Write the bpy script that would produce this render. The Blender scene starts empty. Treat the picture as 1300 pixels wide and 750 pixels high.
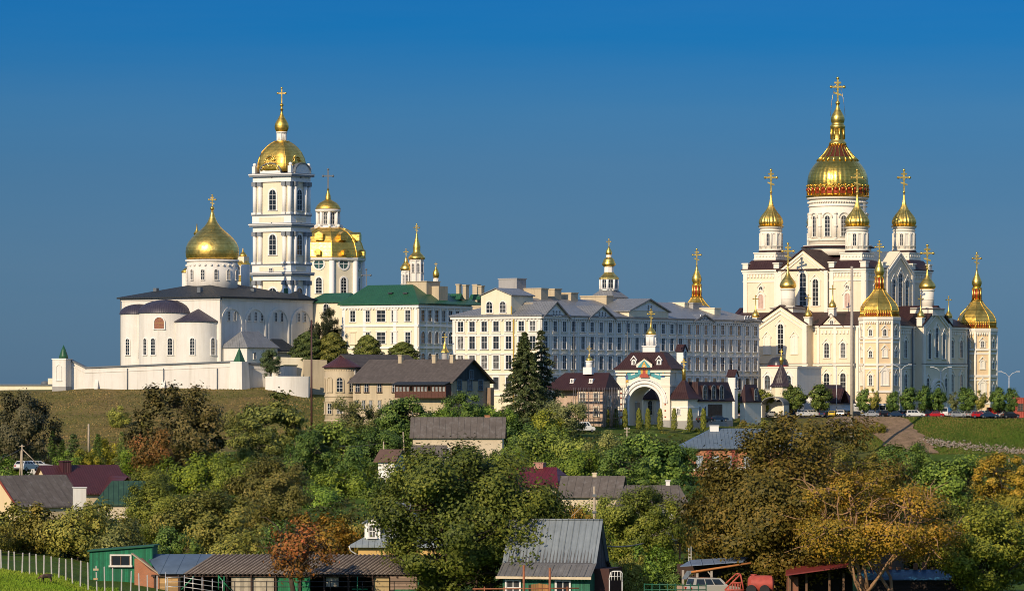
import bpy, math, random
import numpy as np
from mathutils import Vector, Matrix

scene = bpy.context.scene
col = scene.collection
R = math.radians
F = 5750.0            # focal length in photo pixels (photo is 1300 wide)
HZ = 500.0            # photo row of the horizon

# ------------------------------------------------------------------ camera, sky, sun, exposure
cam_data = bpy.data.cameras.new("camera")
cam_data.sensor_width = 36.0
cam_data.lens = 36.0 * F / 1300.0
cam_data.shift_y = (HZ - 375.0) / 1300.0
cam_data.clip_start = 1.0
cam_data.clip_end = 20000.0
cam = bpy.data.objects.new("camera", cam_data)
cam.location = (0, 0, 0)
cam.rotation_euler = (R(90), 0, 0)
col.objects.link(cam)
scene.camera = cam

SUN_AZ, SUN_EL = 30.0, 25.0     # degrees left of straight-behind-the-camera, and above the horizon
to_sun = Vector((-math.sin(R(SUN_AZ)) * math.cos(R(SUN_EL)), -math.cos(R(SUN_AZ)) * math.cos(R(SUN_EL)), math.sin(R(SUN_EL))))
world = bpy.data.worlds.new("World")
scene.world = world
world.use_nodes = True
wn, wl = world.node_tree.nodes, world.node_tree.links
wn.clear()
sky = wn.new("ShaderNodeTexSky")
sky.sky_type = 'NISHITA'
sky.sun_disc = False
sky.sun_elevation = R(SUN_EL)
sky.sun_rotation = R(180.0 + SUN_AZ)
sky.altitude = 900.0
sky.air_density = 1.0
sky.dust_density = 0.25
sky.ozone_density = 3.0
gen = wn.new("ShaderNodeTexCoord")
# clear deep sky above, a band of dull blue-grey air along the horizon
sepz = wn.new("ShaderNodeSeparateXYZ")
band = wn.new("ShaderNodeValToRGB")
SKY_STOPS = [(0.0, (0.077,0.154,0.331)), (0.0287, (0.094,0.175,0.329)), (0.0486, (0.083,0.18,0.332)), (0.0625, (0.063,0.19,0.362)), (0.0797, (0.015,0.182,0.404)), (0.10, (0.01,0.18,0.42)), (0.20, (0.80,0.82,0.88)), (0.5, (1.48,1.40,1.36)), (1.0, (1.6,1.52,1.48))]
while len(band.color_ramp.elements) > 1: band.color_ramp.elements.remove(band.color_ramp.elements[0])
for k_, (p_, c_) in enumerate(SKY_STOPS):
    e_ = band.color_ramp.elements[0] if k_ == 0 else band.color_ramp.elements.new(p_)
    e_.position = p_; e_.color = (*c_, 1)
tint = wn.new("ShaderNodeMix"); tint.data_type = 'RGBA'; tint.blend_type = 'MULTIPLY'
tint.inputs[0].default_value = 1.0
bg = wn.new("ShaderNodeBackground"); bg.inputs[1].default_value = 0.13
wo = wn.new("ShaderNodeOutputWorld")
wl.new(gen.outputs['Generated'], sepz.inputs[0])
wl.new(sepz.outputs[2], band.inputs[0])
wl.new(sky.outputs[0], tint.inputs[6])
wl.new(band.outputs[0], tint.inputs[7])
# the faintest uneven veil of high haze
veil_map = wn.new("ShaderNodeMapping"); veil_map.inputs['Scale'].default_value = (4.0, 4.0, 42.0); veil_map.inputs['Rotation'].default_value = (0, R(1.2), 0)
veil = wn.new("ShaderNodeTexNoise"); veil.inputs['Scale'].default_value = 1.6; veil.inputs['Detail'].default_value = 5.0; veil.inputs['Roughness'].default_value = 0.62
veil_r = wn.new("ShaderNodeMapRange"); veil_r.inputs[1].default_value = 0.35; veil_r.inputs[2].default_value = 0.75; veil_r.inputs[3].default_value = 0.0; veil_r.inputs[4].default_value = 0.035
haze_mix = wn.new("ShaderNodeMix"); haze_mix.data_type = 'RGBA'; haze_mix.inputs[7].default_value = (2.3, 2.6, 2.9, 1)
wl.new(gen.outputs['Generated'], veil_map.inputs[0]); wl.new(veil_map.outputs[0], veil.inputs['Vector'])
wl.new(veil.outputs[0], veil_r.inputs[0]); wl.new(veil_r.outputs[0], haze_mix.inputs[0])
wl.new(tint.outputs[2], haze_mix.inputs[6])
wl.new(haze_mix.outputs[2], bg.inputs[0])
wl.new(bg.outputs[0], wo.inputs[0])

sun_data = bpy.data.lights.new("sun", 'SUN')
sun_data.energy = 4.5
sun_data.angle = R(0.5)
sun_data.color = (1.0, 0.81, 0.57)
sun = bpy.data.objects.new("sun", sun_data)
sun.rotation_euler = (-to_sun).to_track_quat('-Z', 'Y').to_euler()
sun.location = (-300, -300, 300)
col.objects.link(sun)

scene.view_settings.view_transform = 'Standard'
scene.view_settings.look = 'None'
scene.view_settings.exposure = 0.0
scene.view_settings.gamma = 1.0
scene.view_settings.use_curve_mapping = False
scene.render.engine = 'CYCLES'
scene.cycles.max_bounces = 6
scene.cycles.diffuse_bounces = 3
scene.cycles.glossy_bounces = 3
scene.cycles.transmission_bounces = 3
scene.cycles.transparent_max_bounces = 4
scene.cycles.use_denoising = True
scene.cycles.filter_width = 1.0

# ------------------------------------------------------------------ small helpers
def wx(px, Y): return (px - 650.0) / F * Y
def wz(py, Y): return (HZ - py) / F * Y

def tag(o, label=None, cat=None, group=None, kind=None):
    if label: o["label"] = label
    if cat: o["category"] = cat
    if group: o["group"] = group
    if kind: o["kind"] = kind
    return o

def empty(name, loc, rz=0.0, label=None, cat=None, group=None):
    o = bpy.data.objects.new(name, None)
    o.empty_display_size = 0.5
    o.location = loc
    o.rotation_euler = (0, 0, rz)
    col.objects.link(o)
    return tag(o, label, cat, group)

def link(name, mesh, parent=None, loc=(0, 0, 0), rz=0.0):
    o = bpy.data.objects.new(name, mesh)
    o.location = loc
    o.rotation_euler = (0, 0, rz)
    col.objects.link(o)
    if parent is not None: o.parent = parent
    return o

def copy_tree(o, parent=None):
    c = o.copy()
    col.objects.link(c)
    if parent is not None: c.parent = parent
    for ch in list(o.children): copy_tree(ch, c)
    return c

class MB:
    """collects shapes for one mesh"""
    def __init__(s): s.v, s.f, s.m, s.s = [], [], [], []
    def add(s, vs, fs, m=0, smooth=False):
        b = len(s.v); s.v.extend(vs)
        for f in fs:
            s.f.append(tuple(i + b for i in f)); s.m.append(m); s.s.append(smooth)
        return s
    def box(s, x0, x1, y0, y1, z0, z1, m=0):
        vs = [(x0,y0,z0),(x1,y0,z0),(x1,y1,z0),(x0,y1,z0),(x0,y0,z1),(x1,y0,z1),(x1,y1,z1),(x0,y1,z1)]
        return s.add(vs, [(0,3,2,1),(4,5,6,7),(0,1,5,4),(1,2,6,5),(2,3,7,6),(3,0,4,7)], m)
    def cbox(s, cx, cy, w, d, z0, z1, m=0): return s.box(cx-w/2, cx+w/2, cy-d/2, cy+d/2, z0, z1, m)
    def prism(s, pts, z0, z1, m=0):
        n = len(pts)
        vs = [(x,y,z0) for x,y in pts] + [(x,y,z1) for x,y in pts]
        fs = [tuple(range(n-1,-1,-1)), tuple(range(n,2*n))] + [(i,(i+1)%n,(i+1)%n+n,i+n) for i in range(n)]
        return s.add(vs, fs, m)
    def exy(s, pts, y0, y1, m=0):      # polygon in xz pulled along y
        n = len(pts)
        vs = [(x,y0,z) for x,z in pts] + [(x,y1,z) for x,z in pts]
        fs = [tuple(range(n)), tuple(range(2*n-1,n-1,-1))] + [((i+1)%n,i,i+n,(i+1)%n+n) for i in range(n)]
        return s.add(vs, fs, m)
    def exx(s, pts, x0, x1, m=0):      # polygon in yz pulled along x
        n = len(pts)
        vs = [(x0,y,z) for y,z in pts] + [(x1,y,z) for y,z in pts]
        fs = [tuple(range(n-1,-1,-1)), tuple(range(n,2*n))] + [(i,(i+1)%n,(i+1)%n+n,i+n) for i in range(n)]
        return s.add(vs, fs, m)
    def lathe(s, prof, n=32, c=(0,0), m=0, smooth=True, lobes=0, amp=0.0, phase=0.0, sq=0, mats=None, a0=0.0, a1=None):
        if smooth:      # keep sharp turns of the outline sharp
            cuts = []
            for j in range(1, len(prof)-1):
                v1 = (prof[j][0]-prof[j-1][0], prof[j][1]-prof[j-1][1]); v2 = (prof[j+1][0]-prof[j][0], prof[j+1][1]-prof[j][1])
                l1, l2 = math.hypot(*v1), math.hypot(*v2)
                if l1 > 1e-6 and l2 > 1e-6 and (v1[0]*v2[0]+v1[1]*v2[1])/(l1*l2) < 0.72: cuts.append(j)
            if cuts:
                ends = [0] + cuts + [len(prof)-1]
                for p0, p1 in zip(ends[:-1], ends[1:]):
                    s._lathe(prof[p0:p1+1], n, c, m, True, lobes, amp, phase, sq, mats[p0:p1] if mats else None, a0, a1, p0 == 0, p1 == len(prof)-1)
                return s
        return s._lathe(prof, n, c, m, smooth, lobes, amp, phase, sq, mats, a0, a1)
    def _lathe(s, prof, n, c, m, smooth, lobes, amp, phase, sq, mats, a0, a1, bot=True, top=True):
        full = a1 is None
        cnt = n if full else n + 1
        span = 2*math.pi if full else (a1 - a0)
        vs = []
        for r, z in prof:
            for i in range(cnt):
                t = a0 + phase + span * i / n
                k = 1.0
                if lobes: k = 1.0 + amp * (abs(math.cos(lobes * t / 2.0)) - 0.6)
                if sq: k /= (abs(math.cos(t))**sq + abs(math.sin(t))**sq) ** (1.0/sq)
                vs.append((c[0] + r*k*math.cos(t), c[1] + r*k*math.sin(t), z))
        b = len(s.v); s.v.extend(vs)
        for j in range(len(prof)-1):
            mm = mats[j] if mats else m
            for i in range(n):
                i2 = (i+1) % cnt
                s.f.append((b+j*cnt+i, b+j*cnt+i2, b+(j+1)*cnt+i2, b+(j+1)*cnt+i)); s.m.append(mm); s.s.append(smooth)
        if full:
            if bot and prof[0][0] > 1e-4: s.f.append(tuple(b+i for i in range(n-1,-1,-1))); s.m.append(m); s.s.append(False)
            if top and prof[-1][0] > 1e-4: s.f.append(tuple(b+(len(prof)-1)*cnt+i for i in range(n))); s.m.append(m); s.s.append(False)
        return s
    def cyl(s, cx, cy, r, z0, z1, n=16, m=0, r1=None, smooth=True): return s.lathe([(r,z0),(r if r1 is None else r1,z1)], n, (cx,cy), m, smooth)
    def ball(s, c, r, m=0, n=10, sz=1.0):
        pr = [(max(r*math.sin(math.pi*i/6), 1e-5), c[2] - sz*r*math.cos(math.pi*i/6)) for i in range(7)]
        return s.lathe(pr, n, (c[0], c[1]), m)
    def tube(s, pts, rads, n=6, m=0, smooth=True, cap=True):
        pts = [Vector(p) for p in pts]
        b = len(s.v)
        for i, p in enumerate(pts):
            d = (pts[min(i+1,len(pts)-1)] - pts[max(i-1,0)]).normalized()
            u = d.cross(Vector((0,0,1)) if abs(d.z) < 0.9 else Vector((1,0,0))).normalized()
            w = d.cross(u)
            r = rads[i] if hasattr(rads,'__len__') else rads
            for k in range(n):
                t = 2*math.pi*k/n
                q = p + u*(r*math.cos(t)) + w*(r*math.sin(t))
                s.v.append(tuple(q))
        for i in range(len(pts)-1):
            for k in range(n):
                k2 = (k+1)%n
                s.f.append((b+i*n+k, b+i*n+k2, b+(i+1)*n+k2, b+(i+1)*n+k)); s.m.append(m); s.s.append(smooth)
        if cap:
            s.f.append(tuple(b+k for k in range(n-1,-1,-1))); s.m.append(m); s.s.append(False)
            s.f.append(tuple(b+(len(pts)-1)*n+k for k in range(n))); s.m.append(m); s.s.append(False)
        return s
    def bar(s, a, b_, r, n=5, m=0): return s.tube([a, b_], r, n, m)
    def gable(s, x0, x1, y0, y1, ze, zr, axis='y', over=0.4, th=0.25, m=0):   # two roof slopes with thickness; ridge along axis
        if axis == 'y': a0, a1, b0, b1 = x0, x1, y0-over, y1+over
        else: a0, a1, b0, b1 = y0, y1, x0-over, x1+over
        am = (a0+a1)/2; k = (zr-ze)/(am-a0); zo = ze - k*over
        p = [(a0-over,zo),(am,zr),(a1+over,zo),(a1+over,zo+th),(am,zr+th),(a0-over,zo+th)]
        return (s.exy if axis == 'y' else s.exx)(p, b0, b1, m)
    def hip(s, x0, x1, y0, y1, ze, zr, axis='x', inset=None, inset2=None, over=0.4, th=0.2, m=0):
        x0 -= over; x1 += over; y0 -= over; y1 += over
        if axis == 'x':
            i1 = (y1-y0)/2 if inset is None else inset; i2 = i1 if inset2 is None else inset2
            ym = (y0+y1)/2; ra, rb = (x0+i1,ym,zr), (x1-i2,ym,zr)
        else:
            i1 = (x1-x0)/2 if inset is None else inset; i2 = i1 if inset2 is None else inset2
            xm = (x0+x1)/2; ra, rb = (xm,y0+i1,zr), (xm,y1-i2,zr)
        vs = [(x0,y0,ze-th),(x1,y0,ze-th),(x1,y1,ze-th),(x0,y1,ze-th),(x0,y0,ze),(x1,y0,ze),(x1,y1,ze),(x0,y1,ze),ra,rb]
        fs = [(0,3,2,1),(0,1,5,4),(1,2,6,5),(2,3,7,6),(3,0,4,7)]
        if axis == 'x': fs += [(4,5,9,8),(6,7,8,9),(7,4,8),(5,6,9)]
        else: fs += [(4,5,8),(5,6,9,8),(6,7,9),(7,4,8,9)]
        return s.add(vs, fs, m)
    def frustum(s, x0, x1, y0, y1, z0, z1, ix, iy=None, m=0):
        iy = ix if iy is None else iy
        vs = [(x0,y0,z0),(x1,y0,z0),(x1,y1,z0),(x0,y1,z0),(x0+ix,y0+iy,z1),(x1-ix,y0+iy,z1),(x1-ix,y1-iy,z1),(x0+ix,y1-iy,z1)]
        return s.add(vs, [(0,3,2,1),(4,5,6,7),(0,1,5,4),(1,2,6,5),(2,3,7,6),(3,0,4,7)], m)
    def mesh(s, name, mats):
        me = bpy.data.meshes.new(name)
        me.from_pydata(s.v, [], s.f)
        for m in (mats if isinstance(mats, (list, tuple)) else [mats]): me.materials.append(m)
        me.polygons.foreach_set("material_index", s.m)
        me.polygons.foreach_set("use_smooth", s.s)
        me.update()
        return me
    def build(s, name, mats, parent=None, loc=(0,0,0), rz=0.0):
        return link(name, s.mesh(name, mats), parent, loc, rz)

# ------------------------------------------------------------------ materials
def nodes_of(name):
    m = bpy.data.materials.new(name); m.use_nodes = True
    nt = m.node_tree; nt.nodes.clear()
    out = nt.nodes.new("ShaderNodeOutputMaterial")
    b = nt.nodes.new("ShaderNodeBsdfPrincipled")
    nt.links.new(b.outputs[0], out.inputs[0])
    return m, nt, b

def mixc(nt, fac, a, b, blend='MIX'):
    n = nt.nodes.new("ShaderNodeMix"); n.data_type = 'RGBA'; n.blend_type = blend
    for i, v in ((0, fac), (6, a), (7, b)):
        if hasattr(v, 'is_linked') or hasattr(v, 'links'): nt.links.new(v, n.inputs[i])
        elif i == 0: n.inputs[0].default_value = v
        else: n.inputs[i].default_value = (v[0], v[1], v[2], 1)
    return n.outputs[2]

def noise(nt, scale, detail=3, rough=0.6, vec=None, stretch=None):
    tc = nt.nodes.new("ShaderNodeTexCoord")
    src = tc.outputs['Object']
    if stretch:
        mp = nt.nodes.new("ShaderNodeMapping"); mp.inputs['Scale'].default_value = stretch
        nt.links.new(src, mp.inputs[0]); src = mp.outputs[0]
    n = nt.nodes.new("ShaderNodeTexNoise"); n.inputs['Scale'].default_value = scale
    n.inputs['Detail'].default_value = detail; n.inputs['Roughness'].default_value = rough
    nt.links.new(src, n.inputs['Vector'])
    return n.outputs[0]

def ramp(nt, fac, lo, hi):
    n = nt.nodes.new("ShaderNodeMapRange"); n.inputs[1].default_value = lo; n.inputs[2].default_value = hi
    nt.links.new(fac, n.inputs[0]); return n.outputs[0]

def bump(nt, b, height, dist=0.05, strength=0.5):
    n = nt.nodes.new("ShaderNodeBump"); n.inputs['Distance'].default_value = dist; n.inputs['Strength'].default_value = strength
    nt.links.new(height, n.inputs['Height']); nt.links.new(n.outputs[0], b.inputs['Normal'])

def stucco(name, c, dirt=None, amount=0.5, rough=0.9, scale=0.35):
    m, nt, b = nodes_of(name)
    dirt = dirt or tuple(x*0.80 for x in c)
    big = ramp(nt, noise(nt, scale, 5, 0.65), 0.40, 0.72)
    run = ramp(nt, noise(nt, 1.0, 5, 0.75, stretch=(0.9, 0.9, 0.06)), 0.48, 0.82)
    a = mixc(nt, big, c, tuple(x*0.72 + y*0.28 for x, y in zip(c, dirt)))
    mth = nt.nodes.new("ShaderNodeMath"); mth.operation = 'MULTIPLY'; mth.inputs[1].default_value = min(1.0, amount*1.7)
    nt.links.new(run, mth.inputs[0])
    nt.links.new(mixc(nt, mth.outputs[0], a, dirt), b.inputs['Base Color'])
    b.inputs['Roughness'].default_value = rough
    bump(nt, b, noise(nt, 6.0, 4), 0.02, 0.35)
    return m

def sheet_metal(name, c, seam=0.6, axis='x', rough=0.45, metal=0.0, wear=None, spec=0.5):
    """standing-seam sheet: dull panels with thin seam lines, weathered"""
    m, nt, b = nodes_of(name)
    wear = wear or tuple(x*1.5+0.01 for x in c)
    patch = ramp(nt, noise(nt, 0.6, 6, 0.7), 0.40, 0.72)
    streak = ramp(nt, noise(nt, 1.0, 4, 0.65, stretch=(1.6, 1.6, 0.25)), 0.5, 0.75)
    a = mixc(nt, patch, c, tuple(x*0.72 for x in c))
    s2 = nt.nodes.new("ShaderNodeMath"); s2.operation = 'MULTIPLY'; s2.inputs[1].default_value = 0.45
    nt.links.new(streak, s2.inputs[0])
    a = mixc(nt, s2.outputs[0], a, wear)
    tc = nt.nodes.new("ShaderNodeTexCoord"); sep = nt.nodes.new("ShaderNodeSeparateXYZ")
    nt.links.new(tc.outputs['Object'], sep.inputs[0])
    pk = nt.nodes.new("ShaderNodeMath"); pk.operation = 'PINGPONG'; pk.inputs[1].default_value = seam/2
    if axis == 'xy':
        ad = nt.nodes.new("ShaderNodeMath"); ad.operation = 'ADD'
        nt.links.new(sep.outputs[0], ad.inputs[0]); nt.links.new(sep.outputs[1], ad.inputs[1]); nt.links.new(ad.outputs[0], pk.inputs[0])
    else: nt.links.new(sep.outputs[0 if axis == 'x' else 1], pk.inputs[0])
    line = nt.nodes.new("ShaderNodeMapRange"); line.inputs[1].default_value = 0.0; line.inputs[2].default_value = 0.06
    line.inputs[3].default_value = 1.0; line.inputs[4].default_value = 0.0
    nt.links.new(pk.outputs[0], line.inputs[0])
    bump(nt, b, line.outputs[0], 0.08, 0.8)
    nt.links.new(a, b.inputs['Base Color'])
    b.inputs['Roughness'].default_value = rough
    b.inputs['Metallic'].default_value = metal
    b.inputs['Specular IOR Level'].default_value = spec
    return m

def gold_mat(name, c=(0.86, 0.50, 0.10), rough=0.24, panel=1.0):
    m, nt, b = nodes_of(name)
    tc = nt.nodes.new("ShaderNodeTexCoord")
    br = nt.nodes.new("ShaderNodeTexVoronoi"); br.inputs['Scale'].default_value = 0.9
    nt.links.new(tc.outputs['Object'], br.inputs['Vector'])
    cc = mixc(nt, ramp(nt, noise(nt, 1.2, 4), 0.35, 0.7), c, (c[0]*0.78, c[1]*0.72, c[2]*0.6))
    nt.links.new(cc, b.inputs['Base Color'])
    b.inputs['Metallic'].default_value = 1.0
    rr = nt.nodes.new("ShaderNodeMapRange"); rr.inputs[3].default_value = rough*0.75; rr.inputs[4].default_value = rough*1.35
    nt.links.new(noise(nt, 0.9, 3), rr.inputs[0]); nt.links.new(rr.outputs[0], b.inputs['Roughness'])
    # sheets of gilded copper: each a little different, with seams between the courses
    sep = nt.nodes.new("ShaderNodeSeparateXYZ"); nt.links.new(tc.outputs['Object'], sep.inputs[0])
    pp = nt.nodes.new("ShaderNodeMath"); pp.operation = 'PINGPONG'; pp.inputs[1].default_value = 0.45
    nt.links.new(sep.outputs[2], pp.inputs[0])
    seam = ramp(nt, pp.outputs[0], 0.06, 0.0)
    sheet_ = mixc(nt, ramp(nt, br.outputs['Color'], 0.1, 0.9), cc, (c[0]*0.62, c[1]*0.56, c[2]*0.42))
    nt.links.new(mixc(nt, seam, mixc(nt, 0.6, cc, sheet_), (c[0]*0.35, c[1]*0.3, c[2]*0.25)), b.inputs['Base Color'])
    hgt = nt.nodes.new("ShaderNodeMath"); hgt.operation = 'ADD'
    nt.links.new(noise(nt, 1.6, 2), hgt.inputs[0]); nt.links.new(ramp(nt, br.outputs['Distance'], 0.0, 0.5), hgt.inputs[1])
    bump(nt, b, hgt.outputs[0], 0.07*panel, 0.4)
    return m

def plain(name, c, rough=0.7, metal=0.0, var=0.25, scale=2.0, spec=0.5):
    m, nt, b = nodes_of(name)
    nt.links.new(mixc(nt, ramp(nt, noise(nt, scale, 5, 0.65), 0.35, 0.7), c, tuple(x*(1-var) for x in c)), b.inputs['Base Color'])
    b.inputs['Roughness'].default_value = rough; b.inputs['Metallic'].default_value = metal
    b.inputs['Specular IOR Level'].default_value = spec
    return m

def boards(name, c, step=0.18, axis='x', rough=0.8):
    m, nt, b = nodes_of(name)
    tc = nt.nodes.new("ShaderNodeTexCoord"); sep = nt.nodes.new("ShaderNodeSeparateXYZ")
    nt.links.new(tc.outputs['Object'], sep.inputs[0])
    o = sep.outputs['xyz'.index(axis)]
    dv = nt.nodes.new("ShaderNodeMath"); dv.operation = 'DIVIDE'; dv.inputs[1].default_value = step
    fl = nt.nodes.new("ShaderNodeMath"); fl.operation = 'FLOOR'
    wh = nt.nodes.new("ShaderNodeTexWhiteNoise"); wh.noise_dimensions = '1D'
    nt.links.new(o, dv.inputs[0]); nt.links.new(dv.outputs[0], fl.inputs[0]); nt.links.new(fl.outputs[0], wh.inputs['W'])
    a = mixc(nt, wh.outputs[0], tuple(x*0.6 for x in c), tuple(min(1, x*1.25) for x in c))
    a = mixc(nt, ramp(nt, noise(nt, 2.5, 5, 0.7), 0.45, 0.8), a, tuple(x*0.55 for x in c))
    nt.links.new(a, b.inputs['Base Color']); b.inputs['Roughness'].default_value = rough
    fr = nt.nodes.new("ShaderNodeMath"); fr.operation = 'FRACT'; nt.links.new(dv.outputs[0], fr.inputs[0])
    bump(nt, b, ramp(nt, fr.outputs[0], 0.0, 0.12), 0.03, 0.8)
    return m

def brick_mat(name, c1, c2, mortar, scale=4.0):
    m, nt, b = nodes_of(name)
    tc = nt.nodes.new("ShaderNodeTexCoord"); sep = nt.nodes.new("ShaderNodeSeparateXYZ"); cmb = nt.nodes.new("ShaderNodeCombineXYZ")
    ad = nt.nodes.new("ShaderNodeMath")
    nt.links.new(tc.outputs['Object'], sep.inputs[0])
    nt.links.new(sep.outputs[0], ad.inputs[0]); nt.links.new(sep.outputs[1], ad.inputs[1])
    nt.links.new(ad.outputs[0], cmb.inputs[0]); nt.links.new(sep.outputs[2], cmb.inputs[1])
    br = nt.nodes.new("ShaderNodeTexBrick"); br.inputs['Scale'].default_value = scale
    br.inputs['Color1'].default_value = (*c1,1); br.inputs['Color2'].default_value = (*c2,1); br.inputs['Mortar'].default_value = (*mortar,1)
    br.inputs['Mortar Size'].default_value = 0.015
    nt.links.new(cmb.outputs[0], br.inputs['Vector'])
    nt.links.new(mixc(nt, ramp(nt, noise(nt, 0.8, 5), 0.4, 0.8), br.outputs[0], tuple(x*0.7 for x in c1)), b.inputs['Base Color'])
    b.inputs['Roughness'].default_value = 0.9
    return m

WHITE = stucco("white_lime_wash", (0.74, 0.71, 0.65), (0.54, 0.50, 0.43), 0.5)
TRIM = stucco("white_trim", (0.82, 0.80, 0.76), (0.64, 0.62, 0.56), 0.25)
CREAM = stucco("cream_stucco", (0.80, 0.71, 0.52), (0.62, 0.53, 0.37), 0.45)
PEACH = stucco("pale_peach_stucco", (0.80, 0.74, 0.61), (0.64, 0.57, 0.44), 0.35)
OCHRE = stucco("pale_ochre_stucco", (0.79, 0.71, 0.53), (0.58, 0.48, 0.31), 0.35)
TAN = stucco("old_tan_plaster", (0.52, 0.43, 0.29), (0.33, 0.27, 0.18), 0.7)
GREYWALL = stucco("grey_weathered_render", (0.40, 0.38, 0.35), (0.24, 0.22, 0.20), 0.7)
STONE = stucco("grey_plinth_stone", (0.34, 0.33, 0.31), (0.22, 0.21, 0.2), 0.6)
LEAD = plain("lead_flashing", (0.13, 0.15, 0.17), 0.6)
ROOF_SLATE = sheet_metal("dark_sheet_roof", (0.030, 0.036, 0.042), 0.7, 'xy', 0.6, wear=(0.05,0.058,0.066), spec=0.25)
ROOF_GREY = sheet_metal("grey_sheet_roof", (0.20, 0.205, 0.21), 0.7, 'xy', 0.45)
ROOF_GREEN = sheet_metal("green_sheet_roof", (0.020, 0.100, 0.042), 0.7, 'xy', 0.45, wear=(0.025, 0.12, 0.05))
ROOF_BROWN = sheet_metal("maroon_brown_roof", (0.046, 0.020, 0.021), 0.5, 'xy', 0.55, wear=(0.07, 0.034, 0.034), spec=0.3)
GOLD = gold_mat("gilded_copper", (0.97, 0.70, 0.20), 0.37)
GOLD_DULL = gold_mat("weathered_gilding", (0.92, 0.64, 0.16), 0.42)
ENAMEL = plain("red_enamel_band", (0.45, 0.07, 0.02), 0.35, 0.5, 0.4, 3.0)
def glass_mat():
    """dark panes; some windows are curtained, so each one differs a little"""
    m, nt, b = nodes_of("window_glass")
    oi = nt.nodes.new("ShaderNodeObjectInfo")
    cur = ramp(nt, oi.outputs['Random'], 0.5, 1.0)
    c = mixc(nt, cur, (0.018, 0.024, 0.032), (0.27, 0.265, 0.25))
    c = mixc(nt, ramp(nt, noise(nt, 1.1, 3), 0.4, 0.65), c, (0.02, 0.026, 0.034))
    nt.links.new(c, b.inputs['Base Color']); b.inputs['Roughness'].default_value = 0.1
    return m
GLASS = glass_mat()
FRAME_WHITE = plain("white_window_frame", (0.75, 0.74, 0.71), 0.6)
FRAME_BLUE = plain("faded_blue_frame", (0.18, 0.25, 0.30), 0.7)
FRAME_WOOD = plain("brown_window_frame", (0.16, 0.09, 0.05), 0.7)

# ------------------------------------------------------------------ shared window meshes
_wcache = {}
def window_mesh(kind, w, h, trim=TRIM, frame=FRAME_WHITE, pane=GLASS, t=0.2, hood=False, bars=2):
    key = (kind, round(w,2), round(h,2), trim.name, frame.name, pane.name, t, hood, bars)
    if key in _wcache: return _wcache[key]
    a, p = MB(), MB()
    hw = w/2
    if kind == 'rect':
        out = [(-hw,0),(hw,0),(hw,h),(-hw,h)]
        a.box(-hw-t,-hw,-0.16,0.01,0,h); a.box(hw,hw+t,-0.16,0.01,0,h)
        a.box(-hw-t,hw+t,-0.18,0.01,h,h+t)
        a.box(-hw-t-0.08,hw+t+0.08,-0.30,0.01,-0.16,0.0)
        if hood: a.box(-hw-t-0.15,hw+t+0.15,-0.34,0.01,h+t,h+t+0.15)
    else:
        n = 8; sp = h - hw
        arc = [(hw*math.cos(math.pi*i/n), sp + hw*math.sin(math.pi*i/n)) for i in range(n+1)]
        out = [(-hw,0),(hw,0)] + arc
        out = [(-hw,0),(hw,0)] + arc[0:-1] + [arc[-1]]
        a.box(-hw-t,-hw,-0.16,0.01,0,sp); a.box(hw,hw+t,-0.16,0.01,0,sp)
        for i in range(n):
            q = []
            for k in (i, i+1):
                t0 = math.pi*k/n
                q.append(((hw)*math.cos(t0), sp+hw*math.sin(t0))); q.append(((hw+t)*math.cos(t0), sp+(hw+t)*math.sin(t0)))
            a.exy([q[0], q[1], q[3], q[2]], -0.18, 0.01)
        a.box(-hw-t-0.06,hw+t+0.06,-0.28,0.01,-0.16,0.0)
        if hood:   # pointed kokoshnik moulding over the window
            r = hw+t
            a.exy([(-r-0.25,sp+0.2),(-r-0.25,sp+0.45),(0,h+t+0.9),(0,h+t+0.55)], -0.3, 0.01)
            a.exy([(r+0.25,sp+0.2),(0,h+t+0.55),(0,h+t+0.9),(r+0.25,sp+0.45)], -0.3, 0.01)
    b = 0.07
    a.box(-b/2,b/2,-0.09,-0.03,0.0,h-0.02,1)
    for k in range(1, bars+1):
        z = h*k/(bars+1)
        half = hw if (kind == 'rect' or z < h-hw) else math.sqrt(max(0.01, hw*hw-(z-(h-hw))**2))
        a.box(-half,half,-0.088,-0.03,z-b/2,z+b/2,1)
    if kind == 'rect':
        a.box(-hw,-hw+b,-0.085,-0.03,0,h,1); a.box(hw-b,hw,-0.085,-0.03,0,h,1)
    p.exy(out, -0.04, -0.015)
    r = (a.mesh("window", [trim, frame]), p.mesh("pane", [pane]))
    _wcache[key] = r
    return r

def put_window(parent, loc, rz, wm, label=None, name="window"):
    o = link(name, wm[0], parent, loc, rz)
    link("pane", wm[1], o)
    if label: o["label"] = label
    return o

FRONT, RIGHT = 0.0, math.pi/2     # which local face a window looks out of (-y or +x)

class Site:
    """local frame of one building: origin = corner nearest the camera, local -y face = lit front, local +x face = right side"""
    def __init__(s, name, label, cat, px, Y, zbase, rot=-33.0, group=None):
        s.C = Vector((wx(px, Y), Y)); s.zb = zbase; s.Y = Y; s.a = R(rot)
        s.ex = Vector((math.cos(s.a), math.sin(s.a))); s.ey = Vector((-math.sin(s.a), math.cos(s.a)))
        s.root = empty(name, (s.C.x, s.C.y, zbase), s.a, label, cat, group)
    def _solve(s, px, o, d):
        k = (px - 650.0)/F
        return (k*o.y - o.x) / (d.x - k*d.y)
    def X(s, px, y=0.0): return s._solve(px, s.C + s.ey*y, s.ex)
    def L(s, px, x=0.0): return s._solve(px, s.C + s.ex*x, s.ey)
    def Yat(s, x, y): return (s.C + s.ex*x + s.ey*y).y
    def Z(s, py, x=0.0, y=0.0): return (HZ - py)*s.Yat(x, y)/F - s.zb

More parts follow.
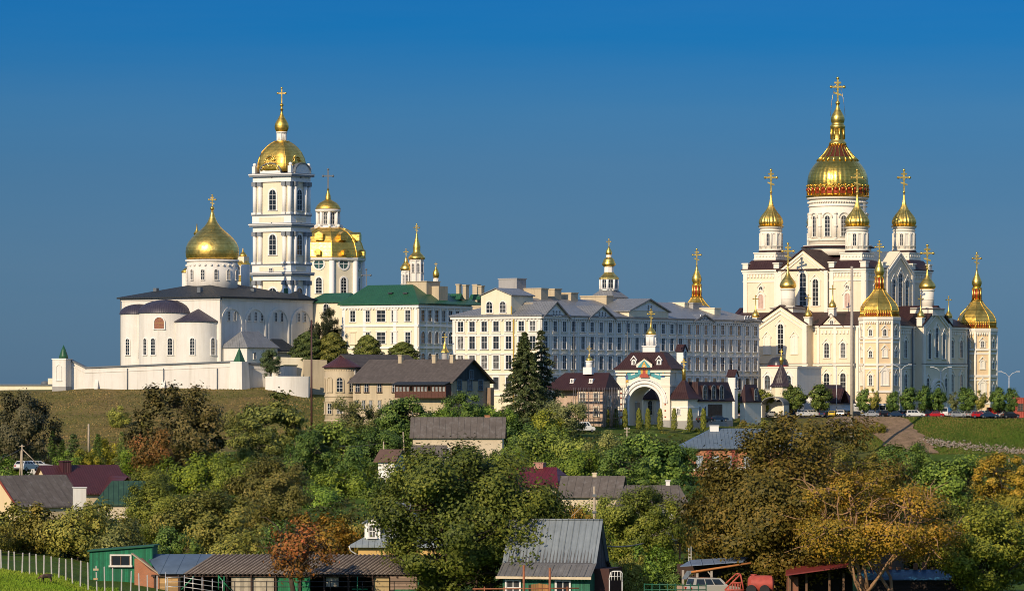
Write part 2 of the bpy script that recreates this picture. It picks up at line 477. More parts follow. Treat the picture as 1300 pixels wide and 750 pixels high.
def dentils_x(mb, x0, x1, y, z0, z1, step=0.9, w=0.4, d=0.25, m=0):
    n = max(1, int((x1-x0)/step)); st = (x1-x0)/n
    for i in range(n): mb.box(x0+st*i+st/2-w/2, x0+st*i+st/2+w/2, y-d, y+0.02, z0, z1, m)
def dentils_y(mb, y0, y1, x, z0, z1, step=0.9, w=0.4, d=0.25, m=0):
    n = max(1, int((y1-y0)/step)); st = (y1-y0)/n
    for i in range(n): mb.box(x-0.02, x+d, y0+st*i+st/2-w/2, y0+st*i+st/2+w/2, z0, z1, m)

def cross_mesh(h, style=3):
    """three-bar cross with trefoil ends, base at z = 0, in the local xz plane"""
    mb = MB(); t = h*0.027 + 0.035
    mb.box(-t,t,-t,t,0,h*0.95)
    mb.box(-h*0.25,h*0.25,-t*0.95,t*0.95,h*0.62-t,h*0.62+t)
    if style == 3:
        mb.box(-h*0.13,h*0.13,-t*0.9,t*0.9,h*0.78-t,h*0.78+t)
        mb.exy([(-h*0.15,h*0.37),(h*0.15,h*0.27),(h*0.15,h*0.27+2*t),(-h*0.15,h*0.37+2*t)], -t*0.9, t*0.9)
    for x, z in ((-h*0.25,h*0.62),(h*0.25,h*0.62),(0,h*0.95)): mb.ball((x,0,z), t*1.9, n=6)
    if style == 3:
        for a in range(8):
            q = a*math.pi/4 + math.pi/8
            mb.bar((0,0,h*0.62),(h*0.13*math.cos(q),0,h*0.62+h*0.13*math.sin(q)), t*0.4, 4)
    return mb

ONION = [(0.80,0.0),(0.93,0.12),(1.0,0.30),(0.99,0.48),(0.90,0.72),(0.74,0.98),(0.54,1.24),(0.36,1.50),(0.22,1.80),(0.13,2.15),(0.08,2.55),(0.05,2.9)]
def onion(r, z0, h, prof=ONION):
    k = h/prof[-1][1]
    return [(a*r, z0+b*k) for a, b in prof]
# ------------------------------------------------------------------ the ground
U = [-900, -100, 60, 130, 330, 420, 560, 700, 820, 900, 1000, 1100, 1300, 2200]
YS = [150, 300, 345, 385, 430, 560, 700, 850, 940, 1000, 1040, 1062, 1080, 1110, 1300, 2500, 9000]
ZT = {   # ground height under the camera axis, one row per bearing
 -900: [-17,-16.5,-15.5,-14.0,-15.0,-15.5,-14.0,-13.2,-12.2,-9.6,-3.5,0.2,0.6,1.0,1.0,-2,-60],
 -100: [-17,-16.5,-15.4,-14.0,-15.4,-15.5,-14.0,-13.2,-12.2,-9.6,-3.5,0.2,0.6,1.0,1.0,-2,-60],
 60:   [-17.5,-17,-16.0,-15.3,-15.8,-15.5,-14.0,-13.2,-12.2,-9.6,-3.2,0.7,1.0,1.2,1.0,-2,-60],
 130:  [-18,-17.6,-17.0,-16.5,-16.6,-15.5,-14.0,-13.2,-12.2,-9.0,-2.2,1.0,1.4,1.6,1.5,-2,-60],
 330:  [-19.5,-19,-18.6,-18.3,-17.4,-15.0,-13.6,-12.8,-11.8,-8.4,-1.2,1.4,2.0,2.5,2.5,-2,-60],
 420:  [-19.5,-19,-18.6,-18.3,-17.4,-14.6,-12.8,-11.6,-10.0,-6.8,-3.4,-1.0,0.5,1.5,2.5,-2,-60],
 560:  [-19.5,-19,-18.6,-18.3,-17.4,-14.0,-11.3,-10.6,-9.0,-6.0,-3.6,-2.2,-1.0,0.0,2,-2,-60],
 700:  [-19.5,-19,-18.6,-18.3,-17.4,-14.0,-11.3,-10.5,-9.6,-7.4,-4.2,-3.2,-3,-3,-3,-4,-60],
 820:  [-19.5,-19,-18.6,-18.3,-17.4,-14.0,-11.8,-10.8,-10.2,-8.4,-7.0,-6.4,-5.6,-5.4,-5,-5,-60],
 900:  [-19.5,-19,-18.6,-18.3,-17.4,-14.0,-12.4,-12.0,-12.0,-10.6,-6.9,-6.0,-5.5,-5.4,-5,-5,-60],
 1000: [-19.5,-19,-18.6,-18.3,-17.4,-14.2,-12.8,-13.0,-14.0,-13.6,-9.6,-5.5,-5.3,-5.3,-5,-5,-60],
 1100: [-19.5,-19,-18.6,-18.3,-17.4,-14.4,-13.2,-13.6,-15.0,-15.0,-13.4,-5.6,-5.3,-5.3,-5,-5,-60],
 1300: [-19.5,-19,-18.6,-18.3,-17.4,-14.4,-13.4,-14.0,-15.2,-15.2,-13.8,-5.8,-5.3,-5.3,-5,-5,-60],
 2200: [-19.5,-19,-18.6,-18.3,-17.4,-14.4,-13.4,-14.0,-15.2,-15.2,-13.8,-5.8,-5.3,-5.3,-5,-5,-60],
}
_zt = np.array([ZT[u] for u in U])
def ground(x, y):
    u = 650.0 + F*x/max(y, 100.0)
    u = min(max(u, U[0]), U[-1]-1e-6)
    i = max(k for k in range(len(U)-1) if U[k] <= u)
    f = (u-U[i])/(U[i+1]-U[i]); f = f*f*(3-2*f)
    row = _zt[i]*(1-f) + _zt[i+1]*f
    return float(np.interp(y, YS, row))
def gz(px, Y): return ground(wx(px, Y), Y)

def build_ground():
    ys = np.concatenate([np.linspace(150,330,8,endpoint=False), np.linspace(330,460,40,endpoint=False), np.linspace(460,980,60,endpoint=False),
                         np.linspace(980,1120,70,endpoint=False), np.linspace(1120,2500,30,endpoint=False), np.linspace(2500,9000,8)])
    us = np.linspace(-900, 2200, 240)
    verts, dry = [], []
    rng = random.Random(4)
    for y in ys:
        for u in us:
            x = wx(u, y)
            z = ground(x, y)
            if y < 1070: z += 0.25*math.sin(x*0.21+y*0.13)*math.sin(y*0.31-x*0.07) * (0.4 if y < 470 else 1)
            verts.append((x, y, z))
            d = 0.15
            if y > 930 and y < 1075:
                d = float(np.interp(u, [-900,330,450,820,930,1000,1060,1130,1180,1400], [0.75,0.75,0.3,0.3,0.4,0.6,0.7,0.25,0.1,0.1]))
            dry.append(d)
    n = len(us)
    faces = [(j*n+i, j*n+i+1, (j+1)*n+i+1, (j+1)*n+i) for j in range(len(ys)-1) for i in range(n-1)]
    me = bpy.data.meshes.new("terrain"); me.from_pydata(verts, [], faces)
    at = me.attributes.new("dry", 'FLOAT', 'POINT'); at.data.foreach_set("value", dry)
    me.polygons.foreach_set("use_smooth", [True]*len(faces))
    m, nt, b = nodes_of("turf")
    an = nt.nodes.new("ShaderNodeAttribute"); an.attribute_name = "dry"
    n1 = noise(nt, 0.05, 6, 0.7); n2 = noise(nt, 0.9, 6, 0.75)
    n3 = noise(nt, 0.10, 6, 0.75, stretch=(1, 0.6, 1))
    ad = nt.nodes.new("ShaderNodeMath"); ad.operation = 'ADD'
    nt.links.new(an.outputs['Fac'], ad.inputs[0]); nt.links.new(n3, ad.inputs[1])
    f = ramp(nt, ad.outputs[0], 0.75, 1.45)
    green = mixc(nt, ramp(nt, n1, 0.35, 0.7), (0.085, 0.135, 0.014), (0.052, 0.095, 0.014))
    straw = mixc(nt, ramp(nt, n2, 0.35, 0.65), (0.27, 0.18, 0.075), (0.15, 0.105, 0.04))
    c = mixc(nt, f, green, straw)
    c = mixc(nt, ramp(nt, n2, 0.5, 0.9), c, (0.035, 0.04, 0.012))
    nt.links.new(c, b.inputs['Base Color']); b.inputs['Roughness'].default_value = 0.95
    b.inputs['Specular IOR Level'].default_value = 0.1
    bump(nt, b, n2, 0.5, 0.7)
    me.materials.append(m)
    tag(link("terrain", me), kind='structure')
build_ground()

def sheet(name, px0, px1, y0, y1, lift, m, nu=24, ny=10, wob=0.0, seed=1):
    """a patch laid just above the ground"""
    rng = random.Random(seed)
    vs = []
    for j in range(ny+1):
        y = y0 + (y1-y0)*j/ny
        for i in range(nu+1):
            a = i/nu
            l = px0[0]+(px0[1]-px0[0])*j/ny; r = px1[0]+(px1[1]-px1[0])*j/ny
            u = l + (r-l)*a + (rng.uniform(-wob,wob) if i in (0,nu) else 0)
            x = wx(u, y)
            z = ground(x, y)
            if y < 1070: z += 0.25*math.sin(x*0.21+y*0.13)*math.sin(y*0.31-x*0.07) * (0.4 if y < 470 else 1)
            vs.append((x, y, z+lift))
    fs = [(j*(nu+1)+i, j*(nu+1)+i+1, (j+1)*(nu+1)+i+1, (j+1)*(nu+1)+i) for j in range(ny) for i in range(nu)]
    me = bpy.data.meshes.new(name); me.from_pydata(vs, [], fs); me.materials.append(m)
    return tag(link(name, me), kind='structure')

ASPHALT = plain("parking_asphalt", (0.055, 0.053, 0.05), 0.95, 0, 0.3, 0.4)
sheet("parking_lot", (890, 860), (1420, 1420), 1064.5, 1109, 0.06, ASPHALT)
# raw earth ramp cut down the bank
EARTH = plain("raw_earth", (0.25, 0.165, 0.098), 1.0, 0, 0.45, 0.7)
sheet("earth_ramp", (1133, 1078), (1192, 1142), 1040, 1064, 0.28, EARTH, 30, 20, 4, 3)
BARE = plain("trodden_earth_patch", (0.27, 0.19, 0.12), 1.0, 0, 0.4, 0.7)
sheet("earth_bank", (1052, 1055), (1080, 1085), 1052, 1064.2, 0.2, BARE, 12, 10, 5, 7)

# rubble strip along the foot of the bank
def rubble():
    rng = random.Random(11); mb = MB()
    for k in range(1500):
        f = rng.random(); u = 1168 + f*190
        Yc = 1047 - 9.0*f + rng.gauss(0, 1.1)
        row = 566 + (u-1168)*0.085 + rng.gauss(0, 2.5)
        x = wx(u, Yc); z = ground(x, Yc) + rng.uniform(0.0, 0.5)
        r = rng.uniform(0.10, 0.33)
        vs = []
        for q in range(6):
            d = Vector([(1,0,0),(-1,0,0),(0,1,0),(0,-1,0),(0,0,1),(0,0,-1)][q]) * (r*rng.uniform(0.6,1.3))
            vs.append((x+d.x, Yc+d.y, z+d.z*0.7))
        mb.add(vs, [(0,2,4),(2,1,4),(1,3,4),(3,0,4),(2,0,5),(1,2,5),(3,1,5),(0,3,5)], rng.choice((0,0,1)))
    o = mb.build("rubble", [plain("pale_broken_stone", (0.36,0.31,0.25), 0.95), plain("brown_broken_stone", (0.24,0.17,0.12), 0.95)])
    tag(o, "strip of broken pale stone along the foot of the green bank", "rubble", kind="stuff")
rubble()

# ------------------------------------------------------------------ grass blades
def blades(name, label, spots, hmin, hmax, w, mat_, seed):
    rng = np.random.default_rng(seed)
    n = len(spots)
    p = np.array([(x, y, ground(x, y) + 0.25*math.sin(x*0.21+y*0.13)*math.sin(y*0.31-x*0.07)*(0.4 if y < 470 else 1) - 0.05) for x, y in spots])
    ang = rng.uniform(0, math.pi, n); h = rng.uniform(hmin, hmax, n)
    dx = np.cos(ang)*w; dy = np.sin(ang)*w
    lean = rng.normal(0, 0.35, (n, 2))*h[:,None]
    v = np.zeros((n, 3, 3))
    v[:,0] = p + np.stack([-dx,-dy,0*dx],1); v[:,1] = p + np.stack([dx,dy,0*dx],1)
    v[:,2] = p + np.stack([lean[:,0], lean[:,1], h],1)
    me = bpy.data.meshes.new(name)
    me.from_pydata(v.reshape(-1,3).tolist(), [], np.arange(3*n).reshape(n,3).tolist())
    pat = 0.48+0.42*np.sin(p[:,0]*0.11+p[:,1]*0.09+1.7*np.sin(p[:,0]*0.04))*np.sin(p[:,1]*0.21-p[:,0]*0.05+1)+0.25*np.sin(p[:,0]*0.41)*np.sin(p[:,1]*0.33)
    at = me.attributes.new("tone", 'FLOAT', 'POINT'); at.data.foreach_set("value", np.repeat(np.clip(pat+rng.normal(0,0.22,n),0,1), 3))
    me.materials.append(mat_)
    tag(link(name, me), label, "grass", kind="stuff")

def blade_mat(name, a, b_):
    m, nt, b = nodes_of(name)
    an = nt.nodes.new("ShaderNodeAttribute"); an.attribute_name = "tone"
    nt.links.new(mixc(nt, an.outputs['Fac'], a, b_), b.inputs['Base Color'])
    b.inputs['Roughness'].default_value = 0.8; b.inputs['Specular IOR Level'].default_value = 0.2
    return m
_r = random.Random(8)
blades("grass", "short bright green pasture grass in front of the wire fence",
       [(wx(_r.uniform(-40,150), y), y) for y in [_r.uniform(345,386) for _ in range(30000)]], 0.10, 0.28, 0.05,
       blade_mat("pasture_blade", (0.14, 0.25, 0.012), (0.23, 0.28, 0.03)), 1)
blades("dry_grass", "tufts of straw coloured grass on the hill below the white wall",
       [(wx(_r.uniform(-20,480), y), y) for y in [_r.uniform(960,1062) for _ in range(22000)]], 0.10, 0.38, 0.16,
       blade_mat("straw_blade", (0.32, 0.215, 0.085), (0.065, 0.085, 0.014)), 2)
blades("bank_grass", "green grass on the steep bank below the car park",
       [(wx(_r.uniform(1095,1330), y), y) for y in [_r.uniform(1038,1063) for _ in range(16000)]], 0.15, 0.5, 0.13,
       blade_mat("bank_blade", (0.055, 0.10, 0.012), (0.16, 0.14, 0.035)), 3)
# ------------------------------------------------------------------ white church with one gilded dome
def trinity_church():
    s = Site("white_church", "plain white church with a single broad gold dome and rounded apses above the fortress wall", "church", 279, 1100, 1.0)
    r = s.root
    x0 = s.X(154.5); y1 = s.L(397)
    ze = s.Z(377); zb = -2.0
    mb = MB()
    mb.box(x0, 0, 0, y1, zb, ze)
    mb.box(x0-0.25, 0.25, -0.25, y1+0.25, ze-0.7, ze-0.25)
    # tall blind arches along the side
    seg = y1/4.0
    for k in range(4):
        c = seg*(k+0.5); hw = seg*0.40; sp = s.Z(412)
        for i in range(10):
            t0, t1 = math.pi*i/10, math.pi*(i+1)/10
            q = [(c+hw*math.cos(t0), sp+hw*math.sin(t0)), (c+(hw+0.7)*math.cos(t0), sp+(hw+0.7)*math.sin(t0)), (c+(hw+0.7)*math.cos(t1), sp+(hw+0.7)*math.sin(t1)), (c+hw*math.cos(t1), sp+hw*math.sin(t1))]
            mb.exx(q, -0.02, 0.24)
        mb.box(-0.02, 0.24, c-hw-0.7, c-hw, zb, sp); mb.box(-0.02, 0.24, c+hw, c+hw+0.7, zb, sp)
    mb.build("wall", [WHITE], r)
    roof = MB().hip(x0, 0, 0, y1, ze+0.2, s.Z(361.5, x0/2, y1/2)+0.6, 'y', inset=None, over=0.9, th=0.35)
    roof.hip(-5, 0.6, y1-7, y1-1, ze+0.25, ze+2.2, 'x', inset=3, over=0.2)
    roof.build("roof", [ROOF_SLATE], r)
    for x, y in ((x0*0.8, 6), (x0*0.3, 4), (x0*0.2, 22)): MB().box(x-0.5, x+0.5, y-0.5, y+0.5, ze, ze+2.6).build("roof_vent", [LEAD], r)
    # drum, dome, cross
    dx = x0/2; dy = s.L(269.5, dx)
    zd0, zd1 = s.Z(364, dx, dy), s.Z(330, dx, dy)
    rad = 33.0*s.Yat(dx, dy)/F
    d = MB().cyl(dx, dy, rad-0.15, zd0-2, zd1, 48)
    d.lathe([(rad-0.1,zd1-0.5),(rad+0.25,zd1-0.4),(rad+0.25,zd1)], 48, (dx,dy))
    for k in range(26):
        a = 2*math.pi*k/26
        d.ball((dx+(rad-0.1)*math.cos(a), dy+(rad-0.1)*math.sin(a), zd1-1.4), 0.35, n=6)
    drum = d.build("drum", [WHITE], r)
    wm = window_mesh('arch', 0.8, 2.5, WHITE, FRAME_WHITE, GLASS, 0.14, False, 2)
    for k in range(12):
        a = 2*math.pi*(k+0.5)/12
        put_window(drum, (dx+(rad-0.08)*math.cos(a), dy+(rad-0.08)*math.sin(a), s.Z(351, dx, dy)-0.9), a+math.pi/2, wm)
    H = lambda py: s.Z(py, dx, dy)
    pr = [(rad*0.97,zd1),(rad*1.02,H(326)),(rad*1.035,H(320)),(rad*1.02,H(314)),(rad*0.94,H(308)),(rad*0.80,H(302)),(rad*0.62,H(296.5)),(rad*0.44,H(291.5)),(rad*0.30,H(287)),(rad*0.19,H(282)),(rad*0.11,H(276)),(rad*0.07,H(271)),(0.14,H(265))]
    dm = MB().lathe(pr, 24, (dx,dy), 0, True)
    dm.ball((dx,dy,H(264.5)), 0.55)
    dome = dm.build("dome", [GOLD], r)
    cross_mesh(H(247)-H(264)).build("cross", [GOLD], dome, (dx,dy,H(264)), R(33))
    # apses on the lit end
    def apse(pxl, pxr, e, t, name, conic=False):
        a, b = s.X(pxl), s.X(pxr); c = (a+b)/2; rr = (b-a)/2
        zt, zp = s.Z(e, c, -rr), s.Z(t, c, 0)
        m = MB().lathe([(rr,zb),(rr,zt),(rr+0.15,zt),(rr+0.15,zt+0.25)], 20, (c,0.2), 0, True, a0=math.pi, a1=2*math.pi)
        o = m.build(name, [WHITE], r)
        h = zp-zt
        if conic: pr = [(rr+0.35,zt+0.1),(rr+0.35,zt+0.3),(0.01,zp)]
        else: pr = [(rr+0.35,zt+0.1),(rr+0.3,zt+0.35)] + [((rr+0.2)*math.cos(q*math.pi/12), zt+0.35+h*math.sin(q*math.pi/12)) for q in range(1,7)]
        MB().lathe(pr, 20, (c,0.2), 0, not conic, a0=math.pi, a1=2*math.pi).build("roof", [ROOF_PURPLE], o)
        return o, c, rr
    ROOF_PURPLE = sheet_metal("dark_violet_roof", (0.045, 0.038, 0.058), 0.6, 'xy', 0.5)
    oc, cc, rc = apse(183, 240, 397.5, 382, "central_apse")
    ol, cl, rl = apse(157.5, 195, 399, 387.5, "side_apse")
    orr, cr, rr_ = apse(228, 275.5, 409, 391.5, "side_apse", True)
    wn_ = window_mesh('arch', 1.1, 4.0, TRIM, FRAME_WHITE, GLASS, 0.22, False, 4)
    for o, c, rr, pxs in ((oc, cc, rc, (187.5, 198, 213.5)), (ol, cl, rl, (164.5,)), (orr, cr, rr_, (246, 261.5))):
        for px in pxs:
            x = s.X(px, -rr*0.8); q = max(-0.96, min(0.96, (x-c)/rr)); a = math.asin(q)
            put_window(o, (c+rr*math.sin(a), 0.2-rr*math.cos(a), s.Z(450)), a, wn_)
    # mosaic icon in an arched frame on the central apse
    x = s.X(200, -rc); a = math.asin(max(-1, min(1, (x-cc)/rc)))
    ic = window_mesh('arch', 2.5, 2.8, TRIM, plain("mosaic_gold", (0.45,0.28,0.08), 0.5), plain("mosaic_red", (0.33,0.12,0.06), 0.6, 0, 0.6, 3.0), 0.25, False, 1)
    put_window(oc, (cc+(rc)*math.sin(a), 0.2-(rc)*math.cos(a), s.Z(417)), a, ic, "arched mosaic icon in red and gold", "icon")
    # narrow windows along the side
    ws = window_mesh('arch', 0.95, 2.2, WHITE, FRAME_WHITE, GLASS, 0.12, False, 2)
    wl_ = window_mesh('arch', 0.55, 0.9, WHITE, FRAME_WHITE, GLASS, 0.08, False, 1)
    for k, n in enumerate((2, 3, 2, 2)):
        c = seg*(k+0.5)
        for i in range(n):
            put_window(r, (0.02, c+(i-(n-1)/2)*2.6, s.Z(403)-0.6), RIGHT, ws)
    for k in (2, 3):
        for i in (-1, 1): put_window(r, (0.02, seg*(k+0.5)+i*0.9, s.Z(436)), RIGHT, wl_)
    MB().tube([(0.3,0.3,ze),(0.3,0.3,zb)], 0.12, 6).build("downpipe", [LEAD], r)
    MB().tube([(x0-0.1,-0.3,ze),(x0-0.1,-0.3,zb)], 0.14, 6).build("downpipe", [LEAD], r)
    q = s.X(184, -1.2)
    MB().tube([(q,-3.2,s.Z(398)),(q,-3.6,s.Z(455))], 0.1, 6).build("downpipe", [LEAD], r)
    # low sacristy with a grey hipped roof against the side
    xs, ys0, ys1 = 7.5, 1.0, 13.5
    an = MB().box(0.0, xs, ys0, ys1, zb, s.Z(441.5, xs, ys0)).build("sacristy", [WHITE], r)
    MB().hip(0.0, xs, ys0, ys1, s.Z(441.5, xs, ys0)+0.2, s.Z(420.5, 2, 5), 'y', inset=3.0, over=0.4).build("roof", [ROOF_GREY], an)
    wq = window_mesh('rect', 0.9, 1.5, WHITE, FRAME_WHITE, GLASS, 0.1, False, 1)
    for y in (4, 10): put_window(an, (xs+0.02, y, s.Z(455, xs, y)), RIGHT, wq)
    po = MB().box(0.0, 5, 16, 23, zb, s.Z(447, 5, 16)).build("porch", [GREYWALL], r)
    MB().hip(0.0, 5.5, 15.5, 24, s.Z(445, 5, 16), s.Z(430, 2, 18), 'y', inset=2.5, over=0.5).build("roof", [ROOF_SLATE], po)
    # half-hidden little cupola beside the drum
    qx, qy = x0*0.62, y1-3
    sp = MB().cyl(qx, qy, 1.1, ze, s.Z(336, qx, qy), 10)
    sp.build("turret", [WHITE], r)
trinity_church()

# ------------------------------------------------------------------ fortress wall below it
def fortress():
    def seg(name, label, pa, Ya, pb, Yb, ta, tb, ba, bb, th=1.2, m=WHITE, coping=True, cat="wall", pipes=()):
        A = Vector((wx(pa,Ya), Ya)); Bv = Vector((wx(pb,Yb), Yb)); L = (Bv-A).length; ang = math.atan2(Bv.y-A.y, Bv.x-A.x)
        za, zb2 = wz(ta,Ya), wz(tb,Yb); g = min(wz(ba,Ya), wz(bb,Yb)) - 1.5
        root = empty(name, (A.x, A.y, g), ang, label, cat)
        MB().exy([(0,0),(L,0),(L,zb2-g),(0,za-g)], 0, th).build("wall_body", [m], root)
        if coping:
            MB().exy([(-0.1,za-g),(L+0.1,zb2-g),(L+0.1,zb2-g+0.35),(-0.1,za-g+0.35)], -0.35, th+0.35).build("coping", [LEAD], root)
            MB().exy([(0,za-g-1.1),(L,zb2-g-1.1),(L,zb2-g-0.85),(0,za-g-0.85)], -0.12, 0.02).build("string_course", [m], root)
        for px in pipes:
            f = (px-pa)/(pb-pa); x = f*L
            MB().tube([(x,-0.2,za-g),(x,-0.2,0.8)], 0.12, 6).build("downpipe", [LEAD], root)
        return root, L, za-g
    root, L, h = seg("fortress_wall", "long white fortress wall with a grey coping below the domed church", 108, 1066, 300, 1061, 467.5, 459.5, 497, 491, pipes=(162, 208, 276))
    for px in (121, 206):
        x = (px-108)/(300-108)*L
        MB().exx([(-2.0,0.6),(0.02,0.6),(0.02,h*0.62)], x, x+0.8).build("buttress", [WHITE], root)
    seg("stepped_wall", "short white wall stepping up from the long wall to the green-capped turret", 88, 1067, 108, 1066, 457, 467.5, 498, 497)
    # left turret with green cone
    Y = 1066; zb = wz(499, Y)
    t = empty("wall_turret", (wx(79, Y), Y, zb), R(-20), "white square turret with a small green cone at the left end of the wall", "turret")
    hh = wz(456, Y)-zb; w = 18.5*Y/F
    MB().cbox(0,0,w,w,1.6,hh).build("shaft", [WHITE], t)
    MB().cbox(0,0,w+0.12,w+0.12,-1.5,1.6).build("plinth", [STONE], t)
    MB().cbox(0,0,w+0.3,w+0.3,hh-0.05,hh+0.2).build("cornice", [TRIM], t)
    c = MB().lathe([(1.15,hh+0.2),(1.0,hh+0.9),(0.55,hh+2.2),(0.02,hh+3.4)], 10, (0.5,-0.3)).build("cone_roof", [ROOF_GREEN], t)
    put_window(t, (0,-w/2,3.0), 0, window_mesh('arch', 1.2, 3.6, WHITE, FRAME_WHITE, WHITE, 0.15, False, 0), None, "niche")
    # second turret with green spire
    Y = 1061; zb = wz(493, Y)
    t = empty("wall_turret", (wx(304, Y), Y-0.5, zb), R(-33), "tapered white turret with a sharp green spire in the middle of the wall", "turret")
    hh = wz(459, Y)-zb
    MB().frustum(-2.0,2.0,-1.6,1.6,-1.5,hh,0.35,0.3).build("shaft", [WHITE], t)
    MB().frustum(-1.0,1.0,-1.0,1.0,hh,wz(441,Y)-zb,0.97).build("spire", [ROOF_GREEN], t)
    MB().bar((0,0,wz(441,Y)-zb-0.2),(0,0,wz(432,Y)-zb),0.05).build("finial", [LEAD], t)
    seg("low_white_wall", "lower white wall between the green-spired turret and the small round tree", 312, 1063, 342, 1067, 462, 463, 492, 490)
    seg("cream_retaining_wall", "cream retaining wall with brick piers behind the white bastion", 348, 1070, 388, 1072, 453, 454, 492, 492, 1.0, OCHRE, False)
    seg("cream_terrace_wall", "lower cream terrace wall running toward the round tan tower", 386, 1069, 415, 1071, 456, 457, 494, 494, 1.0, TAN, False)
    # rounded bastion
    Y = 1058; zb = wz(495, Y)
    b = empty("white_bastion", (wx(364, Y), Y+3, zb), 0, "rounded low white bastion on top of the dry grass slope", "bastion")
    rr = 27*Y/F; hh = wz(477.5, Y)-zb
    rr *= 1.9; yc = 6.4
    bw = MB().lathe([(rr,-2.5),(rr-0.1,hh),(rr-0.6,hh),(rr-0.6,hh-0.6)], 20, (0,yc), 0, True, a0=R(-90-32), a1=R(-90+32))
    for sg in (-1,1):
        q = R(-90+sg*32); x1_, y1_ = (rr-0.3)*math.cos(q), yc+(rr-0.3)*math.sin(q)
        bw.box(x1_-0.3,x1_+0.3,y1_,y1_+6,-2.5,hh)
    bw.build("wall_body", [WHITE], b)
    MB().box(-4.4,4.4,-1.2,4.5,hh-0.8,hh-0.5).build("turf_top", [plain("dry_turf", (0.16,0.13,0.05), 1.0)], b)
    s = Site("white_shed", "small white lean-to shed behind the rounded bastion", "shed", 361, 1066, wz(482,1066))
    x0 = s.X(345); y1 = 5
    MB().exy([(x0,-2),(0,-2),(0,s.Z(464)),(x0,s.Z(467.5))], 0, y1).build("wall_body", [WHITE], s.root)
    MB().exy([(x0-0.2,s.Z(467.5)),(0.2,s.Z(464)),(0.2,s.Z(464)+0.2),(x0-0.2,s.Z(467.5)+0.2)], -0.2, y1+0.2).build("roof", [ROOF_GREEN], s.root)
    # long pale yellow building at the far left
    s = Site("yellow_service_building", "long low pale yellow flat-roofed building left of the white wall", "building", 69, 1085, wz(520,1085), -8)
    x0 = s.X(-40); h = s.Z(489)
    MB().box(x0,0,0,12,-3,h).build("wall", [CREAM], s.root)
    MB().box(x0-0.3,0.3,-0.4,12.4,h,h+0.3).build("roof", [LEAD], s.root)
    MB().box(s.X(57),s.X(68.5),3,9,h,s.Z(480)).build("roof_cabin", [CREAM], s.root)
    MB().ball((s.X(52),4,h+0.5),1.0,n=10,sz=0.6).build("roof_vent", [LEAD], s.root)
    wm = window_mesh('rect', 1.3, 1.5, CREAM, FRAME_WHITE, GLASS, 0.1)
    for px in (8, 22, 36, 50): put_window(s.root, (s.X(px),-0.01,s.Z(511)), 0, wm)
fortress()

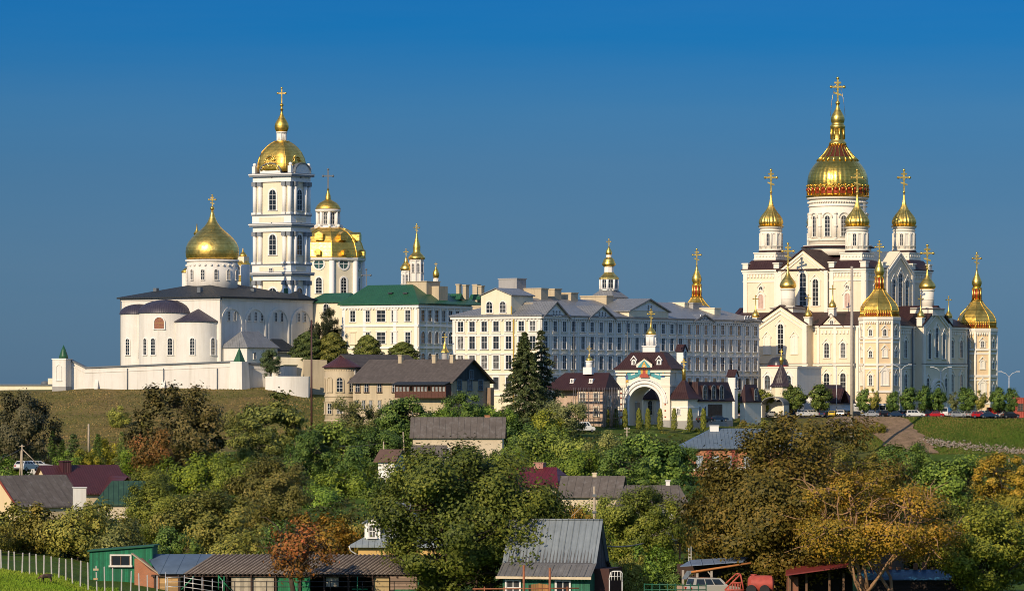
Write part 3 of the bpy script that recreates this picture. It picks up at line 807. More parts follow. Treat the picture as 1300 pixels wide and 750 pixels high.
# ------------------------------------------------------------------ bell tower
def bell_tower():
    s = Site("bell_tower", "tall square white and cream bell tower in tiers under a low gilded dome", "bell tower", 369.5, 1150, 0.0)
    r = s.root
    W = -s.X(319.2); D = s.L(396.0)
    cx, cy = -W/2, D/2
    Z = lambda py: s.Z(py)
    bands = [(220.5, 272, 284), (284, 335, 346), (346, 425, 440)]      # rows: top cornice, bottom of columns, bottom of base band
    body = MB()
    inset = 0.75
    BAND = plain("grey_lead_band", (0.22,0.24,0.26), 0.6)
    body.box(-W+inset,-inset,inset,D-inset,-3,Z(220))
    for k, (t, bcol, bb) in enumerate(bands):
        zt, zc, zb = Z(t), Z(bcol), Z(bb)
        trim = MB(); dark = MB()
        # base band (pedestal) under the columns
        MB().box(-W+0.15,-0.15,0.15,D-0.15,zb,zc-0.2).build("pedestal_band", [TRIM], r)
        body.box(-W+0.6+1.8,-0.6-1.8,0.1,D-0.1,zb+0.5,zc-0.6); body.box(-W+0.1,-0.1,0.6+1.8,D-0.6-1.8,zb+0.5,zc-0.6)
        MB().box(-W-0.05,0.05,-0.05,D+0.05,zc-0.2,zc+0.12).build("lead_band", [BAND], r)
        # entablature and projecting cornice
        ent = zt-1.9
        trim.box(-W+0.25,-0.25,0.25,D-0.25,ent,zt-0.6)
        dark.box(-W-0.45,0.45,-0.45,D+0.45,zt-0.6,zt-0.15)
        trim.box(-W-0.6,0.6,-0.6,D+0.6,zt-0.15,zt+0.05)
        dark.box(-W-0.5,0.5,-0.5,D+0.5,zt+0.05,zt+0.25)
        trim.build("cornice", [TRIM], r); dark.build("lead_band", [BAND], r)
        cm = MB().cyl(0,0,0.52,zc+0.1,ent-1.1,10,0).cbox(0,0,1.25,1.25,ent-1.1,ent,1).cbox(0,0,1.3,1.3,zc+0.1,zc+0.6,0).mesh("column", [TRIM, BAND])
        for (x, y) in [(-q, e) for q in (0.75, 2.45, W-2.45, W-0.75) for e in (0.45, D-0.45)] + [(-e, q) for q in (2.3, D-2.3) for e in (0.45, W-0.45)]:
            link("column", cm, r, (x, y, 0))
    body.build("wall", [stucco("light_cream_stucco", (0.80,0.70,0.52), (0.6,0.52,0.38), 0.4)], r)
    # belfry openings
    wt = window_mesh('arch', 2.1, 5.2, TRIM, FRAME_WHITE, GLASS, 0.45, False, 3)
    w3 = window_mesh('arch', 2.6, 6.2, TRIM, FRAME_WHITE, GLASS, 0.45, False, 2)
    for k, (py, wm) in enumerate(((266, wt), (323, wt), (396, w3))):
        for (x, y, rz) in ((cx, inset-0.02, 0), (-inset+0.02, cy, RIGHT), (cx, D-inset+0.02, math.pi), (-W+inset-0.02, cy, -RIGHT)):
            put_window(r, (x, y, Z(py)), rz, wm)
    kk = MB()
    for zz in (Z(264)+8.0, Z(322)+8.0):
        for (x, y) in ((cx, inset-0.3), (-inset+0.3, cy)): kk.ball((x,y,zz),0.4,n=8)
    kk.build("keystone", [LEAD], r)
    put_window(r, (cx, -0.16, Z(334)+(-2.2)), 0, window_mesh('rect', 1.0, 1.0, TRIM, FRAME_WHITE, GLASS, 0.12))
    MB().box(-2.0,-1.0,-0.3,0.1,Z(377),Z(366)).build("shutter", [ROOF_GREEN], r)
    # curved pediments on the top cornice
    ped = MB()
    z0 = Z(219.5)
    n = 14
    hp = D*0.36
    arc = [(-hp,z0-0.2)] + [(-hp*math.cos(math.pi*i/n), z0+0.2+2.3*math.sin(math.pi*i/n)) for i in range(n+1)] + [(hp,z0-0.2)]
    ped.exy([(a+cx,b) for a,b in arc], -0.35, 0.6); ped.exy([(a+cx,b) for a,b in arc], D-0.6, D+0.35)
    ped.exx([(a+cy,b) for a,b in arc], -0.6, 0.35); ped.exx([(a+cy,b) for a,b in arc], -W-0.35, -W+0.6)
    for (x,y) in ((-0.6,0.6),(-W+0.6,0.6),(-0.6,D-0.6),(-W+0.6,D-0.6)): ped.cbox(x,y,1.0,1.0,z0,z0+1.9).ball((x,y,z0+2.3),0.5)
    ped.build("pediment", [TRIM], r)
    rim, rim2 = MB(), MB()
    for (a0,a1) in zip(arc[1:-1], arc[2:-1]):
        rim.exy([(a0[0]+cx,a0[1]),(a1[0]+cx,a1[1]),(a1[0]*1.06+cx,a1[1]+0.25),(a0[0]*1.06+cx,a0[1]+0.25)], -0.6, 0.7)
        rim2.exx([(a0[0]+cy,a0[1]),(a1[0]+cy,a1[1]),(a1[0]*1.06+cy,a1[1]+0.25),(a0[0]*1.06+cy,a0[1]+0.25)], -0.7, 0.6)
    rim.build("pediment_flashing", [LEAD], r); rim2.build("pediment_flashing", [LEAD], r)
    H = lambda py: s.Z(py, cx, cy)
    k = s.Yat(cx, cy)/F
    pr = [(a*0.80,b) for a,b in [(6.1,H(219)),(6.25,H(214)),(6.2,H(207)),(5.9,H(201)),(5.2,H(194)),(4.2,H(188)),(3.0,H(183)),(2.1,H(180.5)),(1.7,H(179))]]
    dome = MB().lathe(pr, 40, (cx,cy), 0, True, sq=5)
    for q in range(4):      # hip ribs
        a = math.pi/4 + q*math.pi/2
        kq = 1/((abs(math.cos(a))**5*2)**0.2)
        dome.tube([(cx+p*kq*math.cos(a), cy+p*kq*math.sin(a), z) for p, z in pr], 0.16, 6)
    do = dome.build("dome", [GOLD_DULL], r)
    orn = MB()
    for q in range(4):
        a = q*math.pi/2
        def P(u, v, out): # local cartouche plane
            b = Vector((math.cos(a), math.sin(a))); tt = Vector((-b.y, b.x)); w = b*out + tt*u
            return (cx+w.x, cy+w.y, v)
        zc = H(206)
        for rr, th in ((1.35,0.28),(0.75,0.2)):
            orn.tube([P(rr*0.95*math.cos(2*math.pi*i/14), zc+rr*math.sin(2*math.pi*i/14), 4.9-0.05*rr) for i in range(15)], th, 6)
        for i in range(9):
            t = math.pi*i/8
            orn.ball(P(1.75*math.cos(t), zc-0.2+1.7*math.sin(t), 4.8-0.12*math.sin(t)*2), 0.3, n=6)
        for sg in (-1,1):
            orn.tube([P(sg*1.7,zc-0.6,4.95),P(sg*2.4,zc-1.2,5.0),P(sg*2.1,zc-1.9,5.05),P(sg*2.9,zc-2.2,5.0)], 0.25, 6)
    orn.build("cartouche", [GOLD], do)
    l = MB().cyl(cx,cy,1.15,H(179),H(167.5),12).cyl(cx,cy,1.45,H(169),H(167.5),12)
    for i in range(6):
        a = i*math.pi/3; l.box(cx+1.1*math.cos(a)-0.2, cx+1.1*math.cos(a)+0.2, cy+1.1*math.sin(a)-0.2, cy+1.1*math.sin(a)+0.2, H(178), H(168))
    l.build("lantern", [TRIM], do)
    MB().lathe([(2.0,H(181)),(1.9,H(179.5)),(1.3,H(178.6))], 16, (cx,cy)).build("collar", [GOLD], do)
    op = [(1.35,H(168)),(1.75,H(164)),(1.85,H(161)),(1.72,H(157.5)),(1.3,H(153.5)),(0.8,H(149.5)),(0.45,H(146)),(0.25,H(142)),(0.3,H(140)),(0.5,H(139)),(0.25,H(137.5)),(0.2,H(136)),(0.5,H(134)),(0.5,H(133)),(0.12,H(131))]
    MB().lathe(op, 16, (cx,cy)).build("finial", [GOLD_DULL], do)
    cross_mesh(H(111)-H(131), 1).build("cross", [GOLD_DULL], do, (cx,cy,H(131)), R(33))
bell_tower()

# ------------------------------------------------------------------ great old cathedral behind the tower
def old_cathedral():
    Y = 1215.0; zb = 0.0
    r = empty("old_cathedral", (wx(416.5,Y), Y, zb), R(-14), "old cream cathedral with a big octagonal gilded dome behind the bell tower", "cathedral")
    Z = lambda py: wz(py, Y) - zb
    ph = math.pi/8
    rad = 9.6
    b = MB().lathe([(rad-0.3,0),(rad-0.3,Z(330))], 8, (0,0), 0, False, phase=ph)
    for q in range(8):
        a = ph + q*math.pi/4
        b.cyl((rad-0.4)*math.cos(a), (rad-0.4)*math.sin(a), 0.75, 0, Z(332), 8, 1)
    b.lathe([(rad+0.1,Z(332)),(rad+0.5,Z(331)),(rad+0.7,Z(328.5)),(rad+0.7,Z(328))], 8, (0,0), 1, False, phase=ph)
    drum = b.build("drum", [OCHRE, TRIM], r)
    ap = (rad-0.3)*math.cos(math.pi/8)
    wa = window_mesh('arch', 1.6, 4.2, TRIM, FRAME_WHITE, GLASS, 0.4, False, 4)
    ro, rp = MB(), MB()
    for i in range(16):
        t0, t1 = 2*math.pi*i/16, 2*math.pi*(i+1)/16
        ro.exy([(1.35*math.cos(t0),1.35*math.sin(t0)),(1.75*math.cos(t0),1.75*math.sin(t0)),(1.75*math.cos(t1),1.75*math.sin(t1)),(1.35*math.cos(t1),1.35*math.sin(t1))], -0.2, 0.01)
    ro.box(-1.35,1.35,-0.1,-0.03,-0.08,0.08,1); ro.box(-0.08,0.08,-0.102,-0.03,-1.35,1.35,1)
    rp.exy([(1.4*math.cos(2*math.pi*i/16),1.4*math.sin(2*math.pi*i/16)) for i in range(16)], -0.04, -0.01)
    rw = (ro.mesh("round_window", [TRIM, FRAME_WHITE]), rp.mesh("pane", [plain("greenish_glass", (0.04,0.10,0.10), 0.1)]))
    for q in range(8):
        a = q*math.pi/4 - math.pi/2
        put_window(drum, (ap*math.cos(a), ap*math.sin(a), Z(373)), a+math.pi/2, wa)
        put_window(drum, (ap*math.cos(a), ap*math.sin(a), Z(336)), a+math.pi/2, rw, None, "round_window")
    pr = [(9.9,Z(329)),(9.95,Z(326.5)),(9.6,Z(318)),(9.0,Z(309)),(8.0,Z(301)),(6.6,Z(295)),(4.9,Z(291)),(3.9,Z(289.5))]
    d = MB().lathe(pr, 8, (0,0), 0, False, phase=ph)
    for q in range(8):
        a = ph + q*math.pi/4
        d.tube([(p*math.cos(a), p*math.sin(a), z) for p, z in pr], 0.18, 6)
    dome = d.build("dome", [GOLD_DULL], r)
    for q in range(0, 8):
        a = q*math.pi/4; c, s_ = math.cos(a), math.sin(a)
        for (ra, py, w, h) in ((8.1, 306, 1.1, 2.3), (9.4, 325, 0.8, 1.6)):
            z = Z(py); do = MB()
            def P(u, o, v): return (c*(ra+o)-s_*u, s_*(ra+o)+c*u, v)
            vs = [P(-w,-2.5,z),P(w,-2.5,z),P(w,0.9,z),P(-w,0.9,z),P(-w,-2.5,z+h*0.7),P(w,-2.5,z+h*0.7),P(w,0.9,z+h*0.7),P(-w,0.9,z+h*0.7),P(0,-2.5,z+h),P(0,0.9,z+h)]
            do.add(vs, [(0,3,2,1),(0,1,5,4),(1,2,6,5),(2,3,7,6),(3,0,4,7),(4,5,8),(7,9,6),(5,6,9,8),(7,4,8,9)])
            do.build("dormer", [GOLD], dome)
    ln = MB().lathe([(2.7,Z(291)),(2.7,Z(267))], 8, (0,0), 0, False, phase=ph)
    for q in range(8):
        a = ph + q*math.pi/4
        ln.cyl(2.9*math.cos(a), 2.9*math.sin(a), 0.42, Z(288), Z(269), 8)
        ln.ball((3.6*math.cos(a), 3.6*math.sin(a), Z(287)), 0.45)
    ln.lathe([(3.3,Z(269.5)),(3.5,Z(267)),(3.5,Z(266))], 16); ln.lathe([(3.7,Z(291)),(3.7,Z(288.5))], 16)
    lan = ln.build("lantern", [TRIM], r)
    wl2 = window_mesh('arch', 1.0, 3.2, TRIM, FRAME_WHITE, GLASS, 0.15, False, 2)
    for q in range(8):
        a = q*math.pi/4 - math.pi/2
        put_window(lan, (2.52*math.cos(a), 2.52*math.sin(a), Z(285)), a+math.pi/2, wl2)
    pr = [(3.35,Z(266)),(3.4,Z(264.5)),(3.0,Z(261)),(2.3,Z(257.5)),(1.3,Z(255)),(0.75,Z(253)),(0.7,Z(249)),(0.5,Z(246)),(0.22,Z(242)),(0.35,Z(240.5)),(0.12,Z(239))]
    MB().lathe(pr, 16).build("cupola", [GOLD_DULL], lan)
    cross_mesh(Z(214)-Z(239), 1).build("cross", [LEAD], lan, (0,0,Z(239)), R(14))
    # the body under the drum, and its green roof
    MB().box(-22,10.5,-6,40,-4,Z(382)).build("nave_wall", [CREAM], r)
    MB().hip(-22,10.5,-6,40,Z(382),Z(366),'y',over=0.6).build("roof", [ROOF_GREEN], r)
    # twin west turrets seen left of the bell tower
    for px, top, nm in ((308.5, 318, 0), (250, 299, 1)):
        yy = 1185.0
        o = empty("chapel_turret", (wx(px,yy), yy, 8), R(-33), ("slim cream turret with small gold caps peeping out left of the bell tower", "thin gold-tipped turret rising behind the left edge of the big gold dome")[nm], "turret")
        zz = lambda py: wz(py, yy) - 8
        if nm == 0:
            t = MB().cbox(0,0,4.2,4.2,0,zz(356)).cbox(0,0,3.2,3.2,zz(356),zz(336)).cbox(0,0,2.3,2.3,zz(336),zz(326)).build("shaft", [CREAM], o)
            MB().lathe([(2.6,zz(357)),(2.5,zz(355)),(1.7,zz(349))],8,phase=math.pi/8,smooth=False).lathe([(2.0,zz(337)),(1.9,zz(335)),(1.2,zz(331))],8,phase=math.pi/8,smooth=False).lathe(onion(1.0,zz(326),2.4),10).build("cap", [GOLD_DULL], o)
            put_window(t, (0,-1.62,zz(349)), 0, window_mesh('arch', 0.8, 2.2, TRIM, FRAME_WHITE, GLASS, 0.15, False, 1))
        else:
            MB().cyl(0,0,1.2,0,zz(304),10).build("shaft", [CREAM], o)
            MB().lathe([(1.4,zz(304)),(1.3,zz(303)),(0.7,zz(299)),(0.8,zz(298)),(0.9,zz(296)),(0.6,zz(294)),(0.2,zz(291)),(0.1,zz(284))],10).build("cap", [GOLD_DULL], o)
    yy = 1130.0
    o = empty("chapel_turret", (wx(236.5,yy), yy, 20), 0, "low white turret just left of the drum below the big gold dome", "turret")
    MB().cyl(0,0,1.1,0,wz(345,yy)-20,10).build("shaft", [WHITE], o)
    MB().lathe([(1.3,wz(346,yy)-20),(1.2,wz(344,yy)-20),(0.3,wz(340,yy)-20)],10).build("cap", [GOLD_DULL], o)
old_cathedral()
# ------------------------------------------------------------------ green-roofed residence
def green_residence():
    s = Site("green_roofed_residence", "cream two-storey residence with a green sheet-metal roof and brown chimney stack", "building", 530.7, 1110, 0.0)
    r = s.root
    x0 = s.X(434); y1 = s.L(612); ze = s.Z(386); zb = -4
    W = -x0
    mb = MB().box(x0,0,0,y1,zb,ze)
    t = MB()
    for py, h, p in ((388.5, 0.7, 0.35), (413, 0.5, 0.25), (441, 0.5, 0.25)):
        z = s.Z(py); t.box(x0-p,p,-p,y1+p,z-h/2,z+h/2)
    for q in (0.0, 0.5, 0.63):
        x = x0*(1-q) if q else x0+0.6
    for x in (x0+0.6, x0*0.70, x0*0.30, -0.6): t.box(x-0.45,x+0.45,-0.14,0.1,zb,ze-0.5)
    n = 9
    for i in range(n+1): t.box(-0.1,0.14,0.5+(y1-1)*i/n-0.35,0.5+(y1-1)*i/n+0.35,zb,ze-0.5)
    dentils_x(t, x0, 0, -0.05, ze-1.2, ze-0.75, 0.9, 0.4, 0.3)
    mb.build("wall", [CREAM], r); t.build("string_course", [TRIM], r)
    roof = MB()
    roof.hip(x0,0,0,15,ze+0.25,s.Z(361.5,x0/2,7.5),'x',inset=3.5,inset2=7.5,over=0.8,th=0.3)
    roof.hip(x0*0.86,0,4,y1,ze+0.255,s.Z(361.5,x0/2,12)-0.6,'y',inset=9,over=0.8,th=0.3)
    roof.build("roof", [ROOF_GREEN], r)
    w1 = window_mesh('arch', 1.6, 2.9, TRIM, FRAME_WHITE, GLASS, 0.22, False, 2)
    w2 = window_mesh('rect', 1.55, 2.7, TRIM, FRAME_WHITE, GLASS, 0.22, True, 2)
    wb = window_mesh('rect', 2.6, 2.7, TRIM, FRAME_WHITE, GLASS, 0.22, True, 2)
    for i, px in enumerate((448, 466.5, 484, 500.5, 518)):
        big = (i == 2)
        put_window(r, (s.X(px),0.01,s.Z(407.5)), 0, wb if big else w2)
        if i > 0: put_window(r, (s.X(px),0.01,s.Z(435.5)), 0, wb if big else w2)
        put_window(r, (s.X(px),0.01,s.Z(463)), 0, w2)
    put_window(r, (s.X(448),0.01,s.Z(436)), 0, window_mesh('rect', 1.5, 2.7, CREAM, FRAME_WHITE, CREAM, 0.2, True, 0), None, "blind_window")
    for i in range(n):
        y = 0.5+(y1-1)*(i+0.5)/n
        for py in (407.5, 435.5, 463):
            put_window(r, (-0.01, y, s.Z(py)), RIGHT, w1 if py > 410 else w2)
    c = MB()
    for (x, y, w, d, h) in ((-3.2,26,1.0,1.4,0.9),(-3.2,33,1.0,1.4,0.8),(-8,38,1.4,1.4,1.3),(-8,30,1.0,1.0,1.2)):
        c2 = MB().cbox(x,y,w,d,ze+0.5,s.Z(361.5,x0/2,8)+h-0.9).cbox(x,y,w+0.25,d+0.25,s.Z(361.5,x0/2,8)+h-0.9,s.Z(361.5,x0/2,8)+h-0.6)
        c2.build("chimney", [TAN], r)
    # the wide plastered stack behind the corner
    a, b = s.X(519, 9), s.X(546, 9)
    MB().box(a,b-0.4,8,14,ze,s.Z(357.5,-3,9)).box(a-0.2,b-0.2,7.8,14.2,s.Z(357.5,-3,9),s.Z(356.8,-3,9)).build("wide_stack", [TAN], r)
    MB().box(s.X(548,10),s.X(557,10),10,14,ze,s.Z(363,0,10)).build("wide_stack", [TAN], r)
    dm = MB()
    for y in (22, 31):
        dm.exx([(y-1.1,ze+1.6),(y+1.1,ze+1.6),(y,ze+3.0)], -5.0, -1.7)
    dm.build("dormer", [ROOF_GREEN], r)
    for x in (-6.0, -10.5):
        MB().box(x-0.6,x+0.6,3.0,4.2,s.Z(373,x,3),s.Z(371,x,3)).build("skylight", [GLASS], r)
    MB().tube([(0.25,0.25,ze),(0.25,0.25,zb)], 0.12, 6).build("downpipe", [LEAD], r)
    # link wing toward the bell tower
    s2 = Site("green_roofed_link", "narrow wing with a low green roof tucked between bell tower and cream residence", "building", 437, 1128, 0.0)
    x0 = s2.X(392)
    MB().box(x0,0,0,10,-3,s2.Z(384)).build("wall", [CREAM], s2.root)
    MB().hip(x0,0,0,10,s2.Z(384)+0.2,s2.Z(371),'x',inset=2,over=0.6).build("roof", [ROOF_GREEN], s2.root)
    put_window(s2.root, (x0*0.5,-0.01,s2.Z(400)), 0, w1)
green_residence()

# ------------------------------------------------------------------ small gilded chapel turrets behind it
def chapel_turrets():
    Y = 1165.0
    def turret(px, label, base, rows, top, crossrow, w):
        z0 = 15.0
        o = empty("chapel_turret", (wx(px,Y), Y, z0), R(-33), label, "turret")
        Z = lambda py: wz(py,Y)-z0
        k = Y/F
        m = MB().lathe([(w*k*0.9,0),(w*k*0.9,Z(base[1])),(w*k,Z(base[1])),(w*k,Z(base[0]))], 8, (0,0), 0, False, phase=math.pi/8)
        for q in range(8):
            a = q*math.pi/4+math.pi/8
            m.cyl(w*k*0.9*math.cos(a), w*k*0.9*math.sin(a), 0.22, 0, Z(base[1]), 6)
        sh = m.build("shaft", [WHITE], o)
        wm = window_mesh('arch', 0.75, 2.2, WHITE, FRAME_WHITE, GLASS, 0.1, False, 2)
        for q in range(8):
            a = q*math.pi/4 - math.pi/2
            put_window(sh, (w*k*0.84*math.cos(a), w*k*0.84*math.sin(a), Z(base[1])-3.0), a+math.pi/2, wm)
        MB().lathe([(r_*k, Z(py)) for r_, py in rows], 12).build("cap", [GOLD], o)
        cross_mesh(Z(crossrow)-Z(top), 3).build("cross", [GOLD], o, (0,0,Z(top)), R(33))
    turret(515.5, "smaller white turret with a low gold cap above the green roof", (342.5, 345), [(7.2,343),(7.6,341.5),(7.0,338.5),(5.0,336),(3.0,333),(2.2,331.5),(2.4,330),(1.0,327.5),(0.4,325)], 326, 316, 6.2)
    turret(529, "taller white turret with two gold tiers above the green roof", (327, 331), [(10.5,329),(10.8,327),(9.5,325),(6.5,322),(4.8,320),(4.6,317),(4.9,313),(4.2,310.5),(3.8,309),(3.0,307),(2.0,303),(1.2,299),(1.5,297.5),(0.6,296)], 297, 284, 9.3)
    turret(553.5, "slim gold-capped cupola to the right of the brown stack on the green roof", (352, 354), [(3.0,353),(4.0,350),(4.2,347),(3.2,344),(1.8,341.5),(1.0,339.5),(0.8,338)], 339, 333, 3.0)
    yy = 1158.0
    o = empty("roof_cross", (wx(465,yy), yy, wz(363,yy)), R(0), "dark roof cross standing right of the great octagonal dome", "cross")
    cross_mesh(wz(341,yy)-wz(363,yy), 1).build("cross_body", [LEAD], o)
chapel_turrets()

# ------------------------------------------------------------------ the long monastery block
def long_block():
    s = Site("long_monastery_block", "very long four-storey cream monastery block with grey roof, gables and rows of windows", "building", 686.7, 1030, -4.0)
    r = s.root
    x0 = s.X(575); y1 = s.L(963); ze = s.Z(400.5); zb = -5.0
    D = 24.0
    wall = MB().box(x0,0,0,y1,zb,ze)
    trim = MB()
    levels = [s.Z(425), s.Z(449), s.Z(474.5), s.Z(501)]
    for z, h, p in ((ze-0.35, 0.7, 0.45), (levels[0], 0.45, 0.22), (levels[1], 0.4, 0.22), (levels[2], 0.45, 0.25), (levels[3], 0.5, 0.25)):
        trim.box(x0-p,p,-p,y1+p,z-h/2,z+h/2)
    dentils_y(trim, 0.3, y1-0.3, 0, ze-1.15, ze-0.75, 0.95, 0.45, 0.32)
    dentils_x(trim, x0+0.3, -0.3, 0, ze-1.15, ze-0.75, 0.95, 0.45, 0.32)
    ncol = 25
    ys = [1.9 + (y1-3.6)*i/(ncol-1) for i in range(ncol)]
    for i in range(ncol-1):
        ym = (ys[i]+ys[i+1])/2
        trim.box(-0.05,0.15,ym-0.38,ym+0.38,zb,ze-1.2)
    for y in (0.4, y1-0.4): trim.box(-0.05,0.2,y-0.4,y+0.4,zb,ze-0.7)
    for x in (x0+0.4, -0.4): trim.box(x-0.4,x+0.4,-0.2,0.05,zb,ze-0.7)
    wall.build("wall", [OCHRE], r)
    trim.build("string_course", [stucco("cool_white_trim", (0.78,0.75,0.68), (0.6,0.57,0.5), 0.35)], r)
    wr = window_mesh('rect', 1.45, 2.5, TRIM, FRAME_WHITE, GLASS, 0.2, True, 1)
    wt = window_mesh('rect', 1.6, 3.1, TRIM, FRAME_WHITE, GLASS, 0.36, True, 1)
    wtop = window_mesh('rect', 1.55, 2.25, TRIM, FRAME_WHITE, GLASS, 0.32, False, 1)
    rows = [(s.Z(420), wtop), (s.Z(442.5), wt), (s.Z(468), wt)]
    for px in (585, 599.6, 615, 630, 646, 662, 676.5):
        for z, wm in rows: put_window(r, (s.X(px),-0.01,z), 0, wm)
    for y in ys:
        for z, wm in rows: put_window(r, (0.01,y,z), RIGHT, wm)
    low, lowp = MB(), MB()      # ground-floor windows, nearly all hidden: one part
    for y in ys:
        z = s.Z(494); low.box(-0.02,0.12,y-0.95,y+0.95,z-0.2,z+3.1); low.box(0.1,0.14,y-0.72,y+0.72,z,z+2.8,1)
    for px in (585, 599.6, 615, 630, 646): 
        x = s.X(px); z = s.Z(494); low.box(x-0.95,x+0.95,-0.12,0.02,z-0.2,z+3.1); low.box(x-0.72,x+0.72,-0.14,-0.1,z,z+2.8,1)
    tag(low.build("window_row", [TRIM, GLASS], r), kind="stuff")
    rz = ze + 4.4
    MB().hip(x0,0,0,y1,ze+0.2,rz,'y',inset=11,over=0.7,th=0.3).build("roof", [ROOF_GREY], r)
    # attic pavilion on the lit end
    a, b = s.X(611), s.X(649.5)
    zt, zp = s.Z(374), s.Z(365.5)
    at = MB().box(a,b,-0.12,9,ze,zt).exy([(a,zt),(b,zt),((a+b)/2,zp)], -0.12, 9).build("attic", [OCHRE], r)
    MB().gable(a,b,-0.12,9,zt,zp,'y',0.4,0.2).build("roof", [ROOF_GREY], at)
    wa = window_mesh('arch', 1.6, 2.5, TRIM, FRAME_WHITE, GLASS, 0.2, False, 2)
    for px in (622, 639): put_window(at, (s.X(px),-0.13,s.Z(396)), 0, wa)
    # gables along the shaded side
    def gable(pa, pb, apex, ebase, name="gable", depth=9.0, win=3):
        ya, yb = s.L(pa), s.L(pb); ym = (ya+yb)/2
        z0 = ze - 0.3 if ebase is None else s.Z(ebase, 0, ym); zp = s.Z(apex, 0, ym)
        m = MB().exx([(ya,ze-0.4),(yb,ze-0.4),(yb,z0),(ym,zp),(ya,z0)], -depth, 0.35)
        o = m.build(name, [OCHRE], r)
        MB().gable(-depth-2,0.35,ya,yb,z0,zp,'x',0.55,0.3).build("roof", [ROOF_GREY], o)
        tr = MB().exx([(ya+0.9,z0+0.15),(yb-0.9,z0+0.15),(ym,zp-0.75)], 0.33, 0.45)
        tr.build("tympanum", [TRIM], o)
        w = window_mesh('arch', 0.7, 1.2, TRIM, FRAME_WHITE, GLASS, 0.1, False, 1)
        for i in range(win): put_window(o, (0.46, ym+(i-(win-1)/2)*1.3, z0+0.35), RIGHT, w)
    gable(687.5, 720, 384, None)
    gable(746, 778, 389.5, None)
    gable(797, 847, 380.5, 395.5, win=2)
    gable(880, 903, 400, None)
    gable(931, 964, 406.5, None)
    # stacks and parapet blocks along the ridge
    def stack(pa, pb, t, bot, y, d=3.0, m=TAN, name="wide_stack"):
        # a block whose lit face spans columns pa..pb at depth y behind the front
        a, b = s.X(pa, y), s.X(pb, y); z1 = s.Z(t, (a+b)/2, y)
        MB().box(a,b,y,y+d,ze,z1).box(a-0.15,b+0.15,y-0.15,y+d+0.15,z1,z1+0.25).build(name, [m], r)
    GREYSTACK = stucco("grey_rendered_stack", (0.36,0.35,0.34), (0.25,0.24,0.23), 0.6)
    stack(633, 656, 354.5, 375, 14, 4, GREYSTACK)
    stack(663, 687, 367, 384, 17, 3)
    stack(688, 704, 367.5, 382, 24, 3)
    stack(705, 725, 372.5, 388, 30, 3)
    stack(737, 770, 376.5, 392, 42, 3)
    stack(600, 612, 389, 398, 6, 3)
    stack(665.5, 676, 386, 397, 5, 2)
    stack(846, 869, 385, 398, 78, 4, OCHRE); stack(869, 880, 385.5, 398, 80, 4, GREYSTACK); stack(880, 907, 392, 400, 83, 3, OCHRE)
    def sidewall(pa, pb, t, x=0.0): pass
    # tower with lantern growing out of the roof
    Yt = 1094.0
    lp = Vector((wx(773, Yt), Yt)) - s.C
    lx, ly = lp.dot(s.ex), lp.dot(s.ey)
    Z = lambda py: wz(py, Yt) - s.zb
    k = Yt/F
    tw = MB().cbox(lx,ly,6.4,6.4,ze,Z(376)).build("lantern_tower", [OCHRE], r)
    MB().lathe([(20.5*k*1.25,Z(378.5)),(20.5*k*1.25,Z(377.5)),(12*k,Z(368.5)),(11*k,Z(367))], 4, (lx,ly), 0, False, phase=math.pi/4).build("skirt_roof", [ROOF_GREY], tw)
    oc = MB().lathe([(11.3*k,Z(369)),(11.3*k,Z(355))], 8, (lx,ly), 0, False, phase=math.pi/8).lathe([(12.5*k,Z(355)),(12.5*k,Z(353.8))], 8, (lx,ly), 0, False, phase=math.pi/8)
    for q in range(8):
        a = q*math.pi/4+math.pi/8; oc.cyl(lx+11.2*k*math.cos(a), ly+11.2*k*math.sin(a), 0.3, Z(368), Z(355), 6)
    oc.lathe([(6.2*k,Z(353.9)),(6.2*k,Z(346)),(6.0*k,Z(338))], 8, (lx,ly), 0, False, phase=math.pi/8).lathe([(3.4*k,Z(339)),(3.4*k,Z(323.5))], 8, (lx,ly), 0, False)
    oc.build("lantern", [TRIM], tw)
    wq = window_mesh('arch', 1.1, 2.3, TRIM, FRAME_WHITE, GLASS, 0.2, False, 1)
    for q in range(8):
        a = q*math.pi/4 - math.pi/2; ap = 11.3*k*math.cos(math.pi/8)
        put_window(tw, (lx+ap*math.cos(a), ly+ap*math.sin(a), Z(366)), a+math.pi/2, wq)
    gp = MB().lathe([(12.8*k,Z(354.5)),(12.6*k,Z(352.5)),(10*k,Z(350)),(7.5*k,Z(347.5)),(6.4*k,Z(345.5))], 8, (lx,ly), 0, False, phase=math.pi/8)
    gp.lathe([(6.5*k,Z(338.5)),(8.6*k,Z(336.5)),(8.8*k,Z(334.5)),(7.2*k,Z(331.5)),(7.0*k,Z(330)),(6.0*k,Z(328.5)),(3.6*k,Z(326.5))], 16, (lx,ly))
    gp.lathe([(3.4*k,Z(323.5)),(4.1*k,Z(321.5)),(3.6*k,Z(318.5)),(1.6*k,Z(315)),(0.6*k,Z(312.5))], 12, (lx,ly))
    gp.build("cupola", [GOLD], tw)
    cross_mesh(Z(303)-Z(313), 3).build("cross", [GOLD], tw, (lx,ly,Z(313)), R(33))
    MB().tube([(0.3,0.2,ze),(0.3,0.2,zb)], 0.12, 6).build("downpipe", [LEAD], r)
    for px in (727, 795, 858): MB().tube([(0.35,s.L(px),ze),(0.35,s.L(px),zb)], 0.12, 6).build("downpipe", [LEAD], r)
    x = s.X(650)
    MB().tube([(x,-0.25,s.Z(388)),(x,-0.3,ze),(x+0.6,-0.35,ze-0.6),(x+0.6,-0.35,zb)], 0.13, 6).build("gas_pipe", [plain("yellow_pipe", (0.55,0.36,0.04), 0.6)], r)
long_block()

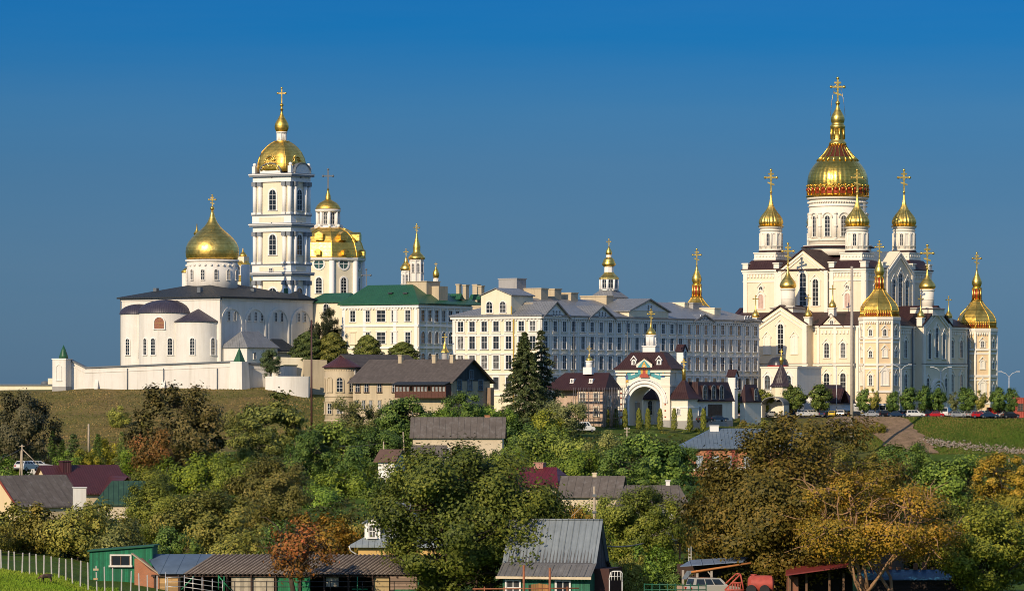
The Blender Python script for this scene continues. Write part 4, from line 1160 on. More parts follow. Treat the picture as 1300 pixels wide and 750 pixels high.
# ------------------------------------------------------------------ tan house with rounded end
def tan_house():
    s = Site("tan_house", "old two-storey tan house with dark gable end and long brown-grey roof", "house", 573, 985, -6.2)
    r = s.root
    x0 = s.X(448); y1 = s.L(622); ze = s.Z(483.5); zb = -3
    zr = s.Z(457, 0, y1/2)
    MB().box(x0,0,0,y1,zb,ze).build("wall", [TAN], r)
    MB().exx([(0,ze),(y1,ze),(y1/2,zr-0.1)], -0.25, 0.02).build("gable_end", [boards("dark_teal_boards", (0.035,0.055,0.062), 0.3, 'y')], r)
    MB().exx([(0,ze),(y1,ze),(y1/2,zr-0.1)], x0, x0+0.3).build("gable_end", [TAN], r)
    ROOF_OLD = sheet_metal("old_brown_slate_roof", (0.105,0.088,0.078), 1.1, 'x', 0.75, wear=(0.20,0.17,0.15), spec=0.2)
    MB().gable(x0,0,0,y1,ze,zr,'x',0.9,0.25).build("roof", [ROOF_OLD], r)
    for px in (509, 552, 574.5):
        x = s.X(px, y1/2-1); MB().cbox(x,y1/2-1,0.9,0.9,zr-2,zr+1.0).cbox(x,y1/2-1,1.1,1.1,zr+1.0,zr+1.2).build("chimney", [TAN], r)
    w = window_mesh('rect', 1.15, 2.1, FRAME_WOOD, FRAME_WHITE, GLASS, 0.14, False, 1)
    for px in (454.5, 465.5, 482, 501): put_window(r, (s.X(px),-0.01,s.Z(497.5)), 0, w)
    for px in (453, 462, 471, 482, 497): put_window(r, (s.X(px),-0.01,s.Z(519)), 0, window_mesh('rect', 0.9, 1.9, TAN, FRAME_WHITE, GLASS, 0.14, False, 1))
    wb = window_mesh('rect', 1.5, 2.2, FRAME_BLUE, FRAME_BLUE, GLASS, 0.16, False, 1)
    for f in (0.2, 0.47, 0.75): put_window(r, (0.02,y1*f,s.Z(495,0,8)), RIGHT, wb)
    put_window(r, (0.03,y1/2,ze+0.5), RIGHT, window_mesh('rect', 1.3, 1.8, FRAME_BLUE, FRAME_BLUE, GLASS, 0.14, False, 1))
    # glazed wooden veranda
    a, b = s.X(504,-1.5), s.X(568,-1.5)
    v = MB().box(a,b,-2.2,0,s.Z(505),s.Z(497)).box(a,b,-2.2,0,s.Z(490.5),s.Z(488))
    for i in range(15):
        x = a+(b-a)*i/14; v.box(x-0.09,x+0.09,-2.25,-2.05,s.Z(505),s.Z(489))
    v.box(b-0.1,b+0.02,-2.2,0,s.Z(505),s.Z(489))
    ve = v.build("veranda", [plain("dark_red_timber", (0.10,0.035,0.022), 0.7)], r)
    PCG = plain("pale_curtained_glass", (0.36,0.37,0.36), 0.3, 0, 0.6, 1.5)
    for i in range(14):
        x = a+(b-a)*i/14
        if i not in (4, 9): MB().box(x+0.2,x+(b-a)/14-0.2,-2.2,-2.12,s.Z(496.6),s.Z(491),0).build("pane", [PCG], ve)
    MB().exx([(-2.9,s.Z(488.5)),(0.2,s.Z(484)),(0.2,s.Z(484)+0.15),(-2.9,s.Z(488.5)+0.15)], a-0.5, b+0.3).build("roof", [ROOF_SLATE], ve)
    MB().box(0.02,1.2,y1-1.6,y1-0.2,zb,s.Z(492,0,y1)).build("brick_extension", [brick_mat("old_red_brick", (0.30,0.20,0.13),(0.26,0.17,0.11),(0.3,0.26,0.2))], r)
    # rounded stair tower with maroon half-cone roof and its own wing
    s2 = Site("round_ended_house", "tan house wing with a rounded end under a maroon conical roof", "house", 441, 1004, -6.2)
    r2 = s2.root
    rad = 21.8*1004/F; cx, cy = -rad*0.92, rad*0.75
    zt = s2.Z(466.5)
    body = MB().cyl(cx,cy,rad,-3,zt,40).box(cx,cx+rad,cy,cy+22,-3,zt)
    for k in range(44):
        a = 2*math.pi*k/44; body.ball((cx+rad*math.cos(a), cy+rad*math.sin(a), zt-0.55), 0.16, n=5)
    body.cyl(cx,cy,rad+0.18,zt-0.3,zt,40).cyl(cx,cy,rad+0.12,s2.Z(503)-0.2,s2.Z(503)+0.2,40).cyl(cx,cy,rad+0.12,s2.Z(533)-0.3,s2.Z(533),40)
    for q in (60, 0, -25): pass
    body.build("wall", [TAN], r2)
    apex = s2.Z(450.5, cx, cy)
    MB().lathe([(rad+0.6,zt),(rad+0.6,zt+0.15),(0.05,apex)], 40, (cx,cy)).build("cone_roof", [sheet_metal("dull_red_roof", (0.085,0.026,0.024), 0.5, 'xy', 0.55)], r2)
    rf = MB()
    L2 = s2.L(497, cx)
    rf.gable(cx-rad,cx+rad,cy,cy+26,zt,apex,'y',0.5,0.2)
    rf.build("roof", [ROOF_OLD], r2)
    wA = window_mesh('arch', 1.3, 3.1, TAN, FRAME_WHITE, GLASS, 0.3, False, 3)
    wR = window_mesh('rect', 1.3, 2.3, TAN, FRAME_WHITE, GLASS, 0.28, True, 2)
    wB = window_mesh('arch', 1.3, 3.1, TAN, TAN, TAN, 0.25, False, 0)
    for a, top in ((-62, wA), (-100, wB), (-140, wA), (-20, wA)):
        t = R(a); c, sn = math.cos(t), math.sin(t)
        put_window(r2, (cx+rad*0.99*c, cy+rad*0.99*sn, s2.Z(497)), t+math.pi/2, top)
        put_window(r2, (cx+rad*0.99*c, cy+rad*0.99*sn, s2.Z(525)), t+math.pi/2, wR)
    MB().tube([(cx+rad+0.1,cy-0.5,zt),(cx+rad+0.1,cy-0.5,-3)], 0.1, 6).build("downpipe", [FRAME_WHITE], r2)
    # little gold spike seen above its ridge
    Y = 1040.0
    o = empty("gold_cupola", (wx(564.5,Y), Y, 3), 0, "tiny gold tent-shaped cupola poking above the tan house roof", "cupola")
    Z = lambda py: wz(py,Y)-3
    MB().cyl(0,0,0.6,0,Z(447),8).build("shaft", [GREYWALL], o)
    MB().lathe([(1.0,Z(447)),(0.95,Z(446)),(0.45,Z(442)),(0.3,Z(438)),(0.1,Z(434))],8,smooth=False).build("cap", [GOLD], o)
    cross_mesh(Z(424)-Z(434),1).build("cross", [GOLD], o, (0,0,Z(434)))
tan_house()
# ------------------------------------------------------------------ monastery gate
def arch_front(mb, x0, x1, z0, z1, cx, rad, zs, y0, y1, m=0, n=20):
    """wall in xz with a round-headed opening, from y0 to y1"""
    mb.box(x0,cx-rad,y0,y1,z0,z1,m); mb.box(cx+rad,x1,y0,y1,z0,z1,m)
    for i in range(n):
        t0, t1 = math.pi*(1-i/n), math.pi*(1-(i+1)/n)
        xa, xb = cx+rad*math.cos(t0), cx+rad*math.cos(t1)
        mb.exy([(xa,zs+rad*math.sin(t0)),(xb,zs+rad*math.sin(t1)),(xb,z1),(xa,z1)], y0, y1, m)
def arch_ring(mb, cx, zs, r0, r1, y0, y1, zb=None, m=0, n=22):
    for i in range(n):
        t0, t1 = math.pi*i/n, math.pi*(i+1)/n
        mb.exy([(cx+r0*math.cos(t0),zs+r0*math.sin(t0)),(cx+r1*math.cos(t0),zs+r1*math.sin(t0)),(cx+r1*math.cos(t1),zs+r1*math.sin(t1)),(cx+r0*math.cos(t1),zs+r0*math.sin(t1))], y0, y1, m)
    if zb is not None:
        mb.box(cx-r1,cx-r0,y0,y1,zb,zs,m); mb.box(cx+r0,cx+r1,y0,y1,zb,zs,m)

def small_cupola(parent, x, y, z, r, hd, label=None, name="cupola", drum=True, dh=1.5):
    """little drum + onion + cross on a roof, one part with its cross"""
    m = MB()
    m.cyl(x,y,r*0.62,z-0.6,z+dh,10,1)
    m.cyl(x,y,r*0.8,z+dh-0.2,z+dh,10,1)
    m.lathe(onion(r,z+dh,hd),14,(x,y),0)
    o = m.build(name, [GOLD, TRIM], parent)
    cross_mesh(hd*0.75,3).build("cross", [GOLD], o, (x,y,z+dh+hd*0.95), R(25))
    return o

def gate():
    s = Site("monastery_gate", "cream monastery gateway with a great arch, bright mosaic and maroon roof", "gate", 850.5, 1028, -7.4, -22)
    r = s.root
    x0 = s.X(784); y1 = s.L(866); zt = s.Z(468.5); zs = s.Z(511.5)
    cx = s.X(819); rad = 3.75
    mb = MB()
    arch_front(mb, x0, 0, -1.5, zt, cx, rad, zs, 0, y1)
    # rusticated piers with small rosettes and cornices
    for a, b in ((x0,x0+2.0),(-2.0,0.0)):
        mb.box(a-0.1,b+0.1,-0.35,0.02,-1.5,zt-1.9)
        for py in (475, 489): mb.box(a-0.25,b+0.25,-0.5,0.02,s.Z(py)-0.25,s.Z(py)+0.2)
    mb.box(x0-0.35,0.35,-0.6,y1+0.3,zt-0.7,zt-0.1)
    mb.box(-0.02,0.3,y1*0.5-0.6,y1*0.5+0.6,-1.5,zt-0.8)
    mb.box(-0.02,0.18,0,y1,s.Z(489)-0.25,s.Z(489)+0.2)
    # pointed raised field for the mosaic
    mx = cx
    mb.exy([(mx-1.9,zt-0.2),(mx+1.9,zt-0.2),(mx+1.9,s.Z(462)),(mx,s.Z(455.2)),(mx-1.9,s.Z(462))], -0.62, 0.4)
    mb.build("wall", [PEACH], r)
    ring = MB()
    arch_ring(ring, cx, zs, rad, rad+0.5, -0.42, 0.01, -1.0); arch_ring(ring, cx, zs, rad+0.75, rad+1.35, -0.5, 0.01)
    arch_ring(ring, cx, zs, rad+1.5, rad+1.8, -0.65, 0.01)
    ring.build("archivolt", [TRIM], r)
    MB().box(x0-0.15,x0+2.15,-0.55,y1,-1.5,s.Z(536)).build("plinth", [STONE], r); MB().box(-2.15,0.35,-0.55,y1,-1.5,s.Z(533)).build("plinth", [STONE], r)
    ros = MB()
    for py in (499, 505, 513, 521, 529):
        for x in (x0+1.0, -1.0): ros.box(x-0.16,x+0.16,-0.45,-0.33,s.Z(py)-0.16,s.Z(py)+0.16)
    ros.build("rosette", [ENAMEL], r)
    # mosaic: plain coloured figure of a saint in a flame-shaped glory with two angels holding blue cloth
    teal = plain("teal_tesserae", (0.06,0.34,0.38), 0.45, 0, 0.4, 2.0); yel = plain("gold_tesserae", (0.72,0.42,0.06), 0.4, 0, 0.4, 3.0)
    red = plain("red_tesserae", (0.45,0.06,0.03), 0.5, 0, 0.4, 3.0); blu = plain("blue_tesserae", (0.05,0.10,0.28), 0.5, 0, 0.4, 3.0); wht = plain("white_tesserae", (0.75,0.72,0.65), 0.5)
    mo = MB(); y = -0.64
    zc = s.Z(470)
    def flat(pts, m, k): mo.exy([(mx+a, zc+b) for a, b in pts], y-0.012*k, y+0.1, m)
    flat([(-1.5,-1.0),(1.5,-1.0),(1.5,0.9),(0,2.4),(-1.5,0.9)], 0, 0)
    flat([(-0.75,-1.0),(0.75,-1.0),(0.9,0.2),(0.4,1.3),(0,2.1),(-0.4,1.3),(-0.9,0.2)], 1, 1)
    flat([(-0.4,-1.0),(0.4,-1.0),(0.32,0.4),(0.12,0.8),(-0.12,0.8),(-0.32,0.4)], 2, 2)
    flat([(0.18*math.cos(i*math.pi/4),1.0+0.2*math.sin(i*math.pi/4)) for i in range(8)], 4, 3)
    flat([(-1.2,-1.6),(1.2,-1.6),(0.8,-0.75),(-0.8,-0.75)], 2, 3)
    y = -0.2
    for sg in (-1, 1):
        q = lambda p: [(sg*a, b) for a, b in (p if sg > 0 else p[::-1])]
        flat(q([(1.5,0.1),(1.5,-1.3),(3.4,-2.0),(4.7,-2.2),(4.9,-0.1),(3.9,-0.3),(3.0,0.0)]), 0, 1)
        flat(q([(4.1,-2.2),(4.6,-2.3),(4.75,-1.2),(4.4,-0.7),(4.0,-1.4)]), 3, 2)
        flat(q([(4.0,-2.6),(4.7,-2.8),(4.6,-2.2),(4.15,-2.1)]), 1, 3)
        flat(q([(4.3,-0.75),(4.6,-0.75),(4.6,-0.45),(4.3,-0.45)]), 1, 3)
        flat(q([(2.4,-0.9),(3.4,-1.1),(3.4,-0.8),(2.4,-0.6)]), 4, 2)
    mo.build("mosaic", [teal, yel, red, blu, wht], r)
    roof = MB()
    e = 0.7
    roof.box(x0-e,e,-e-0.2,y1+e,zt-0.1,zt+0.15)
    roof.frustum(x0-e,e,-e-0.2,y1+e,zt+0.15,zt+1.0,1.0,0.8)
    roof.frustum(x0-e+1.0,e-1.0,-e+0.6,y1+e-0.8,zt+1.0,s.Z(446.5),2.2,2.4)
    roof.exy([(mx-2.1,s.Z(462)-0.1),(mx,s.Z(454.6)),(mx+2.1,s.Z(462)-0.1),(mx+2.1,s.Z(462)+0.1),(mx,s.Z(454.6)+0.3),(mx-2.1,s.Z(462)+0.1)], -0.8, 3.0)
    roof.build("roof", [ROOF_BROWN], r)
    wd = window_mesh('arch', 0.5, 0.8, TRIM, FRAME_WHITE, GLASS, 0.3, True, 0)
    for px in (804.5, 836.5):
        d = MB().cbox(s.X(px),1.0,1.1,1.6,s.Z(463),s.Z(457)).build("dormer", [TRIM], r)
        put_window(d, (s.X(px),0.19,s.Z(462)), 0, wd)
    dx, dy = s.X(826.5, y1/2), y1/2
    k = s.Yat(dx,dy)/F; H = lambda py: s.Z(py,dx,dy)
    d = MB().cbox(dx,dy,17*k,17*k*0.9,H(447.5),H(439.5)).cbox(dx,dy,19*k,19*k*0.9,H(440),H(438.8)).cyl(dx,dy,6.2*k,H(439),H(426),16)
    for q in range(8):
        a = q*math.pi/4; d.cyl(dx+6.2*k*math.cos(a),dy+6.2*k*math.sin(a),0.16,H(438),H(426),6)
    d.cyl(dx,dy,7*k,H(427),H(425),16)
    dr = d.build("drum", [TRIM], r)
    MB().lathe(onion(6.4*k,H(425.2),H(408)-H(425.2)),18,(dx,dy)).build("dome", [GOLD], dr)
    cross_mesh(H(392)-H(409),3).build("cross", [GOLD], dr, (dx,dy,H(409)), R(22))
    w = window_mesh('arch', 0.9, 2.0, TRIM, FRAME_WHITE, GLASS, 0.15, False, 2)
    put_window(r, (0.02,y1*0.5,s.Z(484)), RIGHT, w)
    # inner screen visible through the opening
    s2 = Site("inner_lodge", "small pale lodge with maroon roof glimpsed through the gate arch", "lodge", 833, 1044, -6.6, -33)
    x2 = s2.X(817)
    MB().box(x2,0,0,14,-1,s2.Z(507)).build("wall", [TRIM], s2.root)
    MB().hip(x2,0,0,14,s2.Z(507)+0.1,s2.Z(491,x2/2,3),'y',inset=2.2,over=0.6).build("roof", [ROOF_BROWN], s2.root)
    put_window(s2.root, (x2*0.45,-0.01,s2.Z(526)), 0, window_mesh('arch', 1.2, 3.2, TRIM, FRAME_BLUE, GLASS, 0.2, False, 2))
    for y in (2.2, 6.0): put_window(s2.root, (0.01,y,s2.Z(526)), RIGHT, window_mesh('arch', 1.1, 2.9, TRIM, FRAME_BLUE, GLASS, 0.2, False, 2))
    o = empty("gate_hut", (wx(805,1036),1036,-7), R(-22), "pale grey hut standing inside the gate arch on the left", "hut")
    MB().cbox(0,0,2.2,2.0,0,wz(511,1036)+7).build("wall", [GREYWALL], o); MB().cbox(0,0,2.5,2.3,wz(511,1036)+7,wz(510,1036)+7).build("roof", [TRIM], o)
gate()

def gate_annex():
    s = Site("gate_annex", "cream corner pavilion with a steep maroon pyramid roof and shaded wing beside the gate arch", "annex", 873, 1026, -7.4, -33)
    r = s.root
    x0 = s.X(850.5); ya = s.L(886); y1 = s.L(930)
    zt = s.Z(506)
    MB().box(x0,0,0,ya,-2,zt).box(-4.0,-0.05,ya,y1,-2,s.Z(508)-0.2).build("wall", [PEACH], r)
    MB().box(x0-0.1,0.1,-0.1,y1,-2,s.Z(534)).build("plinth", [STONE], r)
    MB().box(x0-0.12,0.12,-0.12,ya+0.1,s.Z(517)-0.12,s.Z(517)+0.12).box(x0-0.15,0.15,-0.15,ya+0.1,zt-0.5,zt-0.1).build("string_course", [TRIM], r)
    ap = s.Z(481.5,x0/2,ya/2)
    f = MB().frustum(x0-0.8,0.8,-0.8,ya+0.8,zt-0.1,zt+0.35,0.3)
    f.frustum(x0-0.5,0.5,-0.5,ya+0.5,zt+0.35,zt+1.5,0.95).frustum(x0+0.45,-0.45,0.45,ya-0.45,zt+1.5,ap,(-x0-0.9)/2-0.25,(ya-0.9)/2-0.25)
    f.build("pyramid_roof", [ROOF_BROWN], r)
    cx, cy = x0/2, ya/2; H = lambda py: s.Z(py,cx,cy)
    MB().lathe([(0.42,ap-0.4),(0.42,H(471.5)),(0.55,H(471)),(0.5,H(469)),(0.2,H(467.5)),(0.06,H(466))],12,(cx,cy)).build("cupola", [GOLD], r)
    cross_mesh(H(455)-H(467),3).build("cross", [GOLD], r, (cx,cy,H(467)), R(25))
    put_window(r, (s.X(861.5),-0.01,s.Z(526)), 0, window_mesh('arch', 0.75, 1.4, TRIM, FRAME_WHITE, GLASS, 0.25, False, 1))
    z0, z1 = s.Z(509), s.Z(484.5,0,ya+4)
    MB().box(-4.3,0.5,ya-0.3,y1+0.4,z0-0.1,z0+0.15).frustum(-4.2,0.35,ya-0.2,y1+0.3,z0+0.15,z1,1.0,1.2).build("mansard_roof", [ROOF_BROWN], r)
    wd = window_mesh('arch', 1.4, 2.9, LEAD, FRAME_WHITE, GLASS, 0.3, False, 2)
    for px in (894, 905, 915):
        y = s.L(px, 0); d = MB().box(-2.0,0.15,y-0.9,y+0.9,z0+0.4,z0+3.6).build("dormer", [ROOF_BROWN], r)
        put_window(d, (0.17,y,z0+0.5), RIGHT, wd)
    for px in (888, 895): put_window(r, (-0.03,s.L(px),s.Z(529,0,ya)), RIGHT, window_mesh('arch', 0.9, 2.4, TRIM, FRAME_WHITE, GLASS, 0.2, False, 1))
    y = s.L(908); MB().box(-0.2,0.02,y-3.2,y+3.2,s.Z(531,0,y),s.Z(513,0,y)).build("shop_front", [plain("dark_shop_glass", (0.07,0.05,0.045), 0.25, 0, 0.6, 1.0)], r)
    # second wing and the gabled bay behind
    s2 = Site("shaded_side_wing", "low white wing with a maroon mansard roof at the far end of the long block", "annex", 946, 1048, -6.4, -33)
    x0 = s2.X(939.5); y1 = s2.L(966)
    MB().box(x0,0,0,y1,-2,s2.Z(510.5)).build("wall", [PEACH], s2.root)
    MB().box(x0-0.4,0.4,-0.4,y1,s2.Z(510.5),s2.Z(510.5)+0.2).frustum(x0-0.3,0.3,-0.3,y1,s2.Z(510.5)+0.2,s2.Z(488),0.9,1.2).build("mansard_roof", [ROOF_BROWN], s2.root)
    y = y1*0.62
    d = MB().box(-2.0,0.25,y-1.0,y+1.0,s2.Z(508),s2.Z(492)).build("dormer", [ROOF_BROWN], s2.root)
    put_window(d, (0.27,y,s2.Z(507)), RIGHT, window_mesh('arch', 1.2, 2.4, LEAD, FRAME_WHITE, GLASS, 0.2, False, 2))
    for i, (px, apex, base, lab) in enumerate(((862.5, 436, 520, "white gabled bay with a small maroon roof just right of the gate roof"), (927.5, 468, 526, "white gabled bay with a small maroon roof beside the far wing"))):
        s3 = Site("gabled_bay", lab, "bay", px+5, (1048, 1060)[i], -6, -33, None)
        xb = s3.X(px-3.5); yb = s3.L(px+9)
        zt = s3.Z(apex+8)
        MB().exx([(0,-2),(yb,-2),(yb,zt),(yb/2,s3.Z(apex+2)),(0,zt)], xb, 0).build("wall", [TRIM], s3.root)
        MB().gable(xb,0,0,yb,zt,s3.Z(apex+2),'x',0.3,0.2).build("roof", [ROOF_BROWN], s3.root)
        put_window(s3.root, (0.02,yb/2,s3.Z(apex+24)), RIGHT, window_mesh('arch', 1.0, 2.6, TRIM, FRAME_WHITE, GLASS, 0.2, False, 1))
gate_annex()

# ------------------------------------------------------------------ building under repair, with scaffolding
def repair_house():
    s = Site("house_under_repair", "pinkish brick house under repair, with maroon roof and tiny gold cupola, by the gate", "building", 766, 1010, -8.0, -25)
    r = s.root
    x0 = s.X(733); y1 = s.L(784); zt = s.Z(494.5)
    BR = brick_mat("pink_brick", (0.50,0.34,0.25),(0.56,0.42,0.32),(0.52,0.46,0.38), 3.0)
    MB().box(x0,0,0,y1,-3,zt).box(x0-6.5,x0,2,y1,-3,zt).build("wall", [BR], r)
    MB().hip(x0-7.5,0,0,y1,zt+0.1,s.Z(473,x0/2,4),'x',inset=3.5,inset2=1.0,over=0.8).build("roof", [ROOF_BROWN], r)
    for px in (725.5, 749.5):
        x = s.X(px,0.8); d = MB().cbox(x,1.8,0.9,1.4,s.Z(486),s.Z(480.5)).build("dormer", [TRIM], r)
        put_window(d, (x,1.09,s.Z(485.5)), 0, window_mesh('arch', 0.4, 0.7, TRIM, FRAME_WHITE, GLASS, 0.2, False, 0))
    w = window_mesh('rect', 1.2, 2.0, PEACH, FRAME_WHITE, GLASS, 0.2, False, 1)
    for px in (740, 757): 
        for py in (510, 528): put_window(r, (s.X(px),-0.01,s.Z(py)), 0, w)
    for y in (3, 8): put_window(r, (0.01,y,s.Z(515)), RIGHT, w)
    cx, cy = s.X(748,3.5), 3.5; H = lambda py: s.Z(py,cx,cy); k = s.Yat(cx,cy)/F
    d = MB().cbox(cx,cy,12*k,12*k,H(475),H(466)).cyl(cx,cy,4.2*k,H(466),H(458.5),12).cyl(cx,cy,5*k,H(459),H(457.8),12).build("drum", [TRIM], r)
    MB().lathe(onion(4.2*k,H(458),H(447.5)-H(458)),14,(cx,cy)).build("dome", [GOLD], d)
    cross_mesh(H(439)-H(448),3).build("cross", [GOLD], d, (cx,cy,H(448)), R(25))
    # scaffolding
    sc = Site("scaffolding", "grid of scaffold poles and plank decks around the pink brick house", "scaffolding", 768, 1008.5, -8.0, -25)
    p = MB(); dk = MB()
    xa = sc.X(731); yb = sc.L(788)
    for i in range(7):
        x = xa*(i/6)
        for y in (-1.2, -0.2): p.bar((x,y,-2),(x,y,zt+0.5),0.06,5)
    for j in range(7):
        y = yb*j/6
        for x in (0.5, 1.6): p.bar((x,y,-2),(x,y,zt+0.5),0.06,5)
    for z in (0.4, 2.6, 4.8, 7.0):
        p.bar((xa,-1.2,z+1),(0,-1.2,z+1),0.05,5); p.bar((1.6,0,z+1),(1.6,yb,z+1),0.05,5)
        dk.box(xa,0.1,-1.25,-0.3,z-0.06,z+0.06); dk.box(0.55,1.6,0,yb,z-0.06,z+0.06)
    for i in range(0,6,2): p.bar((xa*(i/6),-1.2,0),(xa*((i+1)/6),-1.2,4.8),0.05,5)
    p.build("scaffold_poles", [plain("dull_steel", (0.25,0.22,0.20), 0.5, 0.6)], sc.root)
    dk.build("plank_deck", [boards("scaffold_planks", (0.30,0.20,0.12), 0.3, 'y')], sc.root)
repair_house()

# ------------------------------------------------------------------ small chapels at the foot of the big cathedral
def small_chapels():
    Y = 1085.0
    s = Site("side_chapel", "grey chapel with a dark half-dome in the shade beside the long block", "chapel", 1012, 1098, -6.0, -33)
    x0 = s.X(966); H = lambda py: s.Z(py)
    MB().box(x0,0,0,12,-1,s.Z(466)).box(x0-0.2,0.2,-0.2,12,s.Z(467),s.Z(465)).build("wall", [PEACH], s.root)
    cx = s.X(977,-0.3); k = s.Y/F
    MB().lathe([(13.5*k,s.Z(466)),(13.5*k,s.Z(465)),(13*k,s.Z(461)),(11.2*k,s.Z(456.5)),(8*k,s.Z(453.5)),(3*k,s.Z(452)),(0.02,s.Z(451.7))],24,(cx,4.0)).build("dome", [sheet_metal("dark_blue_dome", (0.03,0.035,0.05), 0.8, 'xy', 0.35)], s.root)
    MB().tube([(cx+13.6*k*math.cos(t),4+13.6*k*math.sin(t),s.Z(464)) for t in [math.pi+math.pi*i/12 for i in range(13)]],0.14,6).build("red_rim", [plain("red_lit_edge", (0.45,0.02,0.02), 0.5)], s.root)  # the dome's red-lit edge, put in as a red tube
    wm = window_mesh('arch', 1.5, 3.4, TRIM, FRAME_BLUE, GLASS, 0.35, True, 2)
    for px in (974.5, 1001): put_window(s.root, (s.X(px),-0.01,s.Z(494)), 0, wm)
    o = empty("well_chapel", (wx(992,1070),1070,-6.0), R(-20), "beige octagonal well chapel under a tall dark maroon tent roof with gold cupola", "chapel")
    k = 1070/F; Z = lambda py: wz(py,1070)+6
    MB().lathe([(12.6*k,-1),(12.6*k,Z(490.5))],8,phase=math.pi/8,smooth=False).build("wall", [CREAM], o)
    MB().lathe([(15.2*k,Z(491)),(15.0*k,Z(490)),(11.5*k,Z(486)),(9.0*k,Z(479)),(5.0*k,Z(470)),(1.5*k,Z(462.5))],8,phase=math.pi/8,smooth=False).build("tent_roof", [sheet_metal("dark_tent_roof", (0.045,0.028,0.034), 0.5, 'xy', 0.5)], o)
    MB().lathe([(0.35,Z(463)),(0.3,Z(460.5)),(0.55,Z(458)),(0.6,Z(456)),(0.3,Z(452.5)),(0.06,Z(450.5))],10).build("cupola", [GOLD], o)
    cross_mesh(Z(443)-Z(451.5),1).build("cross", [GOLD], o, (0,0,Z(451.5)))
    for q in range(8):
        a = q*math.pi/4-math.pi/2; e = 12.6*k*math.cos(math.pi/8)
        put_window(o, (e*math.cos(a), e*math.sin(a), Z(524)), a+math.pi/2, window_mesh('arch', 1.0, 3.2, PEACH, FRAME_WOOD, GLASS, 0.2, False, 1))
    # curved low porch roofs
    o = empty("arched_canopy", (wx(984,1064),1064,-6.0), R(-20), "low barrel-roofed canopy with a grey roof in front of the well chapel", "canopy")
    k = 1064/F; Z = lambda py: wz(py,1064)+6
    b = MB()
    for i in range(14):
        t0, t1 = math.pi*i/14, math.pi*(i+1)/14; r0, r1 = 14*k, 15.2*k; zc = Z(514)
        b.exy([(r0*math.cos(t0),zc+r0*math.sin(t0)*0.7),(r1*math.cos(t0),zc+r1*math.sin(t0)*0.7),(r1*math.cos(t1),zc+r1*math.sin(t1)*0.7),(r0*math.cos(t1),zc+r0*math.sin(t1)*0.7)],-2.5,2.5)
    b.build("barrel_roof", [ROOF_GREY], o)
    MB().box(-15*k,-13.6*k,-2.2,2.2,-1,Z(513)).box(13.6*k,15*k,-2.2,2.2,-1,Z(513)).box(-13.6*k,13.6*k,1.8,2.2,-1,Z(510)).build("wall", [PEACH], o)
    s = Site("gabled_pavilion", "small pavilion with a bright maroon gable roof behind the parked cars", "pavilion", 1054, 1072, -6.0, -33)
    x0 = s.X(1037); yl = 11
    x0 = s.X(1021)
    MB().exx([(0,-1),(0.02,-1),(0.02,0.1),(0,0.1)],-0.1,0)
    zt, za = s.Z(509), s.Z(489.5)
    MB().exy([(x0,-1),(0,-1),(0,zt),(x0/2,za),(x0,zt)],0,yl).build("wall", [TRIM], s.root)
    MB().gable(x0,0,0,yl,zt,za,'y',0.6,0.25).build("roof", [ROOF_BROWN], s.root)
    MB().gable(-4.5,2.0,1.0,5.0,zt,za-0.8,'x',0.3,0.2).build("roof", [ROOF_BROWN], s.root)
    put_window(s.root, (x0/2,-0.01,0.6), 0, window_mesh('arch', 1.4, 2.6, TRIM, FRAME_WOOD, GLASS, 0.2, False, 1))
small_chapels()
